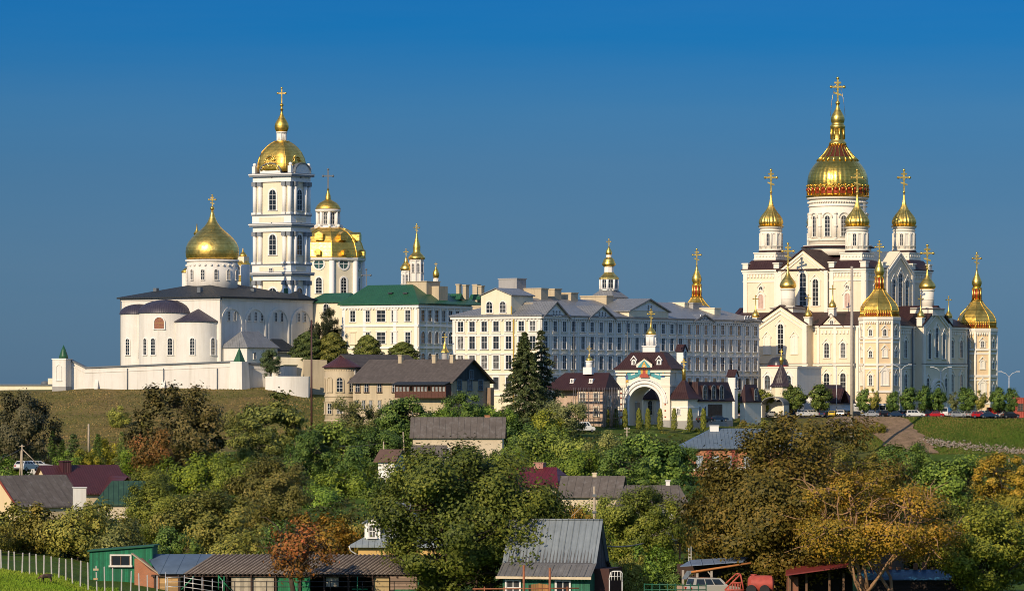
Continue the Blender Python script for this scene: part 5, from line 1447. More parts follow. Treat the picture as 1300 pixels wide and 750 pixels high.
# ------------------------------------------------------------------ the great new cathedral on the right
def new_cathedral():
    Y0 = 1150.0; zg = -5.6
    a33 = R(-33)
    r = empty("new_cathedral", (wx(1063.5,Y0), Y0, zg), a33, "huge cream cathedral with a central gold onion dome, four small domes and octagonal corner towers", "cathedral")
    ca, sa = math.cos(a33), math.sin(a33)
    def Yat(x, y): return Y0 + x*sa + y*ca
    def Z(py, x=0.0, y=0.0): return (HZ-py)*Yat(x,y)/F - zg
    def K(x, y): return Yat(x,y)/F
    DARKROOF = ROOF_BROWN
    LIGHT = stucco("pale_cathedral_stucco", (0.83,0.78,0.67), (0.66,0.58,0.44), 0.22)
    PEACH2 = stucco("peach_panel_stucco", (0.81,0.70,0.52), (0.66,0.52,0.34), 0.25)

    PEACH3 = stucco("warm_peach_stucco", (0.80,0.60,0.36), (0.66,0.48,0.28), 0.3)
    def facade_band(mb, x0, x1, y0, y1, z, h=0.4, p=0.2, m=0): mb.box(x0-p,x1+p,y0-p,y1+p,z-h/2,z+h/2,m)

    # ---- upper body: four corner blocks and a cross
    C, hb, E = 12.4, 5.0, 17.4
    ze = Z(340.5, E, -E); zlow = Z(412, 14, -18)
    up = MB(); tr = MB()
    for sx in (-1,1):
        for sy in (-1,1):
            up.box(sx*C-hb,sx*C+hb,sy*C-hb,sy*C+hb,zlow-8,ze)
            x0,x1,y0,y1 = sx*C-hb,sx*C+hb,sy*C-hb,sy*C+hb
            for z, h, p in ((ze-0.2,0.5,0.5),(ze-0.8,0.4,0.3),(ze-2.9,0.4,0.22),(zlow+3.0,0.5,0.25)): facade_band(tr,x0,x1,y0,y1,z,h,p)
            dentils_x(tr,x0,x1,y0,ze-1.9,ze-1.1,0.9,0.42,0.25); dentils_y(tr,y0,y1,x1,ze-1.9,ze-1.1,0.9,0.42,0.25)
            for (px_,py_) in ((x0+0.5,y0),(x1-0.5,y0)):
                tr.box(px_-0.55,px_+0.55,py_-0.28,py_+0.3,zlow-6,ze-0.5)
            for (px_,py_) in ((x1,y0+0.5),(x1,y1-0.5)):
                tr.box(px_-0.3,px_+0.28,py_-0.55,py_+0.55,zlow-6,ze-0.5)
            for (px_,py_) in ((x0+0.5,y0+0.5),(x1-0.5,y0+0.5),(x1-0.5,y1-0.5)):
                tr.cbox(px_,py_,1.5,1.5,ze,ze+1.5).cbox(px_,py_,1.9,1.9,ze+1.5,ze+1.8)
    hw = 7.1
    zg_ap = Z(318, -1, -E); 
    zge = ze - 0.3
    ym, xm = E+0.5, E+0.5
    up.exy([(-hw,zlow-8),(hw,zlow-8),(hw,zge),(0,zg_ap),(-hw,zge)], -ym, ym)
    up.exx([(-hw,zlow-8),(hw,zlow-8),(hw,zge),(0,zg_ap),(-hw,zge)], -xm, xm)
    for x in (-hw+0.5, hw-0.5): tr.box(x-0.5,x+0.5,-ym-0.25,-ym+0.3,zlow-6,zge+0.4)
    for y in (-hw+0.5, hw-0.5): tr.box(xm-0.3,xm+0.25,y-0.5,y+0.5,zlow-6,zge+0.4)
    # raking friezes under the gables
    for d, wdt in ((0.35,0.5),(1.35,0.3)):
        k = (zg_ap-zge)/hw
        for sg in (-1,1):
            q = [(sg*hw,zge-d-wdt),(0,zg_ap-d-wdt),(0,zg_ap-d),(sg*hw,zge-d)]
            tr.exy(q if sg > 0 else q[::-1], -ym-0.3, -ym+0.05); tr.exx(q if sg > 0 else q[::-1], xm-0.05, xm+0.3)
    up.build("upper_wall", [PEACH2], r); tr.build("upper_moulding", [LIGHT], r)
    # upper windows
    w_t = window_mesh('arch', 1.6, 6.6, LIGHT, FRAME_WHITE, GLASS, 0.55, True, 5)
    w_c = window_mesh('arch', 1.8, 8.2, LIGHT, FRAME_WHITE, GLASS, 0.6, True, 6)
    w_b = window_mesh('arch', 1.5, 3.6, LIGHT, LIGHT, plain("faint_fresco", (0.62,0.42,0.34), 0.8, 0, 0.35, 1.5), 0.45, True, 0)
    w_r = window_mesh('arch', 1.0, 1.0, LIGHT, LIGHT, GLASS, 0.3, True, 0)
    zw = Z(388, 0, -E)
    for dx in (-3.6, 0, 3.6):
        wm = w_c if dx == 0 else w_t
        put_window(r, (dx,-ym-0.02,zw), FRONT, wm); put_window(r, (xm+0.02,dx,zw), RIGHT, wm)
        put_window(r, (dx,ym+0.02,zw), math.pi, wm); put_window(r, (-xm-0.02,dx,zw), -RIGHT, wm)
    for sx in (-1,1):
        put_window(r, (sx*C,-E-0.02,Z(391,0,-E)), FRONT, w_b, None, "niche"); put_window(r, (sx*C,-E-0.02,Z(368,0,-E)), FRONT, w_r)
        put_window(r, (E+0.02,sx*C,Z(391,E,0)), RIGHT, w_b, None, "niche"); put_window(r, (E+0.02,sx*C,Z(368,E,0)), RIGHT, w_r)
    rf = MB()
    rf.gable(-hw,hw,-ym,ym,zge+0.1,zg_ap+0.1,'y',0.45,0.3); rf.gable(-hw,hw,-xm,xm,zge+0.105,zg_ap+0.105,'x',0.45,0.3)
    for sx in (-1,1):
        for sy in (-1,1):
            x0,x1,y0,y1 = sx*C-hb,sx*C+hb,sy*C-hb,sy*C+hb
            rf.box(x0-0.6,x1+0.6,y0-0.6,y1+0.6,ze+0.06,ze+0.3).frustum(x0-0.2,x1+0.2,y0-0.2,y1+0.2,ze+0.3,Z(331,sx*C,sy*C),1.6)
    rf.build("roof", [DARKROOF], r)
    # ---- four small drums with fluted onion domes
    def side_drum(sx, sy, base, rb, dt, db, top, crossr):
        x, y = sx*C, sy*C; k = K(x,y)
        H = lambda py: Z(py,x,y)
        m = MB().cbox(x,y,6.2,6.2,H(334),H(321.5)).cbox(x,y,6.6,6.6,H(322.2),H(320.8)).cbox(x,y,6.5,6.5,H(330),H(329))
        for q in range(6): m.box(x-2.6+q*0.95,x-2.2+q*0.95,y-3.3,y-3.05,H(326.5),H(324)).box(x+3.05,x+3.3,y-2.6+q*0.95,y-2.2+q*0.95,H(326.5),H(324))
        rd = 14.2*k
        m.cyl(x,y,rd-0.1,H(322),H(288),28).cyl(x,y,rd+0.25,H(318.5),H(316.5),28).cyl(x,y,rd+0.25,H(290),H(287.4),28).cyl(x,y,rd+0.1,H(293.5),H(292.6),28)
        for q in range(12):
            a = 2*math.pi*q/12; m.cyl(x+rd*math.cos(a),y+rd*math.sin(a),0.2,H(316.5),H(296),6)
        o = m.build("side_drum", [LIGHT], r)
        wm = window_mesh('arch', 0.8, 3.0, LIGHT, LIGHT, LIGHT, 0.16, False, 0); wg = window_mesh('arch', 0.8, 3.0, LIGHT, FRAME_WHITE, GLASS, 0.16, False, 2)
        for q in range(12):
            a = 2*math.pi*(q+0.5)/12
            put_window(o, (x+(rd-0.12)*math.cos(a), y+(rd-0.12)*math.sin(a), H(312)), a+math.pi/2, wg if q % 3 == 0 else wm)
        MB().lathe([(rd+0.55,H(320.8)),(rd+0.1,H(318.4))],28,(x,y)).lathe([(3.9,H(320.8)),(3.6,H(320.3))],4,(x,y),smooth=False,phase=math.pi/4).build("flashing", [DARKROOF], o)
        pr = onion(15.2*k, H(287.4), H(245)-H(287.4))
        d = MB().lathe(pr,96,(x,y),0,True,lobes=20,amp=0.09)
        d.lathe([(rd+0.4,H(288)),(rd+0.5,H(287)),(rd+0.1,H(286))],28,(x,y))
        d.ball((x,y,H(244)),0.35)
        dd = d.build("dome", [GOLD], o)
        cross_mesh(H(214.5)-H(243.5),3).build("cross", [GOLD], dd, (x,y,H(243.5)), R(33))
    for sx in (-1,1):
        for sy in (-1,1): side_drum(sx, sy, 0,0,0,0,0,0)
    # ---- central drum and dome
    H = lambda py: Z(py,0,0); k = K(0,0)
    rd = 37.6*k
    m = MB().cyl(0,0,rd+1.0,H(325),H(312.5),56).cyl(0,0,rd+1.25,H(313.5),H(311.8),56).cyl(0,0,rd-0.25,H(313),H(251),56)
    m.cyl(0,0,rd+0.2,H(306.5),H(304.5),56).cyl(0,0,rd+0.3,H(253.5),H(250.2),56).cyl(0,0,rd+0.05,H(263),H(262),56)
    for q in range(11):
        a = 2*math.pi*q/11
        m.cyl((rd-0.1)*math.cos(a),(rd-0.1)*math.sin(a),0.36,H(305),H(271),8)
        for py in (304, 288, 272): m.ball(((rd-0.05)*math.cos(a),(rd-0.05)*math.sin(a),H(py)),0.52,n=8,sz=0.7)
    for q in range(72):
        a = 2*math.pi*q/72; m.ball((rd*math.cos(a),rd*math.sin(a),H(257.5)),0.27,n=5)
    dr = m.build("main_drum", [LIGHT], r)
    wd = window_mesh('arch', 1.3, 5.2, LIGHT, FRAME_WHITE, GLASS, 0.3, False, 4)
    for q in range(11):
        a = 2*math.pi*(q+0.5)/11
        put_window(dr, ((rd-0.27)*math.cos(a),(rd-0.27)*math.sin(a),H(301)), a+math.pi/2, wd)
    hood = MB(); zz0 = H(277.5)
    for i in range(10):
        t0, t1 = math.pi*i/10, math.pi*(i+1)/10
        q0, q1 = 1.28*math.cos(t0)/rd, 1.28*math.cos(t1)/rd
        hood.bar(((rd+0.02)*math.cos(q0),(rd+0.02)*math.sin(q0),zz0+1.28*math.sin(t0)),((rd+0.02)*math.cos(q1),(rd+0.02)*math.sin(q1),zz0+1.28*math.sin(t1)),0.16,5)
    hm = hood.mesh("arch_moulding", [LIGHT])
    for q in range(11): link("arch_moulding", hm, dr, (0,0,0), 2*math.pi*(q+0.5)/11)
    MB().lathe([(rd+1.9,H(315)),(rd+1.0,H(311.9))],56).build("flashing", [DARKROOF], dr)
    P = [(38,250),(38.3,247),(38.0,240),(38.4,234),(38.3,229),(37.2,223),(34.8,216.5),(30.8,210.5),(26,205),(21,199.5),(16.5,194),(13,189),(10.6,185),(9.6,183)]
    pr = [(a*k, H(b)) for a, b in P]
    d = MB().lathe(pr,160,(0,0),0,True,lobes=40,amp=0.012,mats=[0,1,0,0,0,0,0,0,0,2,2,2,0])
    # ornamental girdle: rows of gilded arches and medallions
    for q in range(28):
        a = 2*math.pi*q/28; c, sn = math.cos(a), math.sin(a)
        for i in range(6):
            t0, t1 = math.pi*i/6, math.pi*(i+1)/6
            def PP(t, rr): 
                u = rr*math.cos(t)/(38*k); return (38.6*k*math.cos(a+u), 38.6*k*math.sin(a+u), H(241)+rr*1.25*math.sin(t))
            d.bar(PP(t0,0.78),PP(t1,0.78),0.16,5)
        d.ball((38.1*k*c,38.1*k*sn,H(241.0)),0.48,m=1,n=8)
        d.bar((38.5*k*math.cos(a+math.pi/28),38.5*k*math.sin(a+math.pi/28),H(249)),(38.6*k*math.cos(a+math.pi/28),38.6*k*math.sin(a+math.pi/28),H(237)),0.2,5)
        d.ball((38.7*k*math.cos(a+math.pi/28),38.7*k*math.sin(a+math.pi/28),H(236)),0.3,n=6)
    d.lathe([(39.8*k,H(251)),(40.2*k,H(249.5)),(38.8*k,H(248))],56)
    for q in range(20):      # gilded ribs over the red neck
        a = 2*math.pi*q/20
        d.tube([(rr*1.01*math.cos(a),rr*1.01*math.sin(a),z) for rr,z in pr[8:13]],[0.36,0.22,0.2,0.18,0.16],5)
    d.ball((0,0,H(184)),0.3)
    for q in range(16):
        a = 2*math.pi*q/16; d.ball((10.2*k*math.cos(a),10.2*k*math.sin(a),H(183.5)),0.25,n=6)
    dome = d.build("dome", [gold_mat("bright_gilding",(0.94,0.63,0.14),0.28), ENAMEL, plain("dark_red_enamel",(0.20,0.05,0.025),0.35,0.5,0.4,3.0)], dr)
    L = [(11,183.5),(11.2,182),(9.8,180),(8.6,178.5),(8.3,176),(8.3,165),(8.9,164),(9.6,161.5),(9.6,160),(8.2,158.5),(7.6,157),(8.3,155),(8.9,152.5),(8.7,149.5),(7.2,146),(5.2,142.5),(3.4,139),(2.2,135.5),(1.3,131.5)]
    l = MB().lathe([(a*k,H(b)) for a,b in L],24)
    for q in range(8):
        a = q*math.pi/4; l.cyl(8.6*k*math.cos(a),8.6*k*math.sin(a),0.25,H(177),H(164),6)
    l.ball((0,0,H(131)),0.6)
    lan = l.build("lantern", [GOLD], dr)
    cross_mesh(H(98)-H(131),3).build("cross", [GOLD], dr, (0,0,H(131)), R(33))
    chain = MB()
    for sg in (-1,1): chain.tube([(sg*0.9*0.84,-sg*0.9*0.54*-1,H(112)),(sg*1.25,sg*0.8,H(128)),(sg*1.6,sg*1.0,H(148))],0.05,4)
    chain.build("cross_chain", [GOLD], dr)

    # ---- lower body
    S = 26.0
    ST = 26.1
    zl = Z(413, 20, -S)          # eaves
    z1 = Z(463, 15, -S)          # mid band
    low = MB().box(-S,S,-S,S,-1.5,zl)
    lt = MB()
    for z, h, p in ((zl-0.25,0.5,0.55),(zl-0.9,0.35,0.3),(z1,0.5,0.35),(z1-0.7,0.3,0.2),(2.3,0.5,0.3)): facade_band(lt,-S,S,-S,S,z,h,p)
    dentils_x(lt,-S,S,-S,zl-2.0,zl-1.2,0.95,0.45,0.28); dentils_y(lt,-S,S,S,zl-2.0,zl-1.2,0.95,0.45,0.28)
    # slightly projecting bays between porch and towers
    low.box(9.0,19.2,-S-0.9,-S+0.5,-1.5,zl); low.box(-19.2,-9.0,-S-0.9,-S+0.5,-1.5,zl)
    for z, h in ((zl-0.25,0.5),(z1,0.5),(2.3,0.5)): lt.box(8.9,19.5,-S-1.2,-S-0.85,z-h/2,z+h/2)
    dentils_x(lt,9.0,19.2,-S-0.9,zl-2.0,zl-1.2,0.95,0.45,0.28)
    for x in (9.4,18.8,20.4,14.1): lt.box(x-0.35,x+0.35,-S-1.12,-S+0.1,0,zl-0.5)
    for y in (-20.0,-8.6,8.6,20.0): lt.box(S-0.1,S+0.3,y-0.4,y+0.4,0,zl-0.5)
    # small gable over the bay
    zb_ap = Z(410, 15, -S-1)
    low.exy([(10.2,zl-0.1),(16.2,zl-0.1),(13.2,zl+2.7)], -S-0.9, -S+6)
    lroof = MB().frustum(-S-0.7,S+0.7,-S-0.7,S+0.7,zl+0.02,zl+0.3,0.05).frustum(-S-0.5,S+0.5,-S-0.5,S+0.5,zl+0.3,zl+3.6,8.6)
    lroof.box(8.8,19.4,-S-1.3,-S,zl+0.025,zl+0.25); lroof.gable(10.2,16.2,-S-0.9,-S+6,zl+0.05,zl+2.8,'y',0.5,0.25)
    # porches
    PW, PP_, PX_ = 7.5, 29.2, 28.2
    zpa = Z(389, 0, -PP_); zpe = Z(412, 0, -PP_)
    for ax in ('y','x'):
        pts = [(-PW,-1.5),(PW,-1.5),(PW,zpe),(0,zpa),(-PW,zpe)]
        if ax == 'y': low.exy(pts, -PP_, PP_)
        else: low.exx(pts, -PX_, PX_)
        (lroof.gable(-PW,PW,-PP_,PP_,zpe+0.1,zpa+0.12,'y',0.55,0.3) if ax == 'y' else lroof.gable(-PX_,PX_,-PW,PW,zpe+0.105,zpa+0.125,'x',0.55,0.3))
    for d, wdt in ((0.5,0.5),(1.6,0.35)):
        for sg in (-1,1):
            q = [(sg*PW,zpe-d-wdt),(0,zpa-d-wdt),(0,zpa-d),(sg*PW,zpe-d)]
            lt.exy(q if sg > 0 else q[::-1], -PP_-0.3, -PP_+0.05); lt.exx(q if sg > 0 else q[::-1], PX_-0.05, PX_+0.3)
    for u in (-PW+0.6, PW-0.6):
        lt.box(u-0.6,u+0.6,-PP_-0.35,-PP_+0.1,0,zpe); lt.box(PX_-0.1,PX_+0.35,u-0.6,u+0.6,0,zpe)
    for z in (z1, 2.3): lt.box(-PW-0.3,PW+0.3,-PP_-0.3,-PP_+0.1,z-0.25,z+0.25); lt.box(PX_-0.1,PX_+0.3,-PW-0.3,PW+0.3,z-0.25,z+0.25)
    fl = MB()      # thin dark metal drips on every ledge, doubling as painted-in shadow lines
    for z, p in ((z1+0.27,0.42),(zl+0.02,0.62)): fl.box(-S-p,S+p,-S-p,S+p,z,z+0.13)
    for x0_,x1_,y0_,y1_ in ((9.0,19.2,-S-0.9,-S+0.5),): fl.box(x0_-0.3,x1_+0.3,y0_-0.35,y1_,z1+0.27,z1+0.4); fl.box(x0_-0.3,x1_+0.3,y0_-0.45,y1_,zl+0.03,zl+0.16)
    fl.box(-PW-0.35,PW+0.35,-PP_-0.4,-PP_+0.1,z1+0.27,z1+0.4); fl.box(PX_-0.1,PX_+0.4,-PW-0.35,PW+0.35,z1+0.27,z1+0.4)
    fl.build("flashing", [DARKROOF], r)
    low.build("lower_wall", [PEACH2], r); lt.build("lower_moulding", [LIGHT], r); lroof.build("lower_roof", [DARKROOF], r)
    # porch windows and portal
    wp = window_mesh('arch', 1.5, 7.4, LIGHT, FRAME_WHITE, GLASS, 0.5, True, 5); wn2 = window_mesh('arch', 1.3, 4.4, LIGHT, FRAME_WHITE, LIGHT, 0.4, True, 0)
    ws = window_mesh('arch', 1.3, 3.7, LIGHT, FRAME_WHITE, GLASS, 0.4, True, 3); wl = window_mesh('arch', 1.5, 4.4, LIGHT, FRAME_WHITE, GLASS, 0.4, True, 3)
    zq = Z(449, 0, -PP_)
    for dx, wm in ((-3.9,wn2),(0,wp),(3.9,wn2)):
        put_window(r, (dx,-PP_-0.02,zq), FRONT, wm); put_window(r, (PX_+0.02,dx,zq-1.2 if dx else zq-0.8), RIGHT, window_mesh('arch', 1.4, 6.4, LIGHT, FRAME_BLUE, GLASS, 0.45, True, 4) if dx else wp)
    for dx in (-3.6, 3.6): put_window(r, (dx,-PP_-0.02,Z(502,0,-PP_)), FRONT, wl); put_window(r, (PX_+0.02,dx*1.35,Z(502,PX_,0)), RIGHT, wl)
    po = MB()
    for rr, t in ((2.2,0.4),(2.9,0.35),(3.6,0.4)):
        for i in range(14):
            t0, t1 = math.pi*i/14, math.pi*(i+1)/14
            po.exx([(rr*math.cos(t0),4.6+rr*math.sin(t0)*1.2),((rr+t)*math.cos(t0),4.6+(rr+t)*math.sin(t0)*1.2),((rr+t)*math.cos(t1),4.6+(rr+t)*math.sin(t1)*1.2),(rr*math.cos(t1),4.6+rr*math.sin(t1)*1.2)],PX_-0.1,PX_+rr*0.22)
        for sg in (-1,1): po.box(PX_-0.1,PX_+rr*0.22,sg*(rr+t/2)-t/2,sg*(rr+t/2)+t/2,0,4.6)
    po.build("portal", [LIGHT], r)
    MB().box(PX_+0.01,PX_+0.1,-1.8,1.8,0.3,5.6).build("portal_door", [GLASS], r)
    for x in (11.8, 16.4): put_window(r, (x,-S-0.92,Z(454,14,-S)), FRONT, ws); put_window(r, (x,-S-0.92,Z(496,14,-S)), FRONT, wl)
    put_window(r, (13.2,-S-0.92,zl+0.3), FRONT, w_r)
    put_window(r, (21.0,-S-0.02,Z(454,20,-S)), FRONT, ws); put_window(r, (21.0,-S-0.02,Z(496,20,-S)), FRONT, wl)
    for y in (-17.5,-12.5,12.5,17.5): put_window(r, (S+0.02,y,Z(454,S,y)), RIGHT, wl); put_window(r, (S+0.02,y,Z(497,S,y)), RIGHT, wl)
    for y in (-9.4, 20.9): MB().tube([(S+0.45,y,zl),(S+0.45,y,0)],0.2,6).build("downpipe", [LEAD], r)
    MB().tube([(19.6,-S-1.0,zl),(19.6,-S-1.0,0)],0.14,6).build("downpipe", [LEAD], r)
    # ---- porch drums with smooth onion domes
    for (x, y, rows) in ((0,-25.6,(390,366.5,336,308)),(25.6,0,(391,367.5,340,310))):
        H2 = lambda py: Z(py,x,y); k2 = K(x,y)
        m = MB().cbox(x,y,6.4,6.4,H2(rows[0]+10),H2(rows[0])).cyl(x,y,8.8*k2,H2(rows[0]+1),H2(rows[1]),20).cyl(x,y,9.6*k2,H2(rows[1]+2),H2(rows[1]-0.3),20).cyl(x,y,9.6*k2,H2(rows[0]),H2(rows[0]-1.5),20).cyl(x,y,9.1*k2,H2(rows[0]-10),H2(rows[0]-11),20)
        o = m.build("porch_drum", [LIGHT], r)
        MB().frustum(x-3.6,x+3.6,y-3.6,y+3.6,H2(rows[0]+1.5),H2(rows[0]-0.5),1.2).build("flashing", [DARKROOF], o)
        d = MB().lathe(onion(10.6*k2,H2(rows[1]-0.3),H2(rows[2])-H2(rows[1])),28,(x,y)); d.ball((x,y,H2(rows[2])),0.35)
        dd = d.build("dome", [GOLD], o)
        cross_mesh(H2(rows[3])-H2(rows[2]),3).build("cross", [GOLD], dd, (x,y,H2(rows[2])), R(33))
    # little finial cupolas at the porch shoulders
    for (x, y) in ((-PW,-PP_+0.5),(PW,-PP_+0.5),(13.2,-S-0.6),(PX_-0.5,-PW),(PX_-0.5,PW)):
        z = zpe if abs(x) != 13.2 else zl+2.6
        m = MB().cbox(x,y,1.5,1.5,z-0.3,z+1.7,1).cbox(x,y,1.8,1.8,z+1.6,z+1.85,1)
        m.lathe(onion(0.95,z+1.85,3.3),14,(x,y),0)
        o = m.build("finial_cupola", [GOLD, LIGHT], r)
        cross_mesh(2.4,1).build("cross", [GOLD], o, (x,y,z+5.0), R(33))
    for (x,y,zz) in ((-4,-E+1,Z(344,0,-E)),):
        pass
    # ---- octagonal corner towers
    RED = plain("red_lantern_enamel",(0.42,0.07,0.02),0.4,0.3,0.4,3.0)
    for (sx, sy, sh) in ((1,-1,0.0),(1,1,14.5),(-1,-1,10.0)):
        x, y = sx*ST, sy*ST; k3 = K(x,y); H3 = lambda py: Z(py+sh,x,y)
        ro = 24.0*k3*1.04
        ph = math.pi/8
        t = MB().lathe([(ro,-1.5),(ro,H3(404))],8,(x,y),0,False,phase=ph)
        for py, h, p in ((404.5,0.7,0.45),(407.5,0.4,0.2),(429.5,0.45,0.3),(434.5,0.35,0.2),(463,0.5,0.3),(468,0.3,0.2),(497,0.45,0.3)):
            z = H3(py); t.lathe([(ro,z-h/2-0.1),(ro+p,z-h/2),(ro+p,z+h/2),(ro,z+h/2+0.1)],8,(x,y),1,False,phase=ph)
        for q in range(8):
            a = ph+q*math.pi/4; t.cyl(x+ro*math.cos(a),y+ro*math.sin(a),0.32,-1.5,H3(406),6,1)
        for q in range(8):
            a0 = q*math.pi/4; ap = ro*math.cos(ph)
            tx, ty = -math.sin(a0), math.cos(a0)
            for j in range(5):
                u = (j-2)*0.62
                cx, cy = x+(ap+0.1)*math.cos(a0)+tx*u, y+(ap+0.1)*math.sin(a0)+ty*u
                t.cyl(cx,cy,0.2,H3(411.5),H3(408),5,1)
        o = t.build("corner_tower", [PEACH3, LIGHT], r)
        ap = ro*math.cos(ph)+0.0
        wS = window_mesh('arch', 0.8, 1.6, LIGHT, FRAME_WHITE, GLASS, 0.35, True, 1); wM = window_mesh('arch', 0.85, 2.0, LIGHT, LIGHT, LIGHT, 0.32, True, 0); wL = window_mesh('arch', 1.3, 3.6, LIGHT, LIGHT, LIGHT, 0.45, True, 0); wLg = window_mesh('arch', 0.9, 2.6, LIGHT, FRAME_WHITE, GLASS, 0.4, True, 2)
        for q in range(8):
            a0 = q*math.pi/4
            for py, wm in ((426.5,wS),(453.5,wM if q % 2 else wS),(489,wL if q % 2 else wLg)):
                put_window(o, (x+ap*math.cos(a0), y+ap*math.sin(a0), H3(py)), a0+math.pi/2, wm)
        D = [(24.6,404),(25.4,402.6),(23.4,401),(23.4,397),(23.3,393),(22.4,389.3),(19.9,384.6),(16.0,379.8),(12.0,375.6),(9.0,371.8),(6.9,368.6),(6.2,367)]
        pr = [(a*k3*1.04,H3(b)) for a,b in D]
        d = MB().lathe(pr,8,(x,y),0,False,phase=ph,mats=[0,0,1,0,0,0,0,0,0,0,0])
        for q in range(8):
            a = ph+q*math.pi/4
            d.tube([(x+p*math.cos(a),y+p*math.sin(a),z) for p,z in pr[1:]],0.14,5)
            for j in range(6):
                f = (j+0.5)/6; a2 = ph+(q+1)*math.pi/4
                p0, z0 = pr[3]
                bx = x+p0*1.01*(math.cos(a)*(1-f)+math.cos(a2)*f); by = y+p0*1.01*(math.sin(a)*(1-f)+math.sin(a2)*f)
                d.bar((bx,by,H3(401)),(bx,by,H3(395)),0.14,4); d.ball((bx,by,H3(395)),0.26,n=6)
        dome = d.build("dome", [GOLD_DULL, ENAMEL], o)
        Lr = [(6.8,367.5),(6.8,366.2),(5.0,365.5),(5.0,353),(6.2,352),(6.2,350.8),(4.6,349.8),(5.2,348),(6.1,345.5),(6.0,342.5),(4.5,338.5),(2.6,334.5),(1.5,330.5),(0.8,326.5)]
        l = MB().lathe([(a*k3*1.04,H3(b)) for a,b in Lr],16,(x,y),0,True,mats=[0,0,1,0,0,0,0,0,0,0,0,0,0])
        l.lathe([(5.05*k3*1.04,H3(365.5)),(5.05*k3*1.04,H3(353))],16,(x,y),1)
        for q in range(8):
            a = q*math.pi/4; l.cyl(x+5.6*k3*math.cos(a),y+5.6*k3*math.sin(a),0.19,H3(366),H3(352),5)
        lo = l.build("lantern", [GOLD, RED], o)
        cross_mesh(H3(305.5)-H3(326.5),3).build("cross", [GOLD], o, (x,y,H3(326.5)), R(33))
new_cathedral()
# ------------------------------------------------------------------ houses in the valley
SLATE = sheet_metal("old_grey_slate", (0.135,0.115,0.10), 1.0, 'x', 0.8, wear=(0.25,0.235,0.22), spec=0.15)
ZINC = sheet_metal("zinc_sheet", (0.19,0.22,0.24), 0.55, 'x', 0.45, wear=(0.27,0.30,0.32))
BLUEZINC = sheet_metal("blue_grey_sheet", (0.115,0.155,0.195), 0.6, 'x', 0.45, wear=(0.18,0.22,0.26))
OXBLOOD = sheet_metal("oxblood_sheet", (0.115,0.012,0.018), 0.5, 'x', 0.5, wear=(0.15,0.03,0.03))
PALE = stucco("pale_house_wall", (0.62,0.52,0.37), (0.42,0.35,0.24), 0.45)
MAROON = sheet_metal("maroon_tile_sheet", (0.075,0.020,0.022), 0.35, 'x', 0.5, wear=(0.10,0.035,0.035))

def house(name, label, px, Y, base, rot, w, d, eave, ridge, roofm, wallm, kind='gable', axis='x', over=0.5, inset=None, windows=(), chim=(), cat="house", right_windows=(), gable_m=None):
    """centre of footprint at column px, distance Y; eave and ridge are world heights"""
    x = wx(px, Y)
    r = empty(name, (x, Y, base), R(rot), label, cat)
    e, t = eave-base, ridge-base
    mb = MB().box(-w/2,w/2,-d/2,d/2,-2,e)
    if kind == 'gable':
        if axis == 'x': mb.exx([(-d/2,e),(d/2,e),(0,t)],-w/2,w/2)
        else: mb.exy([(-w/2,e),(w/2,e),(0,t)],-d/2,d/2)
    mb.build("wall", [wallm], r)
    rf = MB()
    if kind == 'gable': rf.gable(-w/2,w/2,-d/2,d/2,e+0.02,t+0.05,axis,over,0.18)
    else: rf.hip(-w/2,w/2,-d/2,d/2,e+0.2,t,axis,inset=inset,over=over)
    ro = rf.build("roof", [roofm], r)
    for wx_, wz_, ww, wh in windows: put_window(r, (wx_,-d/2-0.01,wz_), 0, window_mesh('rect', ww, wh, FRAME_WHITE, FRAME_WHITE, GLASS, 0.1, False, 1))
    for wy_, wz_, ww, wh in right_windows: put_window(r, (w/2+0.01,wy_,wz_), RIGHT, window_mesh('rect', ww, wh, FRAME_WHITE, FRAME_WHITE, GLASS, 0.1, False, 1))
    for cx, cy, cw, h, m in chim:
        MB().cbox(cx,cy,cw,cw*0.8,e,t+h).cbox(cx,cy,cw+0.14,cw*0.8+0.14,t+h,t+h+0.12).build("chimney", [m], ro)
    return r

def zrow(py, Y): return wz(py, Y)
BRICKRED = brick_mat("orange_brick", (0.42,0.155,0.065),(0.50,0.21,0.09),(0.40,0.33,0.25), 3.0)

house("long_grey_roofed_house","low pale house with one long brown-grey roof in the trees below the tan house",582,722,gz(582,722),-2,14.2,6.5,zrow(553,718),zrow(531,722),SLATE,PALE,
      windows=((-3.4,1.3,1.5,1.3),(-1.8,1.3,1.0,1.3),(1.5,1.2,1.2,1.3)),chim=((4.6,0.3,0.8,0.4,BRICKRED),))
house("brown_roofed_lean_to","small brown-grey roofed lean-to in front of the long low pale house",545,708,gz(545,708),-4,4.6,3.0,zrow(577,706),zrow(566.5,708),SLATE,PALE)
house("small_brown_roofed_cottage","tiny cottage with a brown roof and white wall between green bushes",497,640,gz(497,640),-25,2.6,3.2,zrow(583,640),zrow(572,640),plain("brown_tiles",(0.13,0.075,0.055),0.8),TRIM)
h = house("brick_house","orange brick house with a blue-grey hipped roof half hidden by the big autumn tree",958,690,gz(958,690),2,22.4,9.0,zrow(569.5,686),zrow(543.5,690),BLUEZINC,BRICKRED,'hip',inset=5.2,over=0.6,
      windows=(), chim=((-6.2,-0.3,1.3,0.35,TRIM),))
for px in (884.5, 905, 925, 945): put_window(h, ((px-958)/8.37,-4.51,zrow(594.5,686)-gz(958,690)), 0, window_mesh('rect', 1.1, 2.0, BRICKRED, FRAME_BLUE, plain("pale_curtain",(0.45,0.50,0.55),0.5,0,0.6,1.5) , 0.1, False, 0))
MB().box(-11.25,11.25,-4.62,-4.4,1.2,1.7).build("string_course", [TRIM], h)
pl = MB()
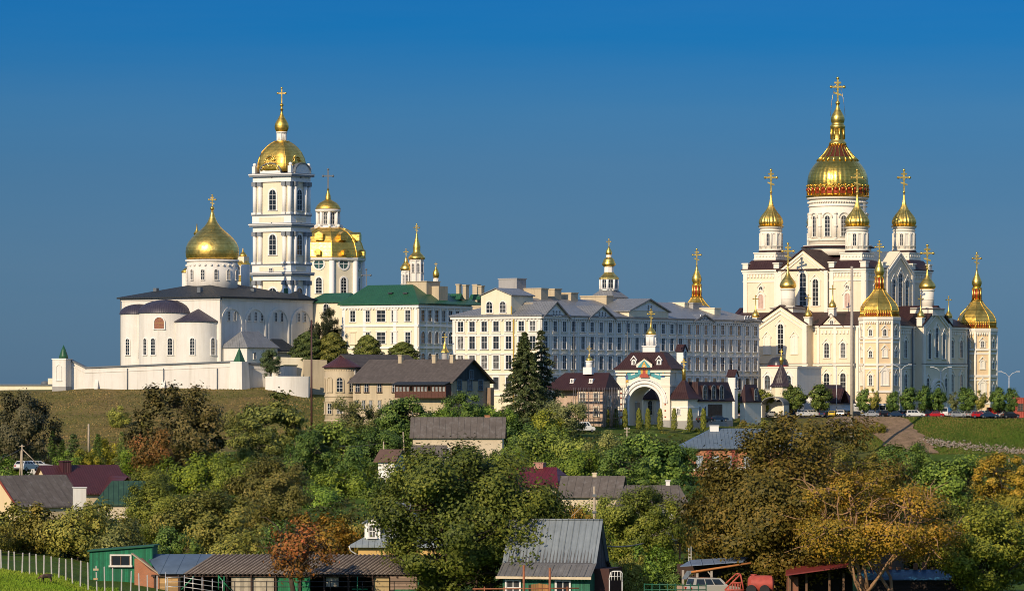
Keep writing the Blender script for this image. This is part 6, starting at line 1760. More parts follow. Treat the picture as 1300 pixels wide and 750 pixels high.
for x in (-7.3,-3.5,0.5,4.5): pl.box(x-0.4,x+0.4,-4.7,-4.4,0,zrow(571,686)-gz(958,690))
pl.build("pilaster", [brick_mat("dark_red_brick",(0.30,0.06,0.035),(0.25,0.05,0.03),(0.3,0.2,0.15),3.0)], h)
house("oxblood_roofed_house","house under a deep red sheet roof in the middle of the valley",680,560,gz(680,560),-22,7.8,6.2,zrow(618,557),zrow(592.5,560),OXBLOOD,PALE,'hip',inset=1.6,chim=((0.5,0.2,1.2,0.45,plain("pink_plaster",(0.42,0.22,0.17),0.9)),),right_windows=((0,1.2,0.9,1.2),))
house("small_slate_roofed_house","low grey slate roof right beside the deep red roof",753,555,gz(753,555),-10,7.0,5.5,zrow(628,552),zrow(606,555),SLATE,PALE,chim=((0.2,0.0,0.5,0.5,PALE),))
house("grey_hipped_house","grey slate hipped roof with a thin white chimney left of the big autumn tree",828,520,gz(828,520),2,7.6,6.4,zrow(645,517),zrow(615.5,520),SLATE,PALE,'hip',inset=1.1,over=0.4,chim=((1.8,0.1,0.45,0.45,TRIM),),windows=((-2,1,1,1.2),(1.5,1,1,1.2)))

# zinc-roofed house in the foreground, steep roof with a flared lower slope
def zinc_house():
    Y = 390.0; zb = -17.2
    r = empty("zinc_roofed_house", (wx(706,Y),Y,zb), R(-15), "house with a steep ribbed zinc roof and green board walls", "house")
    w, e1, e0, t = 8.3, zrow(713,Y-2)-zb, zrow(731,Y-4)-zb, zrow(659.5,Y)-zb
    d1, d0 = 2.3, 3.9
    MB().box(-w/2+0.3,w/2-0.3,-d0+0.5,d0-0.5,-2.5,e0+0.2).build("wall", [boards("green_boards",(0.025,0.16,0.095),0.16,'x')], r)
    MB().exx([(-d0+0.5,e0+0.2),(d0-0.5,e0+0.2),(d1,e1),(0,t-0.1),(-d1,e1)],-w/2+0.3,w/2-0.35).build("gable_end", [boards("dark_grey_boards",(0.10,0.10,0.105),0.2,'y')], r)
    def slope(y0,z0,y1,z1,m,sgn):
        n = int(w/0.075); vs = []
        for i in range(n+1):
            x = -w/2 + w*i/n; hz = 0.035*math.sin(i*math.pi/2)
            vs += [(x,sgn*y0,z0+hz),(x,sgn*y1,z1+hz)]
        fs = [(2*i,2*i+2,2*i+3,2*i+1) for i in range(n)]
        m.add(vs, fs, 0, True)
    up = MB(); slope(-d1-0.05,e1-0.08,0,t,up,1); slope(-d1-0.05,e1-0.08,0,t,up,-1)
    ro = up.build("upper_roof", [ZINC], r)
    lo = MB(); slope(-d0-0.3,e0,-d1+0.1,e1-0.02,lo,1); slope(-d0-0.3,e0,-d1+0.1,e1-0.02,lo,-1)
    lo.build("lower_roof", [sheet_metal("dull_corrugated_iron",(0.155,0.15,0.145),0.5,'x',0.6,wear=(0.25,0.24,0.23))], r)
    MB().box(-w/2-0.1,w/2,-d0-0.32,-d0-0.22,e0-0.24,e0-0.03).build("fascia", [plain("cream_fascia",(0.66,0.55,0.38),0.8)], r)
    MB().tube([(-w/2,0,t+0.02),(w/2,0,t+0.02)],0.09,6).build("ridge_cap", [ZINC], r)
    for x in (-2.9, 1.5): put_window(r, (x,-d0+0.48,0.1), 0, window_mesh('rect', 1.2, 1.15, FRAME_WHITE, FRAME_WHITE, GLASS, 0.1, False, 1))
    MB().box(w/2-0.33,w/2+1.0,-1.8,3.0,-1,2.3).build("side_annex", [plain("dark_red_timber_wall",(0.055,0.018,0.014),0.8)], r)
zinc_house()

# yellow house with a zinc mansard and a dormer
def yellow_house():
    Y = 436.0; zb = -16.3
    r = empty("yellow_house", (wx(512,Y),Y,zb), R(-4), "yellow house with a pale blue-grey mansard roof and small white dormer behind the corrugated shed", "house")
    e, m_, t = zrow(693,Y-4)-zb, zrow(667,Y-2)-zb, zrow(636,Y)-zb
    w, d = 9.6, 8.0
    MB().box(-w/2+0.8,w/2-0.8,-d/2+0.6,d/2-0.6,-1,e).build("wall", [stucco("yellow_plaster",(0.62,0.40,0.14),(0.45,0.3,0.12),0.4)], r)
    rf = MB().box(-w/2,w/2,-d/2,d/2,e-0.12,e+0.1).frustum(-w/2,w/2,-d/2,d/2,e+0.1,m_,3.2,2.2).hip(-w/2+3.4,w/2-3.4,-d/2+2.4,d/2-2.4,m_+0.2,t,'x',inset=1.0,over=0.2)
    ro = rf.build("roof", [sheet_metal("pale_zinc",(0.25,0.29,0.31),0.6,'x',0.4,wear=(0.33,0.37,0.39))], r)
    x = (477-512)*Y/F
    MB().box(x-0.75,x+0.75,-d/2+0.7,0,e+0.6,zrow(661,Y)-zb).exy([(x-0.75,zrow(661,Y)-zb),(x+0.75,zrow(661,Y)-zb),(x,zrow(656,Y)-zb)],-d/2+0.7,0).build("dormer", [TRIM], r)
    MB().gable(x-0.75,x+0.75,-d/2+0.7,1.0,zrow(661.5,Y)-zb,zrow(655,Y)-zb,'y',0.25,0.12).build("dormer_roof", [ZINC], r)
    put_window(r, (x,-d/2+0.68,e+0.85), 0, window_mesh('rect', 0.65, 1.1, FRAME_WHITE, FRAME_WHITE, GLASS, 0.1, False, 1))
    MB().box(-1.2,1.6,-d/2+0.9,0,e+0.6,zrow(657,Y)-zb).build("large_dormer", [plain("pale_board",(0.5,0.5,0.48),0.7)], r)
    MB().tube([(-w/2,-d/2-0.1,e),(-w/2+0.1,-d/2+0.1,e-0.4),(-w/2+0.8,-d/2+0.5,e-0.9),(-w/2+0.8,-d/2+0.5,0)],0.07,6).build("downpipe", [FRAME_WHITE], r)
yellow_house()

def left_village():
    h = house("slate_gabled_house","house with a cream gable, red barge board and worn brown-grey slate roof",40,562,gz(40,562),40,9.6,8.2,zrow(641,560),zrow(605,562),SLATE,stucco("warm_cream_gable",(0.72,0.56,0.33),(0.55,0.42,0.25),0.3),over=0.35,windows=((-2.5,0.6,1,1.2),))
    MB().exx([(-4.5,zrow(641,560)-gz(40,562)-0.28),(0,zrow(605,562)-gz(40,562)-0.1),(4.5,zrow(641,560)-gz(40,562)-0.28),(4.5,zrow(641,560)-gz(40,562)+0.0),(0,zrow(605,562)-gz(40,562)+0.25),(-4.5,zrow(641,560)-gz(40,562)+0.0)],-5.2,-5.1).build("barge_board", [plain("red_barge_board",(0.26,0.05,0.03),0.7)], h)
    Y = 548.0
    o = empty("white_chimney_stack", (wx(101,Y),Y,gz(101,Y)), R(15), "broad white masonry stack in front of the worn slate roof", "chimney")
    MB().cbox(0,0,1.45,1.1,0,zrow(619,Y)-gz(101,Y)).build("shaft", [WHITE], o)
    MB().cbox(0,0,1.65,1.3,zrow(619,Y)-gz(101,Y),zrow(618,Y)-gz(101,Y)).build("cap", [TRIM], o)
    b = gz(95,610)
    r = house("maroon_roofed_house","sprawling house with a maroon tiled roof and massive maroon chimney",100,610,b,28,10.5,8.5,zrow(624,606),zrow(592,610),MAROON,stucco("warm_cream_wall",(0.72,0.58,0.36),(0.5,0.4,0.25),0.3),over=0.5)
    MB().gable(1.5,6.0,-7.5,1,zrow(626,602)-b,zrow(606,604)-b,'y',0.4,0.15).exy([(1.6,-1),(5.9,-1),(5.9,zrow(626,602)-b),(3.75,zrow(607,602)-b),(1.6,zrow(626,602)-b)],-7.4,0).build("cross_gable", [MAROON], r)
    MB().cbox(-2.2,-0.6,1.25,1.25,2,zrow(586,608)-b).cbox(-2.2,-0.6,1.5,1.5,zrow(586,608)-b,zrow(584.5,608)-b).build("chimney", [MAROON], r)
    MB().hip(-1.0,9.5,0.5,9,zrow(620,612)-b,zrow(591,615)-b,'x',inset=3.0,over=0.4).box(-0.8,9.2,0.8,8.8,-1,zrow(620,612)-b-0.1).build("rear_wing_roof", [MAROON], r)
    house("green_roofed_house","house with a plain green hipped roof beside the maroon one",163,550,gz(163,550),4,7.6,6.6,zrow(641,547),zrow(610,550),sheet_metal("faded_green_sheet",(0.028,0.070,0.042),0.6,'x',0.55,wear=(0.06,0.14,0.085)),PALE,'hip',inset=2.2,over=0.4)
left_village()

# ------------------------------------------------------------------ sheds along the front
def corrugated_shed():
    Y = 398.0; zb = -17.0
    ang = -20
    xa, xb = wx(204,Y-3), wx(537,Y-3)
    r = empty("corrugated_shed", (wx(370,Y),Y,zb), R(-4), "long open cattle shed under a weathered corrugated roof with part-blue sheeting", "shed")
    w = (537-190)*Y/F; d = 5.4
    e, t = zrow(728,Y-3)-zb, zrow(703.5,Y+2)-zb
    def roofpart(x0, x1, m, name, step, amp, skew=1.9, top0=None):
        n = int((x1-x0)/step); vs = []
        for i in range(n+1):
            x = x0+(x1-x0)*i/n; hz = amp*math.sin(i*math.pi/2)
            xt = x+skew if top0 is None else top0+(x1+skew-top0)*i/n
            vs += [(x,-d/2-0.3,e+hz),(xt,d/2,t+hz),(xt,d/2,t+hz-0.05),(x,-d/2-0.3,e+hz-0.05)]
        fs = []
        for i in range(n): 
            a = 4*i; fs += [(a,a+4,a+5,a+1),(a+3,a+2,a+6,a+7),(a,a+3,a+7,a+4)]
        mb = MB(); mb.add(vs, fs, 0, True)
        o = mb.build(name, [m], r)
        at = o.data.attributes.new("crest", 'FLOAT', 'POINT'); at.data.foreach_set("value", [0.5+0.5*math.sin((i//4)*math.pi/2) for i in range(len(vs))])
        return o
    xs = -w/2 + (246-204)*Y/F*0.98
    roofpart((206-370)*Y/F, xs, sheet_metal("slate_blue_sheet",(0.085,0.125,0.185),1.4,'x',0.5,wear=(0.12,0.16,0.22)), "blue_roof_sheet", 0.3, 0.004, 1.9, (177-370)*Y/F)
    m, nt, b = nodes_of("weathered_asbestos_sheet")
    c = mixc(nt, ramp(nt, noise(nt, 0.9, 6, 0.75), 0.42, 0.62), (0.16,0.125,0.105), (0.085,0.062,0.055))
    c = mixc(nt, ramp(nt, noise(nt, 3.0, 5, 0.8, stretch=(1,0.25,1)), 0.52, 0.72), c, (0.40,0.36,0.31))
    cr = nt.nodes.new("ShaderNodeAttribute"); cr.attribute_name = "crest"     # valleys coloured darker: dirt, plus rib shading the light leaves out
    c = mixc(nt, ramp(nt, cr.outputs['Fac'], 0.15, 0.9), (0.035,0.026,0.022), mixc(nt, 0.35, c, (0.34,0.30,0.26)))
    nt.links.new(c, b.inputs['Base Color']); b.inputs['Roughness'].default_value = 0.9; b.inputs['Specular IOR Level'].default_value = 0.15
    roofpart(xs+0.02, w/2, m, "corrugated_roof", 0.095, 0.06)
    fr = MB()
    for i in range(12):
        x = -w/2+0.3+(w-0.6)*i/11
        fr.box(x-0.08,x+0.08,-d/2,-d/2+0.16,-2.5,e-0.1)
        fr.box(x-0.06,x+0.06,-d/2-0.25,-d/2,e-0.3,e-0.12)
    fr.box(-w/2,w/2,-d/2-0.02,-d/2+0.12,e-0.28,e-0.1)
    fr.build("post_frame", [plain("dark_timber",(0.06,0.035,0.025),0.9)], r)
    X = lambda px: (px-370)*Y/F
    def panel(pa,pb,t_,b_,m,name,y=-d/2+0.2): return MB().box(X(pa),X(pb),y,y+0.08,zrow(b_,Y-3)-zb,zrow(t_,Y-3)-zb).build(name,[m],r)
    GB = boards("bright_green_boards",(0.012,0.19,0.075),0.2,'x'); WB = boards("whitewashed_boards",(0.42,0.37,0.28),0.35,'x'); OB = boards("raw_boards",(0.44,0.27,0.11),0.22,'z')
    panel(204,234,728,760,OB,"board_wall")
    panel(298,352,729,760,WB,"board_wall"); panel(354,398,730,760,GB,"green_gate")
    panel(418,434,731,745,WB,"board_wall"); panel(478,498,730,760,stucco("ochre_infill",(0.45,0.34,0.17),(0.3,0.22,0.12),0.5),"board_wall"); panel(500,534,731,752,boards("mauve_boards",(0.30,0.21,0.155),0.5,'z'),"board_wall",-d/2-0.1)
    panel(505,530,754,764,boards("pale_boards",(0.40,0.34,0.25),0.5,'z'),"board_wall",-d/2-0.1)
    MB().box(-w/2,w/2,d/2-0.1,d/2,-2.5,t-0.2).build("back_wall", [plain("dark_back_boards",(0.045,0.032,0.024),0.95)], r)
    gp = MB()
    for a, b_ in (((236,748),(252,731)),((283,731),(298,748)),((290,731),(290,760)),((398,731),(398,760)),((459,731),(459,760)),((538,752),(552,735)),((536,731),(536,760)),((452,747),(472,747)),((505,748),(535,748)),((283,748),(283,730))):
        gp.bar((X(a[0]),-d/2-0.45,zrow(a[1],Y-3)-zb),(X(b_[0]),-d/2-0.45,zrow(b_[1],Y-3)-zb),0.055,6)
    gp.build("green_pipe_brace", [plain("green_pipe",(0.02,0.22,0.09),0.5)], r)
    o = empty("pipe_rail", (wx(460,Y-5),Y-5,zb), 0, "dark horizontal pipe rail running in front of the corrugated shed", "rail")
    q = MB()
    for z in (0.3, 0.75): q.bar((X(280)-X(460),0,z),(X(540)-X(460),0,z),0.04,6)
    for px in (300,340,380,420,460,500,538): q.bar((X(px)-X(460),0,-0.6),(X(px)-X(460),0,0.8),0.04,6)
    q.build("rail_bars", [plain("dark_iron",(0.03,0.03,0.032),0.5,0.5)], o)
    # white tubular cattle hurdle
    o = empty("cattle_hurdle", (wx(258,Y-6),Y-6,zb), R(14), "white tubular steel cattle hurdle at the open left end of the shed", "hurdle")
    hb = MB()
    for z in (0.1,0.5,0.9): hb.bar((-1.6,0,z+0.25),(1.7,0,z-0.25),0.035,6); hb.bar((-3.3,0,z+0.3),(-1.7,0,z+0.3),0.03,6)
    for x in (-3.3,-1.65,-0.9,-0.1,0.8,1.7): hb.bar((x,0,-0.6),(x,0,1.15-0.15*x),0.04,6)
    hb.build("hurdle_tubes", [plain("galvanised_tube",(0.55,0.54,0.52),0.4,0.4)], o)
    # rust-red brick gable wall between hut and shed
    o = empty("brick_outhouse", (wx(198,Y-1),Y-1,zb), R(-22), "orange brick outhouse wall under the blue sheet end of the shed", "outhouse")
    MB().exy([(-1.8,-2.5),(0.6,-2.5),(0.6,zrow(728,Y)-zb),(-0.2,zrow(723,Y)-zb),(-1.5,zrow(708,Y)-zb),(-1.8,zrow(708,Y)-zb)],-0.6,0.4).build("wall", [brick_mat("rough_orange_brick",(0.40,0.14,0.06),(0.30,0.12,0.06),(0.3,0.24,0.17),3.5)], o)
    MB().exy([(-2.0,zrow(702.5,Y)-zb),(0.8,zrow(729,Y)-zb),(0.8,zrow(729,Y)-zb+0.1),(-2.0,zrow(702.5,Y)-zb+0.12)],-0.8,-0.5).build("verge_board", [plain("bleached_plank",(0.42,0.33,0.22),0.9)], o)
corrugated_shed()

def green_hut():
    Y = 402.0; zb = -17.0
    r = empty("green_hut", (wx(157,Y),Y,zb), R(-3), "bright green board hut with one white-framed window and a sloping roof", "hut")
    w, d = 80*Y/F, 3.6
    zl, zr = zrow(700,Y-2)-zb, zrow(693.5,Y-2)-zb
    MB().exy([(-w/2,-2.5),(w/2,-2.5),(w/2,zr),(-w/2,zl)],-d/2,d/2).build("wall", [boards("emerald_boards",(0.008,0.155,0.072),0.17,'x')], r)
    MB().exy([(-w/2-0.15,zl),(w/2+0.15,zr+0.02),(w/2+0.15,zr+0.14),(-w/2-0.15,zl+0.12)],-d/2-0.25,d/2+0.25).build("roof", [plain("green_roof_felt",(0.012,0.10,0.05),0.8)], r)
    X = lambda px: (px-157)*(Y-2)/F
    put_window(r, (X(157),-d/2-0.01,zrow(717,Y-2)-zb), 0, window_mesh('rect', 1.65, 0.82, plain("white_painted_wood",(0.72,0.68,0.60),0.7), FRAME_WOOD, GLASS, 0.14, False, 0), None, "window")
    # meadow fence: every concrete post a thing of its own
    post = MB().box(-0.055,0.055,-0.055,0.055,-0.5,1.45).frustum(-0.055,0.055,-0.055,0.055,1.45,1.5,0.03)
    pm = post.mesh("fence_post", [plain("pale_concrete_post",(0.47,0.45,0.42),0.9,0,0.3,3.0)])
    tops = [(1.5,697,716),(10.5,698.5,716),(18.5,699.5,717),(28,701,718),(37.5,701,721),(46.5,702.5,724),(55.5,704,727),(65.5,705.5,729.5),(74.5,707.5,729),(83.5,709,730),(92,707.5,736),(102,711,738),(112,713,741.5)]
    pts = []
    for i, (px, t_, b_) in enumerate(tops):
        y = 386.5 - i*0.55
        z = ground(wx(px,y), y)
        o = link("fence_post", pm, None, (wx(px,y), y, min(z, wz(b_,y))), R(i*17))
        o.rotation_euler = (R((i*37)%5-2), R((i*53)%5-2), 0)
        o.scale = (1,1,(wz(t_,y)-o.location.z)/1.5)
        tag(o, "pale concrete post of the wire fence along the pasture", "fence post", "concrete posts of the pasture fence")
        pts.append((o.location.x, y, wz(t_,y)))
    for i, (px, t_, b_) in enumerate([(123,717.5,745),(133,718.5,745),(143,720,748),(154,722,752),(165.5,724,753),(177,727,754),(187.5,729,755),(199.5,730,756),(212,733,757)]):
        y = 379.0 - i*0.3
        z = wz(b_,y)
        o = link("fence_post", pm, None, (wx(px,y), y, z-0.3), 0)
        o.rotation_euler = (R((i*29)%5-2), R((i*41)%5-2), 0)
        o.scale = (0.9,0.9,(wz(t_,y)-z+0.3)/1.5)
        tag(o, "thin pale post of the second fence in front of the green hut", "fence post", "posts in front of the green hut")
    wr = MB()
    for a, b_ in zip(pts[:-1], pts[1:]):
        for dz in (0.1,0.45,0.8): wr.bar((a[0],a[1],a[2]-dz),(b_[0],b_[1],b_[2]-dz),0.008,4)
    o = wr.build("fence_wire", [plain("rusty_wire",(0.12,0.10,0.085),0.7,0.5)])
    tag(o, "thin rusty wires strung between the concrete pasture posts", "wire")
    o = empty("signboard", (wx(122,379),378.8,wz(745,379)), 0, "little pale boards nailed to the corner post beside the hut", "board")
    MB().box(-0.22,0.22,-0.04,0.0,wz(723.5,379)-wz(745,379),wz(721,379)-wz(745,379)).build("upper_board", [plain("pale_plank",(0.55,0.42,0.26),0.8)], o)
    MB().box(-0.2,0.15,-0.04,0.0,wz(735.5,379)-wz(745,379),wz(733,379)-wz(745,379)).build("lower_board", [plain("ochre_plank",(0.5,0.33,0.17),0.8)], o)
green_hut()

# grazing goat in the pasture: one continuous skinned body
def goat():
    Y = 372.0; px, py = 58, 747.5
    x = wx(px,Y); zb = ground(x,Y)
    k = 1.0
    pts = {  # name: (x, y, z, radius)
        'hip': (0.34,0,0.50,0.17), 'mid': (0.08,0,0.50,0.19), 'sho': (-0.20,0,0.52,0.17), 'nek': (-0.40,0,0.46,0.10), 'hea': (-0.54,0,0.34,0.085), 'muz': (-0.66,0,0.22,0.05),
        'tai': (0.50,0,0.60,0.035), 'tip': (0.56,0,0.50,0.02),
        'hk1': (0.36,0.11,0.38,0.09), 'hh1': (0.45,0.11,0.22,0.04), 'hf1': (0.41,0.11,0.02,0.04), 'hk2': (0.36,-0.11,0.38,0.09), 'hh2': (0.47,-0.11,0.22,0.04), 'hf2': (0.44,-0.11,0.02,0.04),
        'fe1': (-0.20,0.10,0.34,0.065), 'fk1': (-0.22,0.10,0.19,0.04), 'ff1': (-0.20,0.10,0.02,0.035), 'fe2': (-0.22,-0.10,0.34,0.065), 'fk2': (-0.28,-0.10,0.19,0.04), 'ff2': (-0.28,-0.10,0.02,0.035),
        'er1': (-0.50,0.10,0.40,0.02), 'er2': (-0.50,-0.10,0.40,0.02)}
    ed = [('hip','mid'),('mid','sho'),('sho','nek'),('nek','hea'),('hea','muz'),('hip','tai'),('tai','tip'),('hip','hk1'),('hk1','hh1'),('hh1','hf1'),('hip','hk2'),('hk2','hh2'),('hh2','hf2'),
          ('sho','fe1'),('fe1','fk1'),('fk1','ff1'),('sho','fe2'),('fe2','fk2'),('fk2','ff2'),('hea','er1'),('hea','er2')]
    names = list(pts); idx = {n:i for i,n in enumerate(names)}
    me = bpy.data.meshes.new("goat")
    me.from_pydata([pts[n][:3] for n in names], [(idx[a],idx[b]) for a,b in ed], [])
    o = bpy.data.objects.new("grazing_animal", me); col.objects.link(o)
    sk = o.modifiers.new("skin", 'SKIN')
    for n in names:
        v = me.skin_vertices[0].data[idx[n]]; v.radius = (pts[n][3], pts[n][3]); v.use_root = (n == 'hip')
    sub = o.modifiers.new("sub", 'SUBSURF'); sub.levels = 2; sub.render_levels = 2
    m, nt, b = nodes_of("goat_coat")
    nt.links.new(mixc(nt, ramp(nt, noise(nt, 3.0, 4), 0.45, 0.6), (0.022,0.014,0.010), (0.13,0.075,0.045)), b.inputs['Base Color']); b.inputs['Roughness'].default_value = 0.9
    me.materials.append(m)
    o.location = (x, Y, zb+0.12); o.scale = (1.05,)*3; o.rotation_euler = (0,0,R(-12))
    tag(o, "dark brown four-legged animal with its head down on the green pasture", "animal")
goat()

# ------------------------------------------------------------------ farmyard at the lower right
def farmyard():
    Y = 398.0; zb = -17.0
    X = lambda px, c: (px-c)*Y/F
    Z = lambda py: wz(py,Y)-zb
    c = 905
    r = empty("yard_shelter", (wx(c,Y),Y,zb), 0, "open yard shelter with a blue-grey sheet roof on an orange beam", "shelter")
    MB().add([(X(862,c),-2,Z(718)),(X(942,c),-2,Z(712)),(X(952,c),1.5,Z(707.5)),(X(878,c),1.5,Z(712)),(X(862,c),-2,Z(718)+0.07),(X(942,c),-2,Z(712)+0.07),(X(952,c),1.5,Z(707.5)+0.07),(X(878,c),1.5,Z(712)+0.07)],[(0,3,2,1),(4,5,6,7),(0,1,5,4),(1,2,6,5),(2,3,7,6),(3,0,4,7)]).build("roof", [sheet_metal("steel_blue_sheet",(0.16,0.21,0.29),1.0,'x',0.45,wear=(0.25,0.30,0.38))], r)
    MB().bar((X(876,c),-2.1,Z(724.5)),(X(952,c),-2.1,Z(713)),0.1,6).bar((X(875,c),-2.0,Z(726)),(X(905,c),-2.0,Z(721)),0.08,6).build("beam", [plain("orange_timber",(0.50,0.19,0.05),0.8)], r)
    f = MB()
    for px in (866, 884, 902): f.box(X(px,c)-0.1,X(px,c)+0.1,-2.0,-1.85,-2.5,Z(722))
    f.bar((X(902,c),-1.95,Z(730)),(X(897,c),-1.95,Z(723)),0.06,5)
    f.build("post", [plain("grey_posts",(0.38,0.33,0.28),0.85)], r)
    MB().add([(X(864,c),-2.9,Z(733)),(X(870,c),-2.9,Z(733)),(X(879,c),-1.9,Z(723.5)),(X(871,c),-1.9,Z(723.5)),(X(864,c),-2.9,Z(733)+0.05),(X(870,c),-2.9,Z(733)+0.05),(X(879,c),-1.9,Z(723.5)+0.05),(X(871,c),-1.9,Z(723.5)+0.05)],[(0,3,2,1),(4,5,6,7),(0,1,5,4),(1,2,6,5),(2,3,7,6),(3,0,4,7)]).build("awning", [ZINC], r)
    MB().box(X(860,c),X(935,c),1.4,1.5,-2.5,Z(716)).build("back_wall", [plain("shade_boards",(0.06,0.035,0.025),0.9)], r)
    MB().box(X(858,c),X(905,c),-2.6,-2.3,-2.5,Z(741)).build("low_wall", [plain("pink_block_wall",(0.40,0.27,0.20),0.9)], r)
    c = 1000
    r = empty("long_byre", (wx(c,Y+6),Y+6,zb), 0, "long grey-tiled byre with pale windows behind the autumn tree trunk", "byre")
    Y2 = Y+6; X2 = lambda px: (px-c)*Y2/F; Z2 = lambda py: wz(py,Y2)-zb
    MB().box(X2(935),X2(1075),-1.5,2,-2.5,Z2(718)).build("wall", [brick_mat("dull_red_brick",(0.22,0.09,0.05),(0.17,0.08,0.05),(0.25,0.2,0.15),3.5)], r)
    MB().gable(X2(932),X2(1078),-1.5,2,Z2(718),Z2(712),'x',0.35,0.12).build("roof", [SLATE], r)
    for px in (950,962,975): put_window(r, (X2(px),-1.51,Z2(732)), 0, window_mesh('rect', 0.7, 0.55, FRAME_BLUE, FRAME_WHITE, plain("sky_lit_glass",(0.30,0.42,0.47),0.25), 0.08, False, 0))
    c = 1035
    r = empty("red_roofed_lean_to", (wx(c,Y-2),Y-2,zb), 0, "dark open lean-to with a dull red roof edge beside the leaning trunk", "lean-to")
    Y3 = Y-2; X3 = lambda px: (px-c)*Y3/F; Z3 = lambda py: wz(py,Y3)-zb
    MB().add([(X3(995),-2.5,Z3(729)),(X3(1075),-2.5,Z3(718)),(X3(1085),2.5,Z3(713)),(X3(1000),2.5,Z3(722)),(X3(995),-2.5,Z3(729)+0.1),(X3(1075),-2.5,Z3(718)+0.1),(X3(1085),2.5,Z3(713)+0.1),(X3(1000),2.5,Z3(722)+0.1)],[(0,3,2,1),(4,5,6,7),(0,1,5,4),(1,2,6,5),(2,3,7,6),(3,0,4,7)]).build("roof", [plain("dull_red_sheet",(0.22,0.03,0.028),0.55)], r)
    f = MB()
    for px in (1002,1023,1052,1070): f.box(X3(px)-0.09,X3(px)+0.09,-0.9,-0.75,-2.5,Z3(726))
    f.build("post", [plain("old_posts",(0.17,0.10,0.06),0.9)], r)
    MB().box(X3(1000),X3(1013),-0.6,1.8,-2.5,Z3(731)).build("brick_pier", [brick_mat("pier_brick",(0.26,0.09,0.045),(0.2,0.08,0.05),(0.22,0.17,0.12),3.5)], r)
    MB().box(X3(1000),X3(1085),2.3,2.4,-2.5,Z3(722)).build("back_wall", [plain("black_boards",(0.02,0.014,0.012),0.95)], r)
    c = 1155
    r = empty("tarpaulin_shed", (wx(c,Y-1),Y-1,zb), 0, "dark plank shed topped by a bright blue tarpaulin under the bare branches", "shed")
    Y4 = Y-1; X4 = lambda px: (px-c)*Y4/F; Z4 = lambda py: wz(py,Y4)-zb
    MB().box(X4(1095),X4(1222),-0.5,3,-2.5,Z4(736)).build("wall", [boards("black_planks",(0.035,0.022,0.018),0.3,'z')], r)
    MB().add([(X4(1092),-0.9,Z4(735)),(X4(1224),-0.9,Z4(735.5)),(X4(1222),2.0,Z4(724)),(X4(1094),2.0,Z4(724.5)),(X4(1092),-0.9,Z4(735)+0.05),(X4(1224),-0.9,Z4(735.5)+0.05),(X4(1222),2.0,Z4(724)+0.05),(X4(1094),2.0,Z4(724.5)+0.05)],[(0,3,2,1),(4,5,6,7),(0,1,5,4),(1,2,6,5),(2,3,7,6),(3,0,4,7)]).build("tarpaulin", [plain("blue_tarpaulin",(0.022,0.13,0.27),0.5,0,0.4,0.8)], r)
    br = MB()
    for px in range(1110,1216,11): br.box(X4(px)-0.2,X4(px)+0.2,1.9,2.2,Z4(724),Z4(718)+0.3*math.sin(px))
    br.build("brick_course", [brick_mat("loose_brick",(0.45,0.19,0.10),(0.4,0.2,0.12),(0.3,0.25,0.2),3.5)], r)
    o = house("white_roofed_shed","shed with a pale whitish roof seen through the bare orange branches",1130,430,gz(1130,430),10,3.0,3.0,zrow(695,428),zrow(686,430),plain("pale_roof",(0.36,0.41,0.42),0.5,0,0.4,1.0),plain("shed_dark_wall",(0.10,0.07,0.05),0.9),cat="shed")
    # red slurry tank wagon with frame
    Y5 = 384.0; c = 948; k = Y5/F
    r = empty("red_tank_trailer", (wx(c,Y5),Y5,-17.0), R(-8), "faded red farm tank trailer with a slatted frame beside the shelter", "trailer")
    z = lambda py: wz(py,Y5)+17.0; x = lambda px: (px-c)*k
    RED = plain("faded_red_paint",(0.50,0.085,0.055),0.55,0,0.35,1.5)
    tk = MB().lathe([(0.02,-1.25),(0.55,-1.2),(0.78,-1.0),(0.80,-0.5),(0.80,0.5),(0.78,1.0),(0.55,1.2),(0.02,1.25)],20)
    me = tk.mesh("tank", [RED]); t = link("tank", me, r, (x(966),0,z(741)), 0); t.rotation_euler = (0, R(90), R(12)); t.scale = (0.95,0.95,0.9)
    MB().cyl(x(957),0,0.22,z(732),z(728.5),12).cyl(x(957),0,0.28,z(729),z(728.3),12).build("filler_cap", [RED], r)
    fr = MB()
    for a, b_ in (((921,748),(941,728)),((941,728),(945,748)),((941,728),(936,727)),((921,748),(945,748)),((930,739),(944,739)),((926,744),(926,752)),((936,727),(922,740))): fr.bar((x(a[0]),-0.7,z(a[1])),(x(b_[0]),-0.7,z(b_[1])),0.07,6)
    for i in range(7): fr.bar((x(929+i*2),-0.7,z(748)),(x(929+i*2),-0.7,z(739)),0.035,5)
    fr.build("slatted_frame", [RED], r)
    MB().tube([(x(974),-0.3,z(738)),(x(979),-0.4,z(738)),(x(981),-0.4,z(743)),(x(979),-0.4,z(750))],0.05,6).build("hose", [plain("black_rubber",(0.02,0.02,0.02),0.7)], r)
    for px in (955,972):
        w = MB().lathe([(0.12,-0.1),(0.42,-0.12),(0.45,0.0),(0.42,0.12),(0.12,0.1)],16); me = w.mesh("wheel",[plain("tyre_rubber",(0.02,0.02,0.02),0.9)]); q = link("wheel", me, r, (x(px),-0.9,0.45)); q.rotation_euler = (R(90),0,0)
    # pieces of furniture in the yard: frames, ladder
    Y6 = 385
    o = empty("white_garden_frame", (wx(782,Y6),Y6,gz(782,Y6)), R(10), "white tubular bed-frame propped up right of the zinc-roofed house", "frame")
    zz = lambda py: wz(py,Y6)-gz(782,Y6)
    g = MB(); kx = Y6/F
    g.tube([(-9*kx,0,zz(735)),(-7*kx,0,zz(726)),(-4*kx,0,zz(724.5)),(6*kx,0,zz(724.5)),(8*kx,0,zz(727)),(8*kx,0,zz(738))],0.045,6)
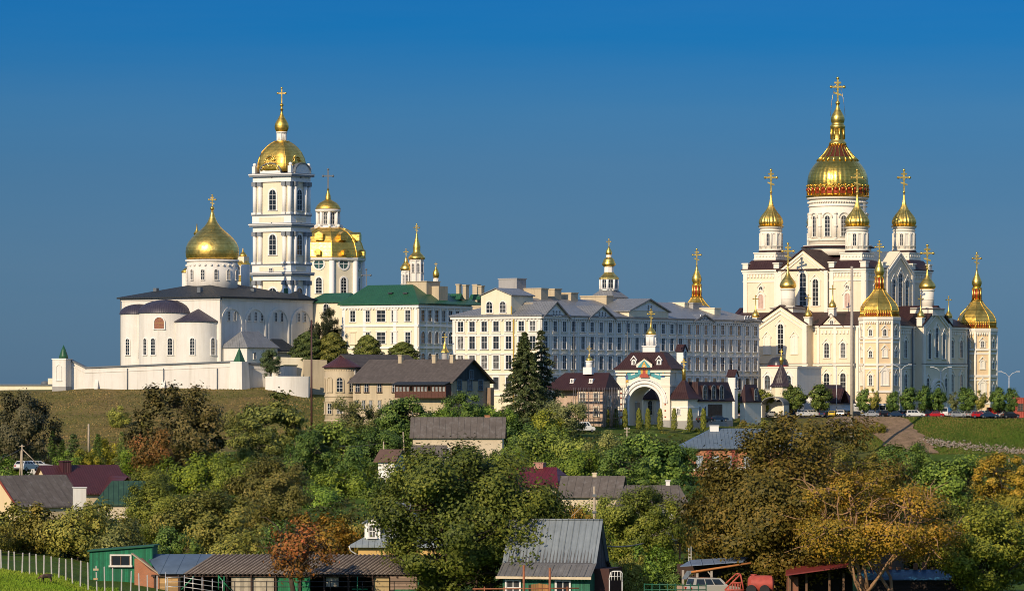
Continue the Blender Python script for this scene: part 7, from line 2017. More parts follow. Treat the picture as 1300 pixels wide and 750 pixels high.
    for i in range(4): g.bar((-5*kx+i*3.5*kx,0,zz(724.5)),(-6*kx+i*4*kx,0,zz(736)),0.03,5)
    g.bar((-8*kx,0,zz(731)),(8*kx,0,zz(731)),0.03,5)
    for sx in (-8.5,8): g.bar((sx*kx,0,zz(735)),(sx*kx,0,-0.1),0.045,6)
    g.build("frame_tubes", [FRAME_WHITE], o)
    Y7 = 405
    o = empty("white_ladder", (wx(876,Y7),Y7,gz(876,Y7)), 0, "white ladder standing against the big autumn tree", "ladder")
    zz = lambda py: wz(py,Y7)-gz(876,Y7)
    l = MB(); 
    for sx in (-0.1,0.1): l.bar((sx,0,0),(sx,0,zz(692)),0.035,5)
    for i in range(12): l.bar((-0.1,0,0.3+i*0.3),(0.1,0,0.3+i*0.3),0.025,5)
    l.build("ladder_rails", [FRAME_WHITE], o)
    Y8 = 440; zb8 = gz(845,Y8)
    o = empty("truss_canopy", (wx(845,Y8),Y8,zb8), 0, "unfinished canopy with white roof trusses and a tan sheet left of the autumn tree", "canopy")
    zz = lambda py: wz(py,Y8)-zb8; k = Y8/F
    MB().add([(-22*k,0,zz(682)),(20*k,0,zz(674)),(24*k,2,zz(663)),(4*k,2,zz(664)),(-22*k,0,zz(682)+0.06),(20*k,0,zz(674)+0.06),(24*k,2,zz(663)+0.06),(4*k,2,zz(664)+0.06)],[(0,3,2,1),(4,5,6,7),(0,1,5,4),(1,2,6,5),(2,3,7,6),(3,0,4,7)]).build("roof", [plain("tan_felt",(0.25,0.20,0.15),0.9)], o)
    tr = MB(); tr.bar((-20*k,-0.2,zz(684.5)),(23*k,-0.2,zz(684.5)),0.06,5); tr.bar((-20*k,-0.2,zz(684)),(20*k,-0.2,zz(674)),0.05,5)
    for i in range(5): tr.bar(((-8+i*6)*k,-0.2,zz(684.5)),((-11+i*6.4)*k,-0.2,zz(682-i*1.7)),0.04,5)
    tr.bar((17*k,-0.2,zz(674)),(23*k,-0.2,zz(684.5)),0.04,5)
    tr.build("truss", [FRAME_WHITE], o)
    MB().box(-22*k,20*k,-0.1,2.0,zz(690),zz(686)).build("beam", [plain("dark_beam",(0.10,0.075,0.06),0.9)], o)
    for px_ in (-18,18): MB().box(px_*k-0.08,px_*k+0.08,-0.1,0.06,0,zz(686)).build("post", [plain("red_brown_post",(0.26,0.09,0.05),0.8)], o)
    # rusty rail fence in front of the zinc house
    Y9 = 382; c = 690; zb9 = gz(c,Y9); k = Y9/F; zz = lambda py: wz(py,Y9)-zb9
    o = empty("rusty_rail_fence", (wx(c,Y9),Y9,zb9), 0, "rusty orange pipe fence with tall posts before the green board wall", "fence")
    g = MB(); g.bar((-90*k,0,zz(747)),(45*k,0,zz(746)),0.06,6); g.bar((-90*k,0,zz(752)),(45*k,0,zz(752)),0.04,6)
    for px_, t_ in ((-25,717),(8,720)): g.bar((px_*k,0,-0.3),(px_*k,0,zz(t_)),0.1,7)
    for px_ in (-75,-50,30): g.bar((px_*k,0,-0.3),(px_*k,0,zz(744)),0.06,6)
    g.build("rail_tubes", [plain("rust_paint",(0.34,0.12,0.05),0.75,0,0.4,4.0)], o)
    o = empty("wooden_pallet", (wx(684,383),383,gz(684,383)), R(8), "upright stack of orange planks leaning before the zinc-roofed house", "planks")
    g = MB()
    for i in range(9): g.box((-13+i*3)*k,(-13+i*3+2.6)*k,0,0.08,0.1,wz(740+0.4*abs(i-4),383)-gz(684,383))
    g.build("planks_body", [boards("orange_planks",(0.46,0.22,0.07),0.2,'x')], o)
    o = empty("green_yard_fence", (wx(870,383),383,gz(870,383)), 0, "low dark green metal fence at the bottom edge below the autumn tree", "fence")
    k = 383/F; zz = lambda py: wz(py,383)-gz(870,383)
    g = MB(); g.bar((-52*k,0,zz(741)),(27*k,0,zz(743)),0.05,6); g.bar((-52*k,0,zz(748)),(27*k,0,zz(748)),0.05,6)
    for i in range(9): g.bar(((-52+i*9.8)*k,0,-0.2),((-52+i*9.8)*k,0,zz(740)),0.05,5)
    g.build("fence_bars", [plain("bottle_green_paint",(0.012,0.10,0.05),0.5)], o)
farmyard()

# ------------------------------------------------------------------ poles, lamps and cables
def pole(name, label, px, Y, top, base, rad, m, cat="pole", lean=0.0, extra=None):
    zb = min(gz(px,Y), wz(base,Y)) - 0.2
    o = empty(name, (wx(px,Y),Y,zb), 0, label, cat)
    h = wz(top,Y)-zb
    MB().tube([(0,0,-0.3),(lean*h,0,h)],[rad,rad*0.75],10).build("shaft", [m], o)
    if extra: extra(o, h)
    return o
CONC = plain("weathered_concrete", (0.45,0.37,0.27), 0.95, 0, 0.35, 1.5)
def arms(o, h):
    b = MB()
    for i, z in enumerate((h-0.35, h-0.9)): b.box(-0.55,0.55,-0.06,0.06,z-0.05,z+0.05)
    b.build("crossarm", [CONC], o)
    i = MB()
    for x in (-0.5,-0.2,0.2,0.5): i.cyl(x,0,0.05,h-0.3,h-0.12,6)
    i.build("insulator", [FRAME_WHITE], o)
def stay(dx, dz):
    def f(o, h):
        MB().bar((0,0,h-0.9),(dx,0.4,h-dz),0.045,5).build("stay_cable", [CONC], o)
        MB().box(-0.18,0.18,-0.2,-0.05,h-1.0,h-0.75).box(-0.2,0.2,-0.22,-0.05,h-2.6,h-2.4).build("clamp", [LEAD], o)
    return f
def lattice_stay(o, h):
    MB().bar((0,0,h-0.6),(2.6,0.3,h-3.2),0.07,6).bar((-0.1,0,h-0.8),(-0.55,0.2,0),0.1,6).build("brace", [CONC], o)
    MB().box(-0.35,0.35,-0.06,0.06,h-0.3,h-0.18).build("crossarm", [CONC], o)
pole("utility_pole","stout concrete utility pole with a slanting stay above the zinc roof",754.5,440,617,700,0.16,CONC,"utility pole",0,stay(-3.1,3.7))
pole("utility_pole","short brown wooden pole beside the stout concrete one",717.5,470,641,690,0.14,plain("brown_wood_pole",(0.25,0.15,0.09),0.9),"utility pole")
pole("utility_pole","pale concrete pole standing alone on the dry grass slope",112.5,930,538,566,0.24,CONC,"utility pole")
pole("utility_pole","braced concrete pole with a strut near the left edge",28,640,564,600,0.13,CONC,"utility pole",0,lattice_stay)
pole("utility_pole","slim tan pole rising out of the large dark tree in the centre",605,470,567,690,0.12,plain("tan_wood_pole",(0.40,0.27,0.14),0.9),"utility pole")
pole("utility_pole","leaning grey pole left of the long low pale house",514,730,548,575,0.13,CONC,"utility pole",-0.05)
pole("utility_pole","short grey pole among bushes beside the tiny cottage",487,690,560,590,0.12,CONC,"utility pole")
pole("utility_pole","whitish pole rising from the trees below the monastery gate",796,880,542,580,0.16,CONC,"utility pole",0,arms)
pole("utility_pole","thin concrete pole among the yellow trees at the right edge",1251,560,610,660,0.11,CONC,"utility pole",0,arms)
pole("reddish_mast","tall dark reddish steel mast beside the round tan tower",395.5,955,406,540,0.24,plain("dark_red_steel",(0.075,0.028,0.025),0.6),"mast")
pole("tall_mast","very tall pale mast in front of the new cathedral",1081.5,1030,338,560,0.42,plain("pale_mast_paint",(0.40,0.35,0.29),0.6),"mast")
WHP = plain("lamp_post_white", (0.62,0.63,0.63), 0.4)
def double_arm(o, h):
    b = MB()
    for sg in (-1,1): b.tube([(0,0,h-0.3),(sg*0.8,0,h+0.6),(sg*1.9,0,h+1.0)],0.07,6)
    b.build("arm", [WHP], o)
    for sg in (-1,1): MB().box(sg*2.1-0.45,sg*2.1+0.45,-0.15,0.15,h+0.95,h+1.12).build("lamp_head", [WHP], o)
for px, top, lab in ((1144,468,"double-armed street lamp in front of the shaded cathedral wall, left of the porch"),(1194.5,471,"double-armed street lamp right in front of the cathedral porch portal"),(1281,477,"double-armed street lamp standing free against the sky at the right")):
    pole("street_lamp", lab, px, 1072, top, 527, 0.13, WHP, "street lamp", 0, double_arm)
pole("street_lamp","thin single lamp post before the lit cathedral bay",1062,1070,466,525,0.1,WHP,"street lamp",0,lambda o,h: MB().tube([(0,0,h),(-1.2,0,h+0.7),(-2.2,0,h+0.8)],0.06,6).build("arm",[WHP],o))
def cable(label, a, b, sag, rad=0.03, n=14):
    pa, pb = Vector((wx(a[0],a[2]),a[2],wz(a[1],a[2]))), Vector((wx(b[0],b[2]),b[2],wz(b[1],b[2])))
    pts = []
    for i in range(n+1):
        t = i/n; p = pa.lerp(pb,t); p.z -= sag*4*t*(1-t); pts.append(p)
    o = MB().tube(pts, rad, 4).build("overhead_cable", [plain("grey_cable",(0.26,0.23,0.20),0.8)])
    tag(o, label, "cable")
cable("thick sagging grey cable between zinc-roofed house and truss canopy",(772,693,399),(830,685,440),0.25,0.07)
cable("thin overhead cable from the leaning grey pole toward the left trees",(512,553,730),(430,566,700),0.6)
cable("thin overhead cable running left from the braced concrete pole",(27,569,640),(-20,582,600),0.5)
# ------------------------------------------------------------------ trees
def leaf_material(name, translucency=0.13):
    """leaf colour comes from the object's own colour; single leaves and twigs vary around it"""
    m = bpy.data.materials.new(name); m.use_nodes = True
    nt = m.node_tree; nt.nodes.clear()
    out = nt.nodes.new("ShaderNodeOutputMaterial")
    oi = nt.nodes.new("ShaderNodeObjectInfo")
    an = nt.nodes.new("ShaderNodeAttribute"); an.attribute_name = "tone"
    hs = nt.nodes.new("ShaderNodeHueSaturation")
    nt.links.new(oi.outputs['Color'], hs.inputs['Color'])
    vr = nt.nodes.new("ShaderNodeMapRange"); vr.inputs[3].default_value = 0.28; vr.inputs[4].default_value = 1.85
    hr = nt.nodes.new("ShaderNodeMapRange"); hr.inputs[3].default_value = 0.53; hr.inputs[4].default_value = 0.47
    nt.links.new(an.outputs['Fac'], vr.inputs[0]); nt.links.new(an.outputs['Fac'], hr.inputs[0])
    nt.links.new(vr.outputs[0], hs.inputs['Value']); nt.links.new(hr.outputs[0], hs.inputs['Hue'])
    b = nt.nodes.new("ShaderNodeBsdfPrincipled"); b.inputs['Roughness'].default_value = 0.6; b.inputs['Specular IOR Level'].default_value = 0.25
    t = nt.nodes.new("ShaderNodeBsdfTranslucent")
    nt.links.new(hs.outputs[0], b.inputs['Base Color']); nt.links.new(hs.outputs[0], t.inputs['Color'])
    mx = nt.nodes.new("ShaderNodeMixShader"); mx.inputs[0].default_value = translucency
    nt.links.new(b.outputs[0], mx.inputs[1]); nt.links.new(t.outputs[0], mx.inputs[2]); nt.links.new(mx.outputs[0], out.inputs[0])
    return m
LEAF = leaf_material("leaf")
BARK = plain("bark", (0.085,0.060,0.040), 0.95, 0, 0.5, 3.0)
PALEBARK = plain("pale_orange_bark", (0.38,0.22,0.115), 0.9, 0, 0.4, 2.5)

def leaves_mesh(name, cen, nor, size, tone, rng, aspect=0.62):
    n = len(cen)
    nor = nor/np.maximum(np.linalg.norm(nor,axis=1,keepdims=True),1e-6)
    rv = rng.normal(size=(n,3)); t = np.cross(nor, rv); t /= np.maximum(np.linalg.norm(t,axis=1,keepdims=True),1e-6)
    b = np.cross(nor, t)
    s = size[:,None]
    v = np.zeros((n,4,3))
    v[:,0] = cen - t*s*0.5; v[:,1] = cen - b*s*0.5*aspect + nor*s*0.06; v[:,2] = cen + t*s*0.5; v[:,3] = cen + b*s*0.5*aspect + nor*s*0.06
    me = bpy.data.meshes.new(name)
    me.vertices.add(4*n); me.loops.add(4*n); me.polygons.add(n)
    me.vertices.foreach_set("co", v.reshape(-1).astype(np.float32))
    me.loops.foreach_set("vertex_index", np.arange(4*n, dtype=np.int32))
    me.polygons.foreach_set("loop_start", np.arange(0,4*n,4, dtype=np.int32))
    me.update(calc_edges=True)
    at = me.attributes.new("tone", 'FLOAT', 'POINT'); at.data.foreach_set("value", np.repeat(np.clip(tone,0,1),4).astype(np.float32))
    me.materials.append(LEAF)
    return me

def limb(mb, a, b_, r0, r1, rng, wig=0.12, n=5, m=0, sag=0.0):
    a, b_ = np.array(a,float), np.array(b_,float); L = np.linalg.norm(b_-a); pts, rad = [], []
    off = rng.normal(size=3)*wig*L*0.5; off2 = rng.normal(size=3)*wig*L*0.3
    for i in range(n+1):
        t = i/n
        p = a*(1-t)+b_*t + off*math.sin(math.pi*t) + off2*math.sin(2*math.pi*t); p[2] += sag*L*math.sin(math.pi*t)
        pts.append(p); rad.append(r0*(1-t)+r1*t)
    mb.tube(pts, rad, 6, m)
    return pts

def broadleaf(seed, H, W, bole, clumps, cr, leaves, leaf, lobes=0.22, bottom=0.35, bark=BARK, sparse=0.0, topfill=1.0, thick=1.0, flat=0.92, trunks=1, twigs=0, forkz=None):
    """trunk and crown meshes of one broad-leaved tree of height H and crown width W; bole = bare height"""
    rng = np.random.default_rng(seed)
    cz = bole + (H-bole)*0.47; az = (H-bole)*0.53; ax = W/2
    ld = rng.normal(size=(9,3)); ld /= np.linalg.norm(ld,axis=1,keepdims=True); la = rng.uniform(-1,1,9)*lobes
    cen = []
    while len(cen) < clumps:
        d = rng.normal(size=3); d /= np.linalg.norm(d)
        k = 1 + sum(a*max(0,float(d@l))**3 for a, l in zip(la, ld))
        r = rng.uniform(0.0,1.0)**0.30 * k
        p = np.array([d[0]*ax*r, d[1]*ax*r, cz + d[2]*az*r*(bottom*2 if d[2] < 0 else 1.0)])
        p[:2] *= 0.92; p[2] = cz+(p[2]-cz)*0.92
        cen.append(p)
    cen = np.array(cen)
    mb = MB()
    fork = np.array([0,0,bole+ (H-bole)*0.08 if forkz is None else forkz])
    tops = []
    for k in range(trunks):
        base = np.array([rng.normal()*0.25*(trunks>1), rng.normal()*0.25*(trunks>1), -0.4])
        top = fork + (np.array([rng.normal()*W*0.1, rng.normal()*W*0.1, 0]) if trunks > 1 else np.array([rng.normal()*0.05*W, 0, 0]))
        r0 = H*0.026*thick/ (trunks**0.5)
        limb(mb, base, top, r0, r0*0.72, rng, 0.06); tops.append((top, r0*0.72))
    order = rng.permutation(len(cen))
    mains = []
    nm = max(5, min(11, len(cen)//8))
    for i in order[:nm]:
        top, r0 = tops[rng.integers(len(tops))]
        tgt = cen[i]; 
        pts = limb(mb, top, tgt, r0*0.62, r0*0.14, rng, 0.16, 6, 0, 0.05); mains.append((pts, r0))
    for i in order[nm:]:
        best = None
        for pts, r0 in mains:
            for j, p in enumerate(pts[1:-1], 1):
                dd = np.linalg.norm(p-cen[i])
                if best is None or dd < best[0]: best = (dd, p, r0*0.32*(1-j/len(pts))+0.015)
        limb(mb, best[1], cen[i], best[2], 0.02, rng, 0.14, 4)
        for q in range(twigs):
            e = cen[i] + rng.normal(size=3)*cr*0.8; limb(mb, cen[i]*0.7+best[1]*0.3, e, 0.035*thick, 0.012, rng, 0.15, 3)
    trunk = mb.mesh("trunk", [bark])
    per = rng.dirichlet(np.ones(len(cen))*6.0); cnt = np.maximum(4,(per*leaves).astype(int))
    C, N, S, T = [], [], [], []
    mid = np.array([0,0,cz])
    for c, n in zip(cen, cnt):
        rr = cr*rng.uniform(0.65,1.35)
        d = rng.normal(size=(n,3)); d /= np.linalg.norm(d,axis=1,keepdims=True)
        r = rr*rng.uniform(0.15,1.0,(n,1))**0.5*(1+0.25*rng.normal(size=(n,1)))
        p = c + d*r*np.array([1,1,flat])
        out = (c-mid); out = out/max(np.linalg.norm(out),1e-6)
        C.append(p); N.append(d*0.9 + out*0.75 + np.array([0,0,0.12]) + rng.normal(size=(n,3))*0.36)
        S.append(leaf*1.12*rng.uniform(0.35,1.0,n)**0.7*1.45); T.append(np.clip(rng.normal(rng.uniform(0.22,0.66),0.17,n),0,1))
    crown = leaves_mesh("crown", np.concatenate(C), np.concatenate(N), np.concatenate(S), np.concatenate(T), rng)
    return {"trunk": trunk, "crown": crown, "H": H, "W": W}

def conifer(seed, H, W, n_whorl, leaves, leaf, droop=0.18, gappy=0.0):
    rng = np.random.default_rng(seed); mb = MB()
    mb.tube([(0,0,-0.3),(0,0,H*0.5),(0,0,H)],[H*0.016,H*0.01,0.02],7)
    C, N, S, T = [], [], [], []
    per = leaves//(n_whorl*7)
    for i in range(n_whorl):
        f = (i+0.3)/n_whorl; z = H*(0.08+0.92*f)
        L = W/2*((1-f)**0.85)*(1+0.12*rng.normal())+0.1
        for k in range(7):
            if rng.random() < gappy: continue
            a = 2*math.pi*(k/7)+i*0.9+rng.normal()*0.2; l = L*rng.uniform(0.7,1.12)
            tip = np.array([math.cos(a)*l, math.sin(a)*l, z-l*droop*rng.uniform(0.5,1.6)])
            mb.tube([(0,0,z),tuple(tip)],[0.05,0.015],4)
            t = rng.uniform(0.12,1.0,per)**0.75
            p = np.array([0,0,z])*(1-t[:,None]) + tip*t[:,None] + rng.normal(size=(per,3))*np.array([0.16,0.16,0.12])*(0.5+l*0.16) - np.array([0,0,0.18])*t[:,None]
            C.append(p); N.append(rng.normal(size=(per,3))*0.7+np.array([math.cos(a)*0.4,math.sin(a)*0.4,0.7])); S.append(leaf*rng.uniform(0.6,1.3,per)); T.append(np.clip(rng.normal(rng.uniform(0.3,0.6),0.15,per),0,1))
    return {"trunk": mb.mesh("trunk",[BARK]), "crown": leaves_mesh("crown",np.concatenate(C),np.concatenate(N),np.concatenate(S),np.concatenate(T),rng,0.3), "H": H, "W": W}

def column_tree(seed, H, W, leaves, leaf, power=0.5):
    rng = np.random.default_rng(seed)
    z = rng.uniform(0.02,1,leaves); a = rng.uniform(0,2*math.pi,leaves)
    prof = np.minimum(1, (z/0.12)**0.5)*(1-z**2.2)**power
    bump_ = 1+0.14*np.sin(a*3+z*17)+0.10*np.sin(a*5-z*29)
    r = W/2*prof*bump_*rng.uniform(0.55,1.0,leaves)**0.4
    p = np.stack([np.cos(a)*r, np.sin(a)*r, z*H],1)
    nrm = np.stack([np.cos(a),np.sin(a),0.5+0*a],1)+rng.normal(size=(leaves,3))*0.5
    mb = MB().tube([(0,0,-0.2),(0,0,H*0.8)],[0.09,0.03],6)
    tone = np.clip(rng.normal(0.45,0.2,leaves)+0.15*np.sin(a*4+z*23),0,1)
    return {"trunk": mb.mesh("trunk",[BARK]), "crown": leaves_mesh("crown",p,nrm,leaf*rng.uniform(0.6,1.3,leaves),tone,rng), "H": H, "W": W}

P = {
 'big1': broadleaf(1, 13.6, 14.4, 0.9, 130, 1.40, 80000, 0.215, 0.20, 0.60, thick=1.0, trunks=3),
 'big2': broadleaf(2, 15.0, 15.4, 1.6, 140, 1.35, 80000, 0.21, 0.30, 0.52, thick=0.9, trunks=2),
 'big3': broadleaf(3, 11.0, 10.5, 0.8, 84, 1.15, 36000, 0.225, 0.30, 0.50),
 'branchy': broadleaf(4, 10.6, 13.5, 2.4, 90, 1.15, 30000, 0.16, 0.25, 0.30, bark=PALEBARK, thick=2.0, trunks=4, flat=0.7, twigs=4, forkz=1.3),
 'tiny': broadleaf(5, 5.6, 4.6, 1.5, 34, 0.62, 2600, 0.17, 0.25, 0.45, bark=BARK, thick=1.3, twigs=4),
 'mid1': broadleaf(11, 11.0, 10.0, 0.8, 64, 1.15, 17000, 0.28, 0.32, 0.5),
 'mid2': broadleaf(12, 12.0, 9.0, 0.8, 58, 1.05, 16000, 0.28, 0.36, 0.5),
 'mid3': broadleaf(13, 10.0, 11.0, 0.6, 64, 1.15, 17000, 0.28, 0.34, 0.5),
 'mid4': broadleaf(14, 12.5, 11.0, 1.0, 48, 1.25, 13000, 0.30, 0.42, 0.5),
 'loose': broadleaf(15, 12.0, 13.0, 2.0, 46, 1.20, 7500, 0.36, 0.40, 0.45, flat=0.55),
 'chest': broadleaf(16, 12.5, 12.5, 0.7, 84, 1.2, 20000, 0.31, 0.26, 0.5),
 'bush1': broadleaf(21, 5.0, 6.5, 0.2, 34, 0.85, 6000, 0.22, 0.35, 0.5),
 'bush2': broadleaf(22, 4.2, 6.0, 0.1, 30, 0.80, 5000, 0.22, 0.40, 0.5),
 'bush3': broadleaf(23, 6.5, 5.5, 0.3, 32, 0.85, 5500, 0.24, 0.35, 0.5),
 'young': broadleaf(31, 5.6, 3.6, 1.0, 34, 0.62, 5200, 0.25, 0.18, 0.5, thick=0.7),
 'young2': broadleaf(32, 5.6, 3.4, 1.3, 26, 0.55, 2800, 0.23, 0.28, 0.5, thick=0.7),
 'fir': conifer(41, 9.0, 3.6, 20, 5600, 0.30),
 'spruce': conifer(42, 17.0, 10.5, 34, 30000, 0.42, 0.22),
 'spruce2': conifer(43, 17.0, 7.5, 28, 11000, 0.42, 0.30, 0.28),
 'thuja': column_tree(51, 6.0, 3.9, 12000, 0.24, 0.55),
 'topiary': column_tree(52, 4.6, 1.15, 4200, 0.15, 0.35),
}
DG  = (0.026,0.050,0.012,1)   # dark green
DG2 = (0.032,0.058,0.014,1)
MG  = (0.046,0.082,0.014,1)   # mid green
BG  = (0.075,0.125,0.014,1)   # bright green
OL  = (0.075,0.082,0.020,1)   # olive
OB  = (0.095,0.078,0.018,1)   # olive brown
AU  = (0.115,0.068,0.012,1)   # autumn brown
OR  = (0.170,0.085,0.012,1)   # orange
RU  = (0.150,0.055,0.012,1)   # rust
YE  = (0.180,0.140,0.012,1)   # yellow
YG  = (0.110,0.120,0.014,1)   # yellow green
GG  = (0.085,0.105,0.050,1)   # grey green
DB  = (0.045,0.036,0.018,1)   # dark brown green
CH  = (0.040,0.040,0.014,1)   # chestnut
_tr = random.Random(77)
def tree(kind, name, px, Y, top, width, colour, label, group=None, base=None, rot=None, bark=None):
    p = P[kind]
    x = wx(px, Y); zb = ground(x, Y) if base is None else wz(base, Y)
    H = wz(top, Y) - zb
    sx = width*1.15*Y/F/p["W"]
    if base is None and H < 0.88*sx*p["H"]:      # keep its natural shape; the lowest part stands in a dip
        H = 0.88*sx*p["H"]; zb = wz(top, Y) - H
    o = empty(name, (x, Y, zb), R(_tr.uniform(0,360) if rot is None else rot), label, "bush" if name == "bush" else "tree", group)
    o.scale = (sx, sx, max(H,1.0)/p["H"])
    t = link("trunk", p["trunk"], o); c = link("crown", p["crown"], o)
    j = _tr.uniform(0.9,1.1)
    j *= 0.8 if name == 'autumn_tree' else 1.0
    j *= (2.25 if colour[0] > colour[1]*0.98 or kind.startswith('big') else 1.9 if colour[1] > 0.085 else 3.0); green = colour[1] > colour[0]*1.05; c.color = (colour[0]*j*(1.15 if green else 0.96), colour[1]*j, colour[2]*j*0.75, 1)
    return o

# --- foreground
tree('big1',"broadleaf_tree",598,394.5,553,222,(0.042,0.058,0.011,1),"huge green tree overlapping the zinc roof and the yellow house",rot=20)
tree('big2',"autumn_tree",975,404,536,250,(0.085,0.062,0.013,1),"huge brown-green autumn tree hiding most of the brick house",rot=70)
tree('branchy',"branchy_tree",1106,389,600,222,(0.150,0.092,0.012,1),"spreading orange tree with pale twisting branches showing through",rot=120)
tree('big3',"broadleaf_tree",1248,396,634,130,(0.100,0.105,0.015,1),"yellowish green leafy tree standing before the far end of the tarpaulin shed")
tree('big3',"broadleaf_tree",1190,412,632,95,(0.058,0.066,0.014,1),"dark olive tree between the bare orange branches and the corner tree")
tree('tiny',"rust_tree",378,389,655,84,(0.130,0.050,0.016,1),"small leaning tree with rust-red leaves in front of the corrugated shed",rot=40)
tree('big3',"broadleaf_tree",815,432,617,96,(0.060,0.080,0.014,1),"rounded green tree between the zinc-roofed house and the truss canopy")
tree('bush1',"bush",838,408,688,72,MG,"green bush below the truss canopy")
tree('bush1',"bush",795,398,700,50,OL,"olive bush behind the white bed-frame")
tree('bush2',"bush",858,400,716,46,DG2,"dark green bush at the foot of the big autumn tree, left side")
# --- left foreground hedge and trees
tree('bush1',"bush",22,452,634,96,OL,"olive hedge bush behind the pasture fence at the left edge")
tree('bush2',"bush",58,446,642,86,OB,"brownish hedge bush behind the fence, second from the left edge")
tree('bush1',"bush",98,444,634,96,OL,"dense olive bush in front of the green-roofed house's left end")
tree('bush3',"bush",140,448,628,84,OL,"tall olive bush directly behind the green hut's left corner")
tree('bush1',"bush",148,430,655,76,(0.085,0.085,0.030,1),"greyish olive bush right behind the green hut roof")
tree('bush2',"bush",-12,440,655,60,OB,"brown-green bush cut by the left edge above the fence")
tree('big3',"broadleaf_tree",195,474,610,78,(0.062,0.080,0.014,1),"green tree growing between the green-roofed house and the blue shed roof")
tree('big3',"broadleaf_tree",262,466,622,126,(0.088,0.080,0.020,1),"wide olive-brown tree directly behind the corrugated shed's blue end")
tree('big3',"broadleaf_tree",340,480,580,104,(0.072,0.062,0.018,1),"tall dark olive tree behind the middle of the corrugated shed")
tree('bush1',"bush",222,440,664,62,DG2,"dark bush between green hut and wide olive-brown tree")
tree('bush1',"bush",300,436,668,82,OL,"olive bush behind the corrugated shed, left of the rust tree")
tree('bush3',"bush",345,444,652,56,DG2,"dark green bush just left of the rust-leaved tree")
tree('bush1',"rust_bush",420,446,648,86,(0.150,0.082,0.014,1),"orange-brown bush behind the shed, left of the yellow house")
tree('bush3',"rust_bush",452,470,644,52,OB,"tawny bush touching the yellow house roof")
tree('bush3',"rust_bush",392,452,646,44,RU,"rust-red bush behind the rust tree")
tree('bush1',"bush",478,402,722,40,OL,"small olive bush visible under the open corrugated shed")
tree('bush2',"bush",452,402,728,34,DG2,"low dark bush standing inside the open bay of the shed")
# --- left mid-ground
tree('chest',"dark_tree",28,750,502,84,(0.040,0.036,0.022,1),"big dark brownish tree below the pale yellow building")
tree('bush1',"bush",14,650,577,62,MG,"bright mid-green bush by the left edge under the braced pole")
tree('bush2',"bush",-5,600,600,40,DG2,"dark bush at the very left edge beside the cream gable")
tree('fir',"fir_tree",67,800,545,30,DG,"slim dark fir beside the big dark left-edge tree")
tree('fir',"fir_tree",93,800,548,46,(0.034,0.055,0.022,1),"broader fir right of the slim dark one on the slope foot")
tree('fir',"fir_tree",79,805,556,26,DG,"short dark fir between the two taller firs")
tree('bush3',"yellow_tree",134,812,551,40,(0.150,0.130,0.016,1),"small yellow tree at the foot of the dry grass slope")
tree('fir',"fir_tree",155,790,546,26,(0.05,0.075,0.025,1),"narrow green fir right of the yellow tree")
tree('fir',"fir_tree",124,800,549,26,DG,"narrow dark fir just left of the yellow tree")
tree('bush3',"bush",166,760,560,34,BG,"bright green bush under the left side of the reddish chestnut")
tree('bush1',"bush",112,790,567,44,YG,"yellow-green bush behind the maroon roof ridge")
tree('bush2',"bush",88,780,573,34,MG,"green bush behind the massive maroon chimney")
tree('chest',"chestnut_tree",229,715,494,124,(0.050,0.040,0.015,1),"large dark chestnut with reddish leaves on the dry grass slope")
tree('bush3',"russet_tree",194,700,534,54,(0.085,0.042,0.014,1),"russet flank tree hugging the left side of the dark chestnut")
tree('loose',"broadleaf_tree",350,760,488,112,(0.070,0.072,0.020,1),"open olive tree below the white bastion on the dry slope")
tree('mid2',"broadleaf_tree",322,740,528,70,(0.064,0.066,0.018,1),"olive tree lower left of the open tree under the bastion")
tree('mid3',"broadleaf_tree",242,652,563,108,(0.082,0.120,0.014,1),"bright green rounded tree below the dark chestnut")
tree('mid1',"broadleaf_tree",190,600,588,70,(0.080,0.100,0.015,1),"yellow-green tree right of the green hipped roof")
tree('mid3',"broadleaf_tree",300,640,572,70,(0.06,0.085,0.015,1),"mid green tree between bright rounded tree and tall dark olive")
tree('mid1',"broadleaf_tree",432,730,530,108,(0.042,0.068,0.014,1),"full dark green tree in front of the round tan tower's foot")
tree('mid2',"broadleaf_tree",392,700,545,66,DG,"shaded dark tree left of the full green one under the reddish mast")
tree('mid3',"broadleaf_tree",372,700,572,72,DG2,"low dark green tree below the open olive tree")
tree('mid3',"broadleaf_tree",456,602,582,104,(0.066,0.105,0.014,1),"bright green tree left of the huge central tree")
tree('mid1',"broadleaf_tree",405,580,610,70,MG,"green tree above the orange-brown bushes")
tree('bush1',"bush",500,560,612,70,MG,"green bush between bright tree and the huge central tree")
tree('mid3',"broadleaf_tree",520,590,588,70,(0.055,0.09,0.014,1),"leafy green tree peeping above the left shoulder of the huge central tree")
# --- centre mid-ground
tree('mid4',"broadleaf_tree",462,900,505,54,(0.040,0.048,0.018,1),"thin dark tree in front of the tan house's left bay")
tree('mid1',"broadleaf_tree",512,800,500,76,DG2,"dark green tree below the glazed wooden veranda")
tree('mid3',"broadleaf_tree",556,800,507,64,MG,"green bushy tree right below the veranda's right end")
tree('mid2',"broadleaf_tree",592,810,497,58,DG2,"dark tree in front of the tan house gable")
tree('mid3',"broadleaf_tree",626,820,505,64,MG,"mid green tree left of the tall spruce foot")
tree('mid3',"broadleaf_tree",655,738,524,80,DG,"dark tree above the right end of the long low pale house")
tree('mid1',"broadleaf_tree",482,720,538,68,DG,"dark round tree above the tiny cottage")
tree('bush1',"bush",545,775,533,64,DG,"dark bush above the long low pale house roof, left")
tree('bush3',"bush",440,700,560,58,DG,"deep green bush right below the round tan tower")
tree('mid3',"broadleaf_tree",640,640,562,60,(0.055,0.085,0.014,1),"green tree between the long pale house and the oxblood roof")
tree('spruce',"spruce_tree",666,975,420,84,(0.024,0.036,0.016,1),"tall dense dark spruce in front of the long monastery block")
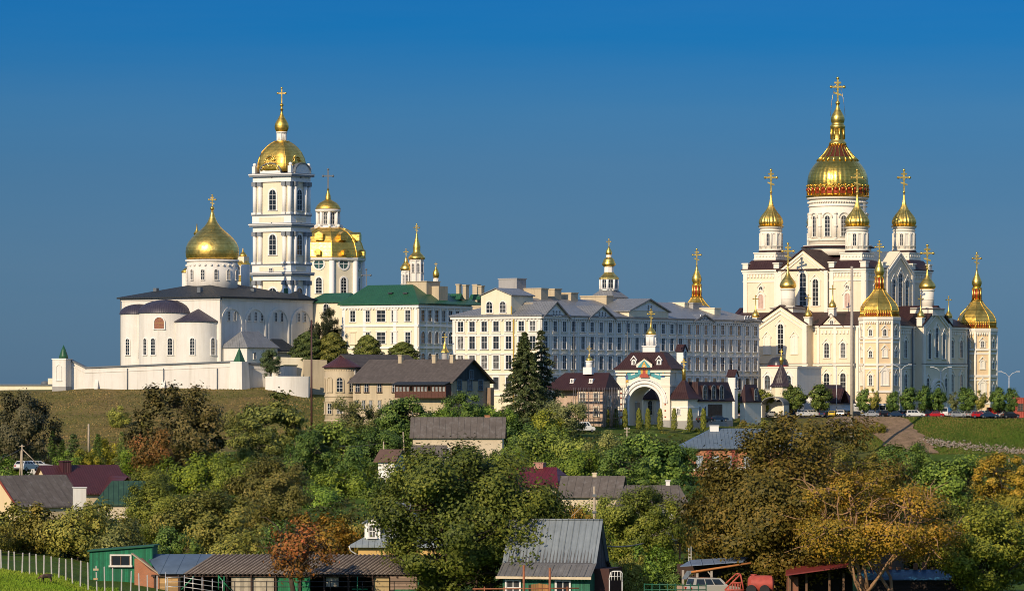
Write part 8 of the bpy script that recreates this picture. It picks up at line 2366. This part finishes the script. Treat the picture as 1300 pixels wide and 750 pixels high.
tree('spruce2',"spruce_tree",687,982,416,84,(0.024,0.034,0.020,1),"thin gappy spruce just right of the dense tall one")
tree('mid3',"willow_tree",714,955,501,66,GG,"grey-green willow beside the scaffolded pink house")
tree('bush3',"yellow_tree",694,940,514,40,(0.130,0.130,0.016,1),"yellow-green small tree left of the grey-green willow")
tree('mid1',"broadleaf_tree",690,690,536,90,(0.050,0.075,0.015,1),"green tree below the yellow-green tree and spruces")
tree('mid3',"broadleaf_tree",742,670,545,88,(0.058,0.080,0.018,1),"green tree below the white van at the repair house")
tree('mid4',"broadleaf_tree",778,655,550,62,(0.062,0.074,0.026,1),"greyish green tree left of the whitish pole below the gate")
tree('mid1',"broadleaf_tree",830,640,546,104,(0.040,0.070,0.015,1),"large round dark green tree centred below the monastery gate")
tree('mid2',"broadleaf_tree",790,610,565,66,DG2,"dark green tree behind the grey slate roofs")
tree('mid3',"broadleaf_tree",724,625,560,88,(0.058,0.094,0.014,1),"bright green tree behind the oxblood roof")
tree('mid3',"broadleaf_tree",862,668,560,52,DG,"dark tree at the left corner of the brick house")
tree('bush1',"bush",856,600,605,54,DG2,"dark bush behind the right end of the grey hipped house")
tree('bush3',"bush",700,500,618,64,(0.075,0.095,0.015,1),"light green bush in front of the oxblood-roofed house")
tree('bush3',"bush",760,490,622,52,(0.062,0.080,0.015,1),"green bush in front of the small slate roof")
tree('bush1',"rust_bush",738,480,640,46,(0.150,0.080,0.014,1),"orange bush between the two utility poles above the zinc roof")
tree('bush1',"bush",690,470,640,56,YG,"yellow-green bush left of the short brown pole")
tree('bush1',"bush",850,470,648,60,OB,"brownish bush below the grey hipped house")
tree('bush3',"bush",788,450,640,50,MG,"green bush right of the stout concrete pole")
# --- right mid-ground
tree('mid2',"broadleaf_tree",1082,640,560,60,(0.10,0.085,0.018,1),"tawny tree behind the right shoulder of the big autumn tree")
tree('mid3',"broadleaf_tree",1148,700,553,76,(0.036,0.062,0.014,1),"dark green round tree below the raw earth ramp")
tree('mid1',"broadleaf_tree",1206,560,572,112,(0.070,0.115,0.020,1),"fresh bright green tree right of the dark round one")
tree('mid3',"broadleaf_tree",1130,560,600,84,(0.105,0.095,0.018,1),"yellow-olive tree above the spreading orange one")
tree('mid2',"yellow_tree",1272,540,574,74,(0.160,0.105,0.014,1),"golden orange tree at the right edge below the rubble strip")
tree('mid3',"broadleaf_tree",1240,560,600,72,(0.060,0.060,0.018,1),"dark olive tree between fresh green tree and golden one")
tree('mid3',"broadleaf_tree",1295,500,620,60,(0.130,0.110,0.016,1),"yellowish tree cut by the right edge")
tree('mid3',"broadleaf_tree",1060,560,590,60,OB,"olive-brown tree tucked behind the big autumn tree")
tree('bush1',"bush",1290,470,680,50,OR,"orange bush cut by the right edge above the corner tree")
tree('bush1',"bush",1170,470,650,60,(0.07,0.07,0.018,1),"olive bush behind the bare orange branches")
for px, w, c, lab in ((938,46,OB,"brown scrub bush on the bank edge left of the first parked cars"),(968,44,(0.10,0.10,0.02,1),"olive scrub bush on the bank edge under the young trees"),(1000,50,OB,"brown scrub bush on the bank below the well chapel"),(1030,44,(0.11,0.085,0.03,1),"dry brown bush on the bank left of the trodden earth"),(912,40,MG,"green scrub bush on the bank left end by the gate annex")):
    tree('bush2',"bush",px,1043,535,w,c,lab,"scrub bushes along the bank")
tree('bush2',"bush",1113,1052,536,22,YG,"small yellow-green tuft bush growing on the edge of the earth ramp")
tree('mid2',"autumn_tree",1018,560,553,84,(0.088,0.064,0.014,1),"brown-green tree forming the right shoulder of the huge autumn tree, before the brick house")
tree('mid3',"autumn_tree",930,500,580,80,(0.080,0.064,0.014,1),"olive-brown tree covering the brick house front left of the huge autumn tree")
tree('bush1',"bush",1050,620,556,70,(0.095,0.080,0.016,1),"tawny bush under the blue-grey roof's right end")
tree('bush3',"bush",186,985,520,16,OL,"small shrub on the dry slope above the dark chestnut's left side")
tree('bush2',"bush",290,1000,521,30,(0.085,0.080,0.025,1),"low scrub on the dry slope right of the dark chestnut")
tree('bush2',"bush",150,1010,516,30,(0.07,0.085,0.02,1),"low green scrub on the dry slope under the long white wall")
tree('bush2',"bush",880,1020,541,40,(0.06,0.08,0.016,1),"low green scrub on the slope under the gate annex")
tree('bush2',"bush",845,1000,549,46,(0.07,0.08,0.02,1),"low scrub on the slope right under the gate arch")
tree('bush1',"bush",905,985,548,44,(0.08,0.085,0.02,1),"olive scrub above the brick house chimney")
# --- around the monastery
tree('mid1',"round_tree",343,1060,441,28,(0.024,0.040,0.020,1),"small dark round tree in front of the white shed by the fortress wall",base=480)
tree('thuja',"thuja",391,1076,421,40,(0.026,0.040,0.014,1),"dark thuja left of its twin beside the reddish mast",base=462)
tree('thuja',"thuja",422,1076,422,38,(0.048,0.056,0.014,1),"lighter thuja on the terrace left of the cream residence",base=462)
tree('thuja',"thuja",467,1070,425,34,(0.040,0.052,0.014,1),"cone-shaped thuja in front of the left part of the cream residence",base=463)
tree('thuja',"thuja",511.5,1070,434,38,(0.036,0.050,0.014,1),"broad thuja in front of the right part of the cream residence",base=464)
tree('mid2',"dark_tree",420,1120,390,26,(0.010,0.014,0.007,1),"tall shaded tree between bell tower and cream residence",base=458)  # leaf colour darkened to put the church's shade into it
tree('mid3',"dark_tree",402,1116,402,30,(0.011,0.015,0.007,1),"shaded tree behind the twin thujas",base=458)  # leaf colour lowered likewise, standing in for the church's shade
# topiary columns by the gate
for px, lab in ((760,"first clipped column tree, before the scaffolded house"),(770.5,"second clipped column tree from the left, before the scaffolded house"),(782,"clipped column tree at the gate's left corner"),(793.5,"clipped column tree before the gate's left pier"),(811,"clipped column tree in the left half of the gate opening"),(822.5,"clipped column tree in the middle of the gate opening"),(838,"clipped column tree at the right side of the gate opening"),(856,"clipped column tree before the corner pavilion wall"),(876,"clipped column tree at the pavilion's shaded corner"),(893,"last clipped column tree, before the shaded shop wing")):
    tree('topiary',"column_tree",px,1012,518,6.6,(0.060,0.075,0.014,1),lab,"clipped column trees by the gate",base=545.5)
for px, top, w, k, c, lab in ((935,499,24,'young',(0.038,0.062,0.014,1),"young round tree beside the blue van"),(971,494,23,'young',(0.070,0.085,0.014,1),"yellow-green young tree in front of the well chapel"),(1007.5,489,27,'young',(0.036,0.056,0.014,1),"dark young tree left of the maroon pavilion gable"),(1042,487,25,'young',(0.036,0.056,0.014,1),"dark young tree in front of the maroon pavilion gable"),
      (1096,493,16,'young',DG2,"small young tree at the lit corner tower's foot"),(1112,494,13,'young2',OL,"sparse young tree at the right side of the lit corner tower"),(1133,496,15,'young',DG,"narrow young tree at the dark downpipe of the cathedral"),(1153.5,491,19,'young',DG,"young tree right of the left double-armed lamp"),(1174.5,489,20,'young',DG,"dense young tree left of the porch portal"),(1192,492,17,'young',DG,"young tree at the middle double-armed lamp"),(1209.5,498,13,'young2',GG,"thin greyish young tree right of the porch"),(1227.5,491,22,'young',DG2,"full young tree left of the far corner tower"),(1246.5,496,17,'young2',OL,"loose young tree at the foot of the far corner tower"),(1267,491,19,'young',DG2,"young tree just left of the free-standing lamp"),(1285,492,16,'young',DG,"young tree just right of the free-standing lamp by the red kiosk")):
    tree(k,"young_tree",px,1067.5,top,w,c,lab,"young trees along the car park",base=529)

# low undergrowth between the houses and trees: nobody could count it
def undergrowth():
    rng = np.random.default_rng(5); C, N, S, T = [], [], [], []
    pr = random.Random(6)
    n = 0
    while n < 2600:
        Y = 410 + 590*pr.random()**0.8; u = pr.uniform(-60, 1360)
        if u < 190 and Y < 440: continue
        if u < 480 and Y > 930: continue
        if u > 1060 and Y > 985: continue
        if Y > 1004 and u > 700: continue
        x = wx(u,Y); z = ground(x,Y); r = pr.uniform(0.6,1.7); k = int(26+r*16)
        d = rng.normal(size=(k,3)); d /= np.linalg.norm(d,axis=1,keepdims=True); d[:,2] = np.abs(d[:,2])
        C.append(np.array([x,Y,z-0.1])+d*r*np.array([1.2,1.2,0.9])*rng.uniform(0.4,1,(k,1))); N.append(d+rng.normal(size=(k,3))*0.5)
        S.append(0.42*rng.uniform(0.6,1.4,k)); T.append(np.clip(rng.normal(pr.uniform(0.2,0.7),0.16,k),0,1)); n += 1
    me = leaves_mesh("undergrowth", np.concatenate(C), np.concatenate(N), np.concatenate(S), np.concatenate(T), rng)
    o = link("undergrowth", me); o.color = (0.055,0.062,0.012,1)
    tag(o, "tangle of low green and brown undergrowth between the valley houses and trees", "undergrowth", kind="stuff")
undergrowth()
# ------------------------------------------------------------------ vehicles
def paint():
    m, nt, b = nodes_of("car_paint")
    oi = nt.nodes.new("ShaderNodeObjectInfo"); nt.links.new(oi.outputs['Color'], b.inputs['Base Color'])
    b.inputs['Roughness'].default_value = 0.25; b.inputs['Coat Weight'].default_value = 0.6
    return m
PAINT = paint(); TYRE = plain("tyre", (0.018,0.018,0.018), 0.9); CARGLASS = plain("car_glass", (0.02,0.027,0.033), 0.08)
LAMP = plain("headlamp_glass", (0.55,0.55,0.52), 0.15); TAIL = plain("tail_lamp", (0.35,0.015,0.01), 0.3)
def car_proto(kind):
    prof = {  # side outline (x along the car, z)
     'saloon': ([(-2.2,0.35),(2.2,0.35),(2.25,0.62),(2.1,0.82),(1.05,0.95),(-1.55,0.98),(-2.15,0.92),(-2.25,0.6)], [(-1.5,0.96),(1.0,0.94),(0.35,1.42),(-0.85,1.44)], 1.74),
     'hatch':  ([(-1.95,0.35),(1.95,0.35),(2.0,0.65),(1.85,0.85),(0.95,0.98),(-1.85,1.02),(-2.0,0.7)], [(-1.9,1.0),(0.95,0.96),(0.3,1.48),(-1.45,1.5)], 1.72),
     'estate': ([(-2.2,0.38),(2.15,0.38),(2.2,0.72),(2.05,0.92),(1.1,1.05),(-2.15,1.08),(-2.25,0.7)], [(-2.15,1.06),(1.05,1.04),(0.4,1.68),(-1.95,1.72)], 1.82),
     'van':    ([(-2.6,0.4),(2.5,0.4),(2.55,0.85),(2.35,1.15),(1.75,1.25),(-2.6,1.25)], [(-2.6,1.24),(1.75,1.24),(1.05,2.3),(-2.55,2.35)], 1.95)}[kind]
    body, cab, w = prof
    o = bpy.data.objects.new("parked_car" if kind != 'van' else "parked_van", None); col.objects.link(o)
    mb = MB(); h = w/2
    mb.exy(body, -h, h); 
    def cabin(sc, y0, m):
        n = len(cab); vs = [(x,-y0,z) for x,z in cab[:2]]+[(x,-y0*0.84,z) for x,z in cab[2:]]; vs += [(x,-y,z) for x,y,z in vs]
        m.add(vs,[(0,1,2,3),(7,6,5,4),(0,4,5,1),(1,5,6,2),(2,6,7,3),(3,7,4,0)])
    cabin(1, h*0.97, mb)
    b = mb.build("body", [PAINT], o)
    g = MB()
    (xa,za),(xb,zb),(xc,zc),(xd,zd) = cab
    lo, hi = 0.14, 0.86
    def L(p,q,t): return (p[0]+(q[0]-p[0])*t, p[1]+(q[1]-p[1])*t)
    for sg in (-1,1):
        cuts = (0.06,0.36,0.62,0.92) if kind != 'van' else (0.62,0.78,0.80,0.94)
        for u0,u1 in zip(cuts[:-1],cuts[1:]):
            q = []
            for u,v in ((u0+0.015,lo),(u1-0.015,lo),(u1-0.015,hi),(u0+0.015,hi)):
                bot, top = L((xa,za),(xb,zb),u), L((xd,zd),(xc,zc),u); p = L(bot,top,v); y = sg*(h*0.97*(1-v)+h*0.97*0.84*v+0.012); q.append((p[0],y,p[1]))
            g.add(q,[(0,1,2,3)])
    for (A,B_) in (((xb,zb),(xc,zc)),((xa,za),(xd,zd))):
        q = []
        for v,s in ((lo,-1),(lo,1),(hi,1),(hi,-1)):
            p = L(A,B_,v); y = s*0.88*(h*0.97*(1-v)+h*0.97*0.84*v); q.append((p[0]+(0.015 if A[0] > 0 else -0.015),y,p[1]+0.005))
        g.add(q,[(0,1,2,3)])
    g.build("glass", [CARGLASS], o)
    x0 = min(p[0] for p in body); x1 = max(p[0] for p in body)
    for sx in (x0+0.72, x1-0.78):
        for sg in (-1,1):
            wmb = MB().lathe([(0.02,-0.1),(0.2,-0.11),(0.21,-0.10),(0.31,-0.1),(0.33,0),(0.31,0.1),(0.02,0.1)],14,mats=[1,1,0,0,0,0])
            wo = wmb.build("wheel", [TYRE, plain("wheel_rim",(0.35,0.35,0.36),0.35,0.7)], o, (sx, sg*(h-0.08), 0.33)); wo.rotation_euler = (R(90)*sg,0,0)
    for sg in (-1,1):
        MB().box(x1-0.1,x1-0.0,sg*h*0.7-0.16,sg*h*0.7+0.16,0.62,0.76).build("headlight", [LAMP], o)
        MB().box(x0-0.0,x0+0.1,sg*h*0.72-0.14,sg*h*0.72+0.14,0.72,0.92).build("tail_light", [TAIL], o)
    MB().box(x1-0.05,x1+0.05,-h*0.9,h*0.9,0.36,0.5).box(x0-0.05,x0+0.05,-h*0.9,h*0.9,0.36,0.52).build("bumper", [plain("bumper_plastic",(0.05,0.05,0.05),0.6)], o)
    return o
CARS = {k: car_proto(k) for k in ('saloon','hatch','estate','van')}
_used = set()
WHT=(0.62,0.62,0.60,1); SIL=(0.34,0.35,0.36,1); BLK=(0.012,0.013,0.016,1); BLU=(0.012,0.03,0.07,1); RED_=(0.42,0.012,0.015,1); TEAL=(0.05,0.22,0.34,1); YEL=(0.62,0.45,0.04,1); DGN=(0.012,0.035,0.03,1)
def car(kind, px, Y, rot, c, label, group="vehicles in the car park", scale=1.0, base=None):
    o = CARS[kind] if kind not in _used else copy_tree(CARS[kind])
    _used.add(kind)
    x = wx(px,Y); o.location = (x, Y, (ground(x,Y)+0.07) if base is None else wz(base,Y)); o.rotation_euler = (0,0,R(rot)); o.scale = (scale,)*3
    for ch in o.children: ch.color = c
    tag(o, label, "van" if kind == 'van' else "car", group)
for a in (
 ('van',956,1067,20,TEAL,"blue-teal van at the left end of the car park"),('estate',941,1069,60,WHT,"white estate car behind the young tree left of the blue van"),
 ('hatch',968,1067,35,BLU,"dark blue hatchback right of the blue van"),('saloon',981,1066.5,15,SIL,"silver saloon in front of the well chapel"),('saloon',993,1067,20,DGN,"dark green saloon right of the silver one below the well chapel"),
 ('hatch',1009,1070,50,TEAL,"teal hatchback behind the dark young tree"),('estate',1021,1068,15,WHT,"white estate car left of the maroon pavilion"),('estate',1032,1069,20,WHT,"second white estate car before the maroon pavilion roof"),
 ('hatch',1048,1067,60,BLU,"dark blue car just right of the pavilion's young tree"),('hatch',1058.5,1066.5,70,YEL,"small yellow car beside the dark estate"),('estate',1069,1066.5,75,BLK,"black estate car seen from behind, right of the yellow car"),
 ('hatch',1077,1072,60,DGN,"dark green hatchback left of the tall mast"),('saloon',1088,1067,10,BLK,"black saloon right of the tall mast"),('saloon',1104,1066.5,185,SIL,"silver saloon low in front of the white coach"),
 ('hatch',1124,1067,30,BLK,"black hatchback right of the white coach"),('saloon',1138,1066.5,5,BLU,"dark blue saloon under the left double-armed lamp"),('hatch',1147,1070,60,BLK,"black hatchback behind the blue saloon"),
 ('estate',1162,1066.5,3,WHT,"large white estate car left of the red saloon"),('saloon',1186,1066.5,184,RED_,"bright red saloon below the porch portal"),('van',1202,1069,70,WHT,"white minivan right of the red saloon"),
 ('hatch',1215,1066.5,20,SIL,"silver hatchback right of the white minivan"),('saloon',1226,1068,40,WHT,"white saloon under the full young tree"),('hatch',1238,1067,30,SIL,"silver grey hatchback before the far corner tower"),
 ('estate',1251,1068,60,WHT,"white estate car left of the red delivery van"),('saloon',1255,1066,10,BLU,"dark blue saloon in front of the red delivery van"),('van',1267,1071,8,RED_,"red delivery van at the foot of the far corner tower"),
 ('estate',950,1072,30,WHT,"white estate car half hidden behind the blue van"),('van',1095,1072,15,WHT,"white minibus between the tall mast and the white coach"),
 ('estate',1133,1071,40,SIL,"silver estate car behind the dark blue saloon"),('van',1178,1072,20,WHT,"white van right behind the bright red saloon"),('estate',1211,1072,10,WHT,"white estate car behind the silver hatchback"),
 ('hatch',1233,1071,70,WHT,"white hatchback seen end-on before the far corner tower"),('hatch',1243,1065.8,10,RED_,"small red hatchback low at the edge of the bank"),('saloon',1275,1069,30,WHT,"white saloon between the red van and the red kiosk"),
 ('saloon',1283,1066.5,20,BLK,"black saloon before the red kiosk"),
 ):
    car(*a)
car('van',741,985,10,WHT,"white van parked in front of the scaffolded pink house",None,0.95,548)
car('hatch',895,1024,35,BLK,"black car parked before the shop wing right of the gate",None,1.0,536)
car('saloon',912,1030,30,BLU,"dark blue saloon right of the black car at the gate wing",None,1.0,535)
car('saloon',47,655,25,WHT,"white car by the left edge in front of the firs",None,1.0,597)
car('hatch',34,650,60,WHT,"white hatchback partly behind the green bush at the left edge",None,1.0,598)
car('estate',905,386,20,(0.42,0.40,0.34,1),"pale car parked under the yard shelter",None,1.0,758)
def coach():
    Y = 1074.0; x = wx(1108,Y)
    o = empty("white_coach", (x,Y,ground(x,Y)+0.07), R(5), "long white coach behind the cars at the lit corner tower", "coach")
    MB().frustum(-5.2,5.2,-1.25,1.25,0.4,3.1,0.12,0.08).build("body", [plain("coach_white",(0.66,0.66,0.65),0.3)], o)
    g = MB()
    for i in range(6): g.box(-4.6+i*1.5,-3.25+i*1.5,-1.27,-1.18,1.6,2.6)
    g.build("glass", [CARGLASS], o)
    for sx in (-3.4,3.2):
        w = MB().lathe([(0.05,-0.14),(0.45,-0.15),(0.48,0),(0.45,0.15),(0.05,0.15)],16).build("wheel",[TYRE],o,(sx,-1.15,0.08)); w.rotation_euler = (R(90),0,0)
    Y = 1068.0; x = wx(1296,Y)
    s = empty("red_kiosk", (wx(1303,Y),Y,ground(x,Y)), R(-12), "red metal kiosk at the right edge of the car park", "kiosk")
    MB().box(-2.8,3,-2,2,-0.5,4.6).build("wall", [sheet_metal("red_sheet",(0.36,0.045,0.02),0.5,'x',0.5)], s)
    MB().box(-3.0,3.2,-2.2,2.2,4.6,4.85).build("roof", [plain("red_roof_edge",(0.26,0.04,0.02),0.6)], s)
    put_window(s, (-1.2,-2.01,1.8), 0, window_mesh('rect', 1.2, 1.5, FRAME_WOOD, FRAME_WOOD, GLASS, 0.12))
    Y = 690.0; x = wx(42,Y)
    t = empty("white_box_trailer", (x,Y,gz(42,Y)), R(-5), "white flat-topped box trailer behind the white car at the left", "trailer")
    MB().box(-1.6,1.6,-1,1,0.6,wz(586.5,Y)-gz(42,Y)).build("body", [plain("trailer_white",(0.60,0.57,0.52),0.6)], t)
    for sx in (-1.0,1.0):
        w = MB().lathe([(0.05,-0.1),(0.38,-0.1),(0.4,0),(0.38,0.1),(0.05,0.1)],14).build("wheel",[TYRE],t,(sx,-0.9,0.4)); w.rotation_euler = (R(90),0,0)
coach()
# concrete posts of a small fence at the right edge
def edge_posts():
    me = MB().box(-0.1,0.1,-0.1,0.1,-0.6,2.2).frustum(-0.1,0.1,-0.1,0.1,2.2,2.3,0.05).mesh("concrete_post",[CONC])
    for i, px in enumerate((1271,1276,1281,1287,1293,1299)):
        Y = 1005-i*1.2
        z = wz(592+i*0.6,Y)
        tag(link("concrete_post", me, None, (wx(px,Y),Y,min(z,ground(wx(px,Y),Y))), R(i*11)), "grey concrete post of the short fence below the rubble strip", "fence post", "posts of the short fence at the right edge").scale = (1,1,max(1.0,(wz(575,Y)-ground(wx(px,Y),Y))/2.3))
edge_posts()
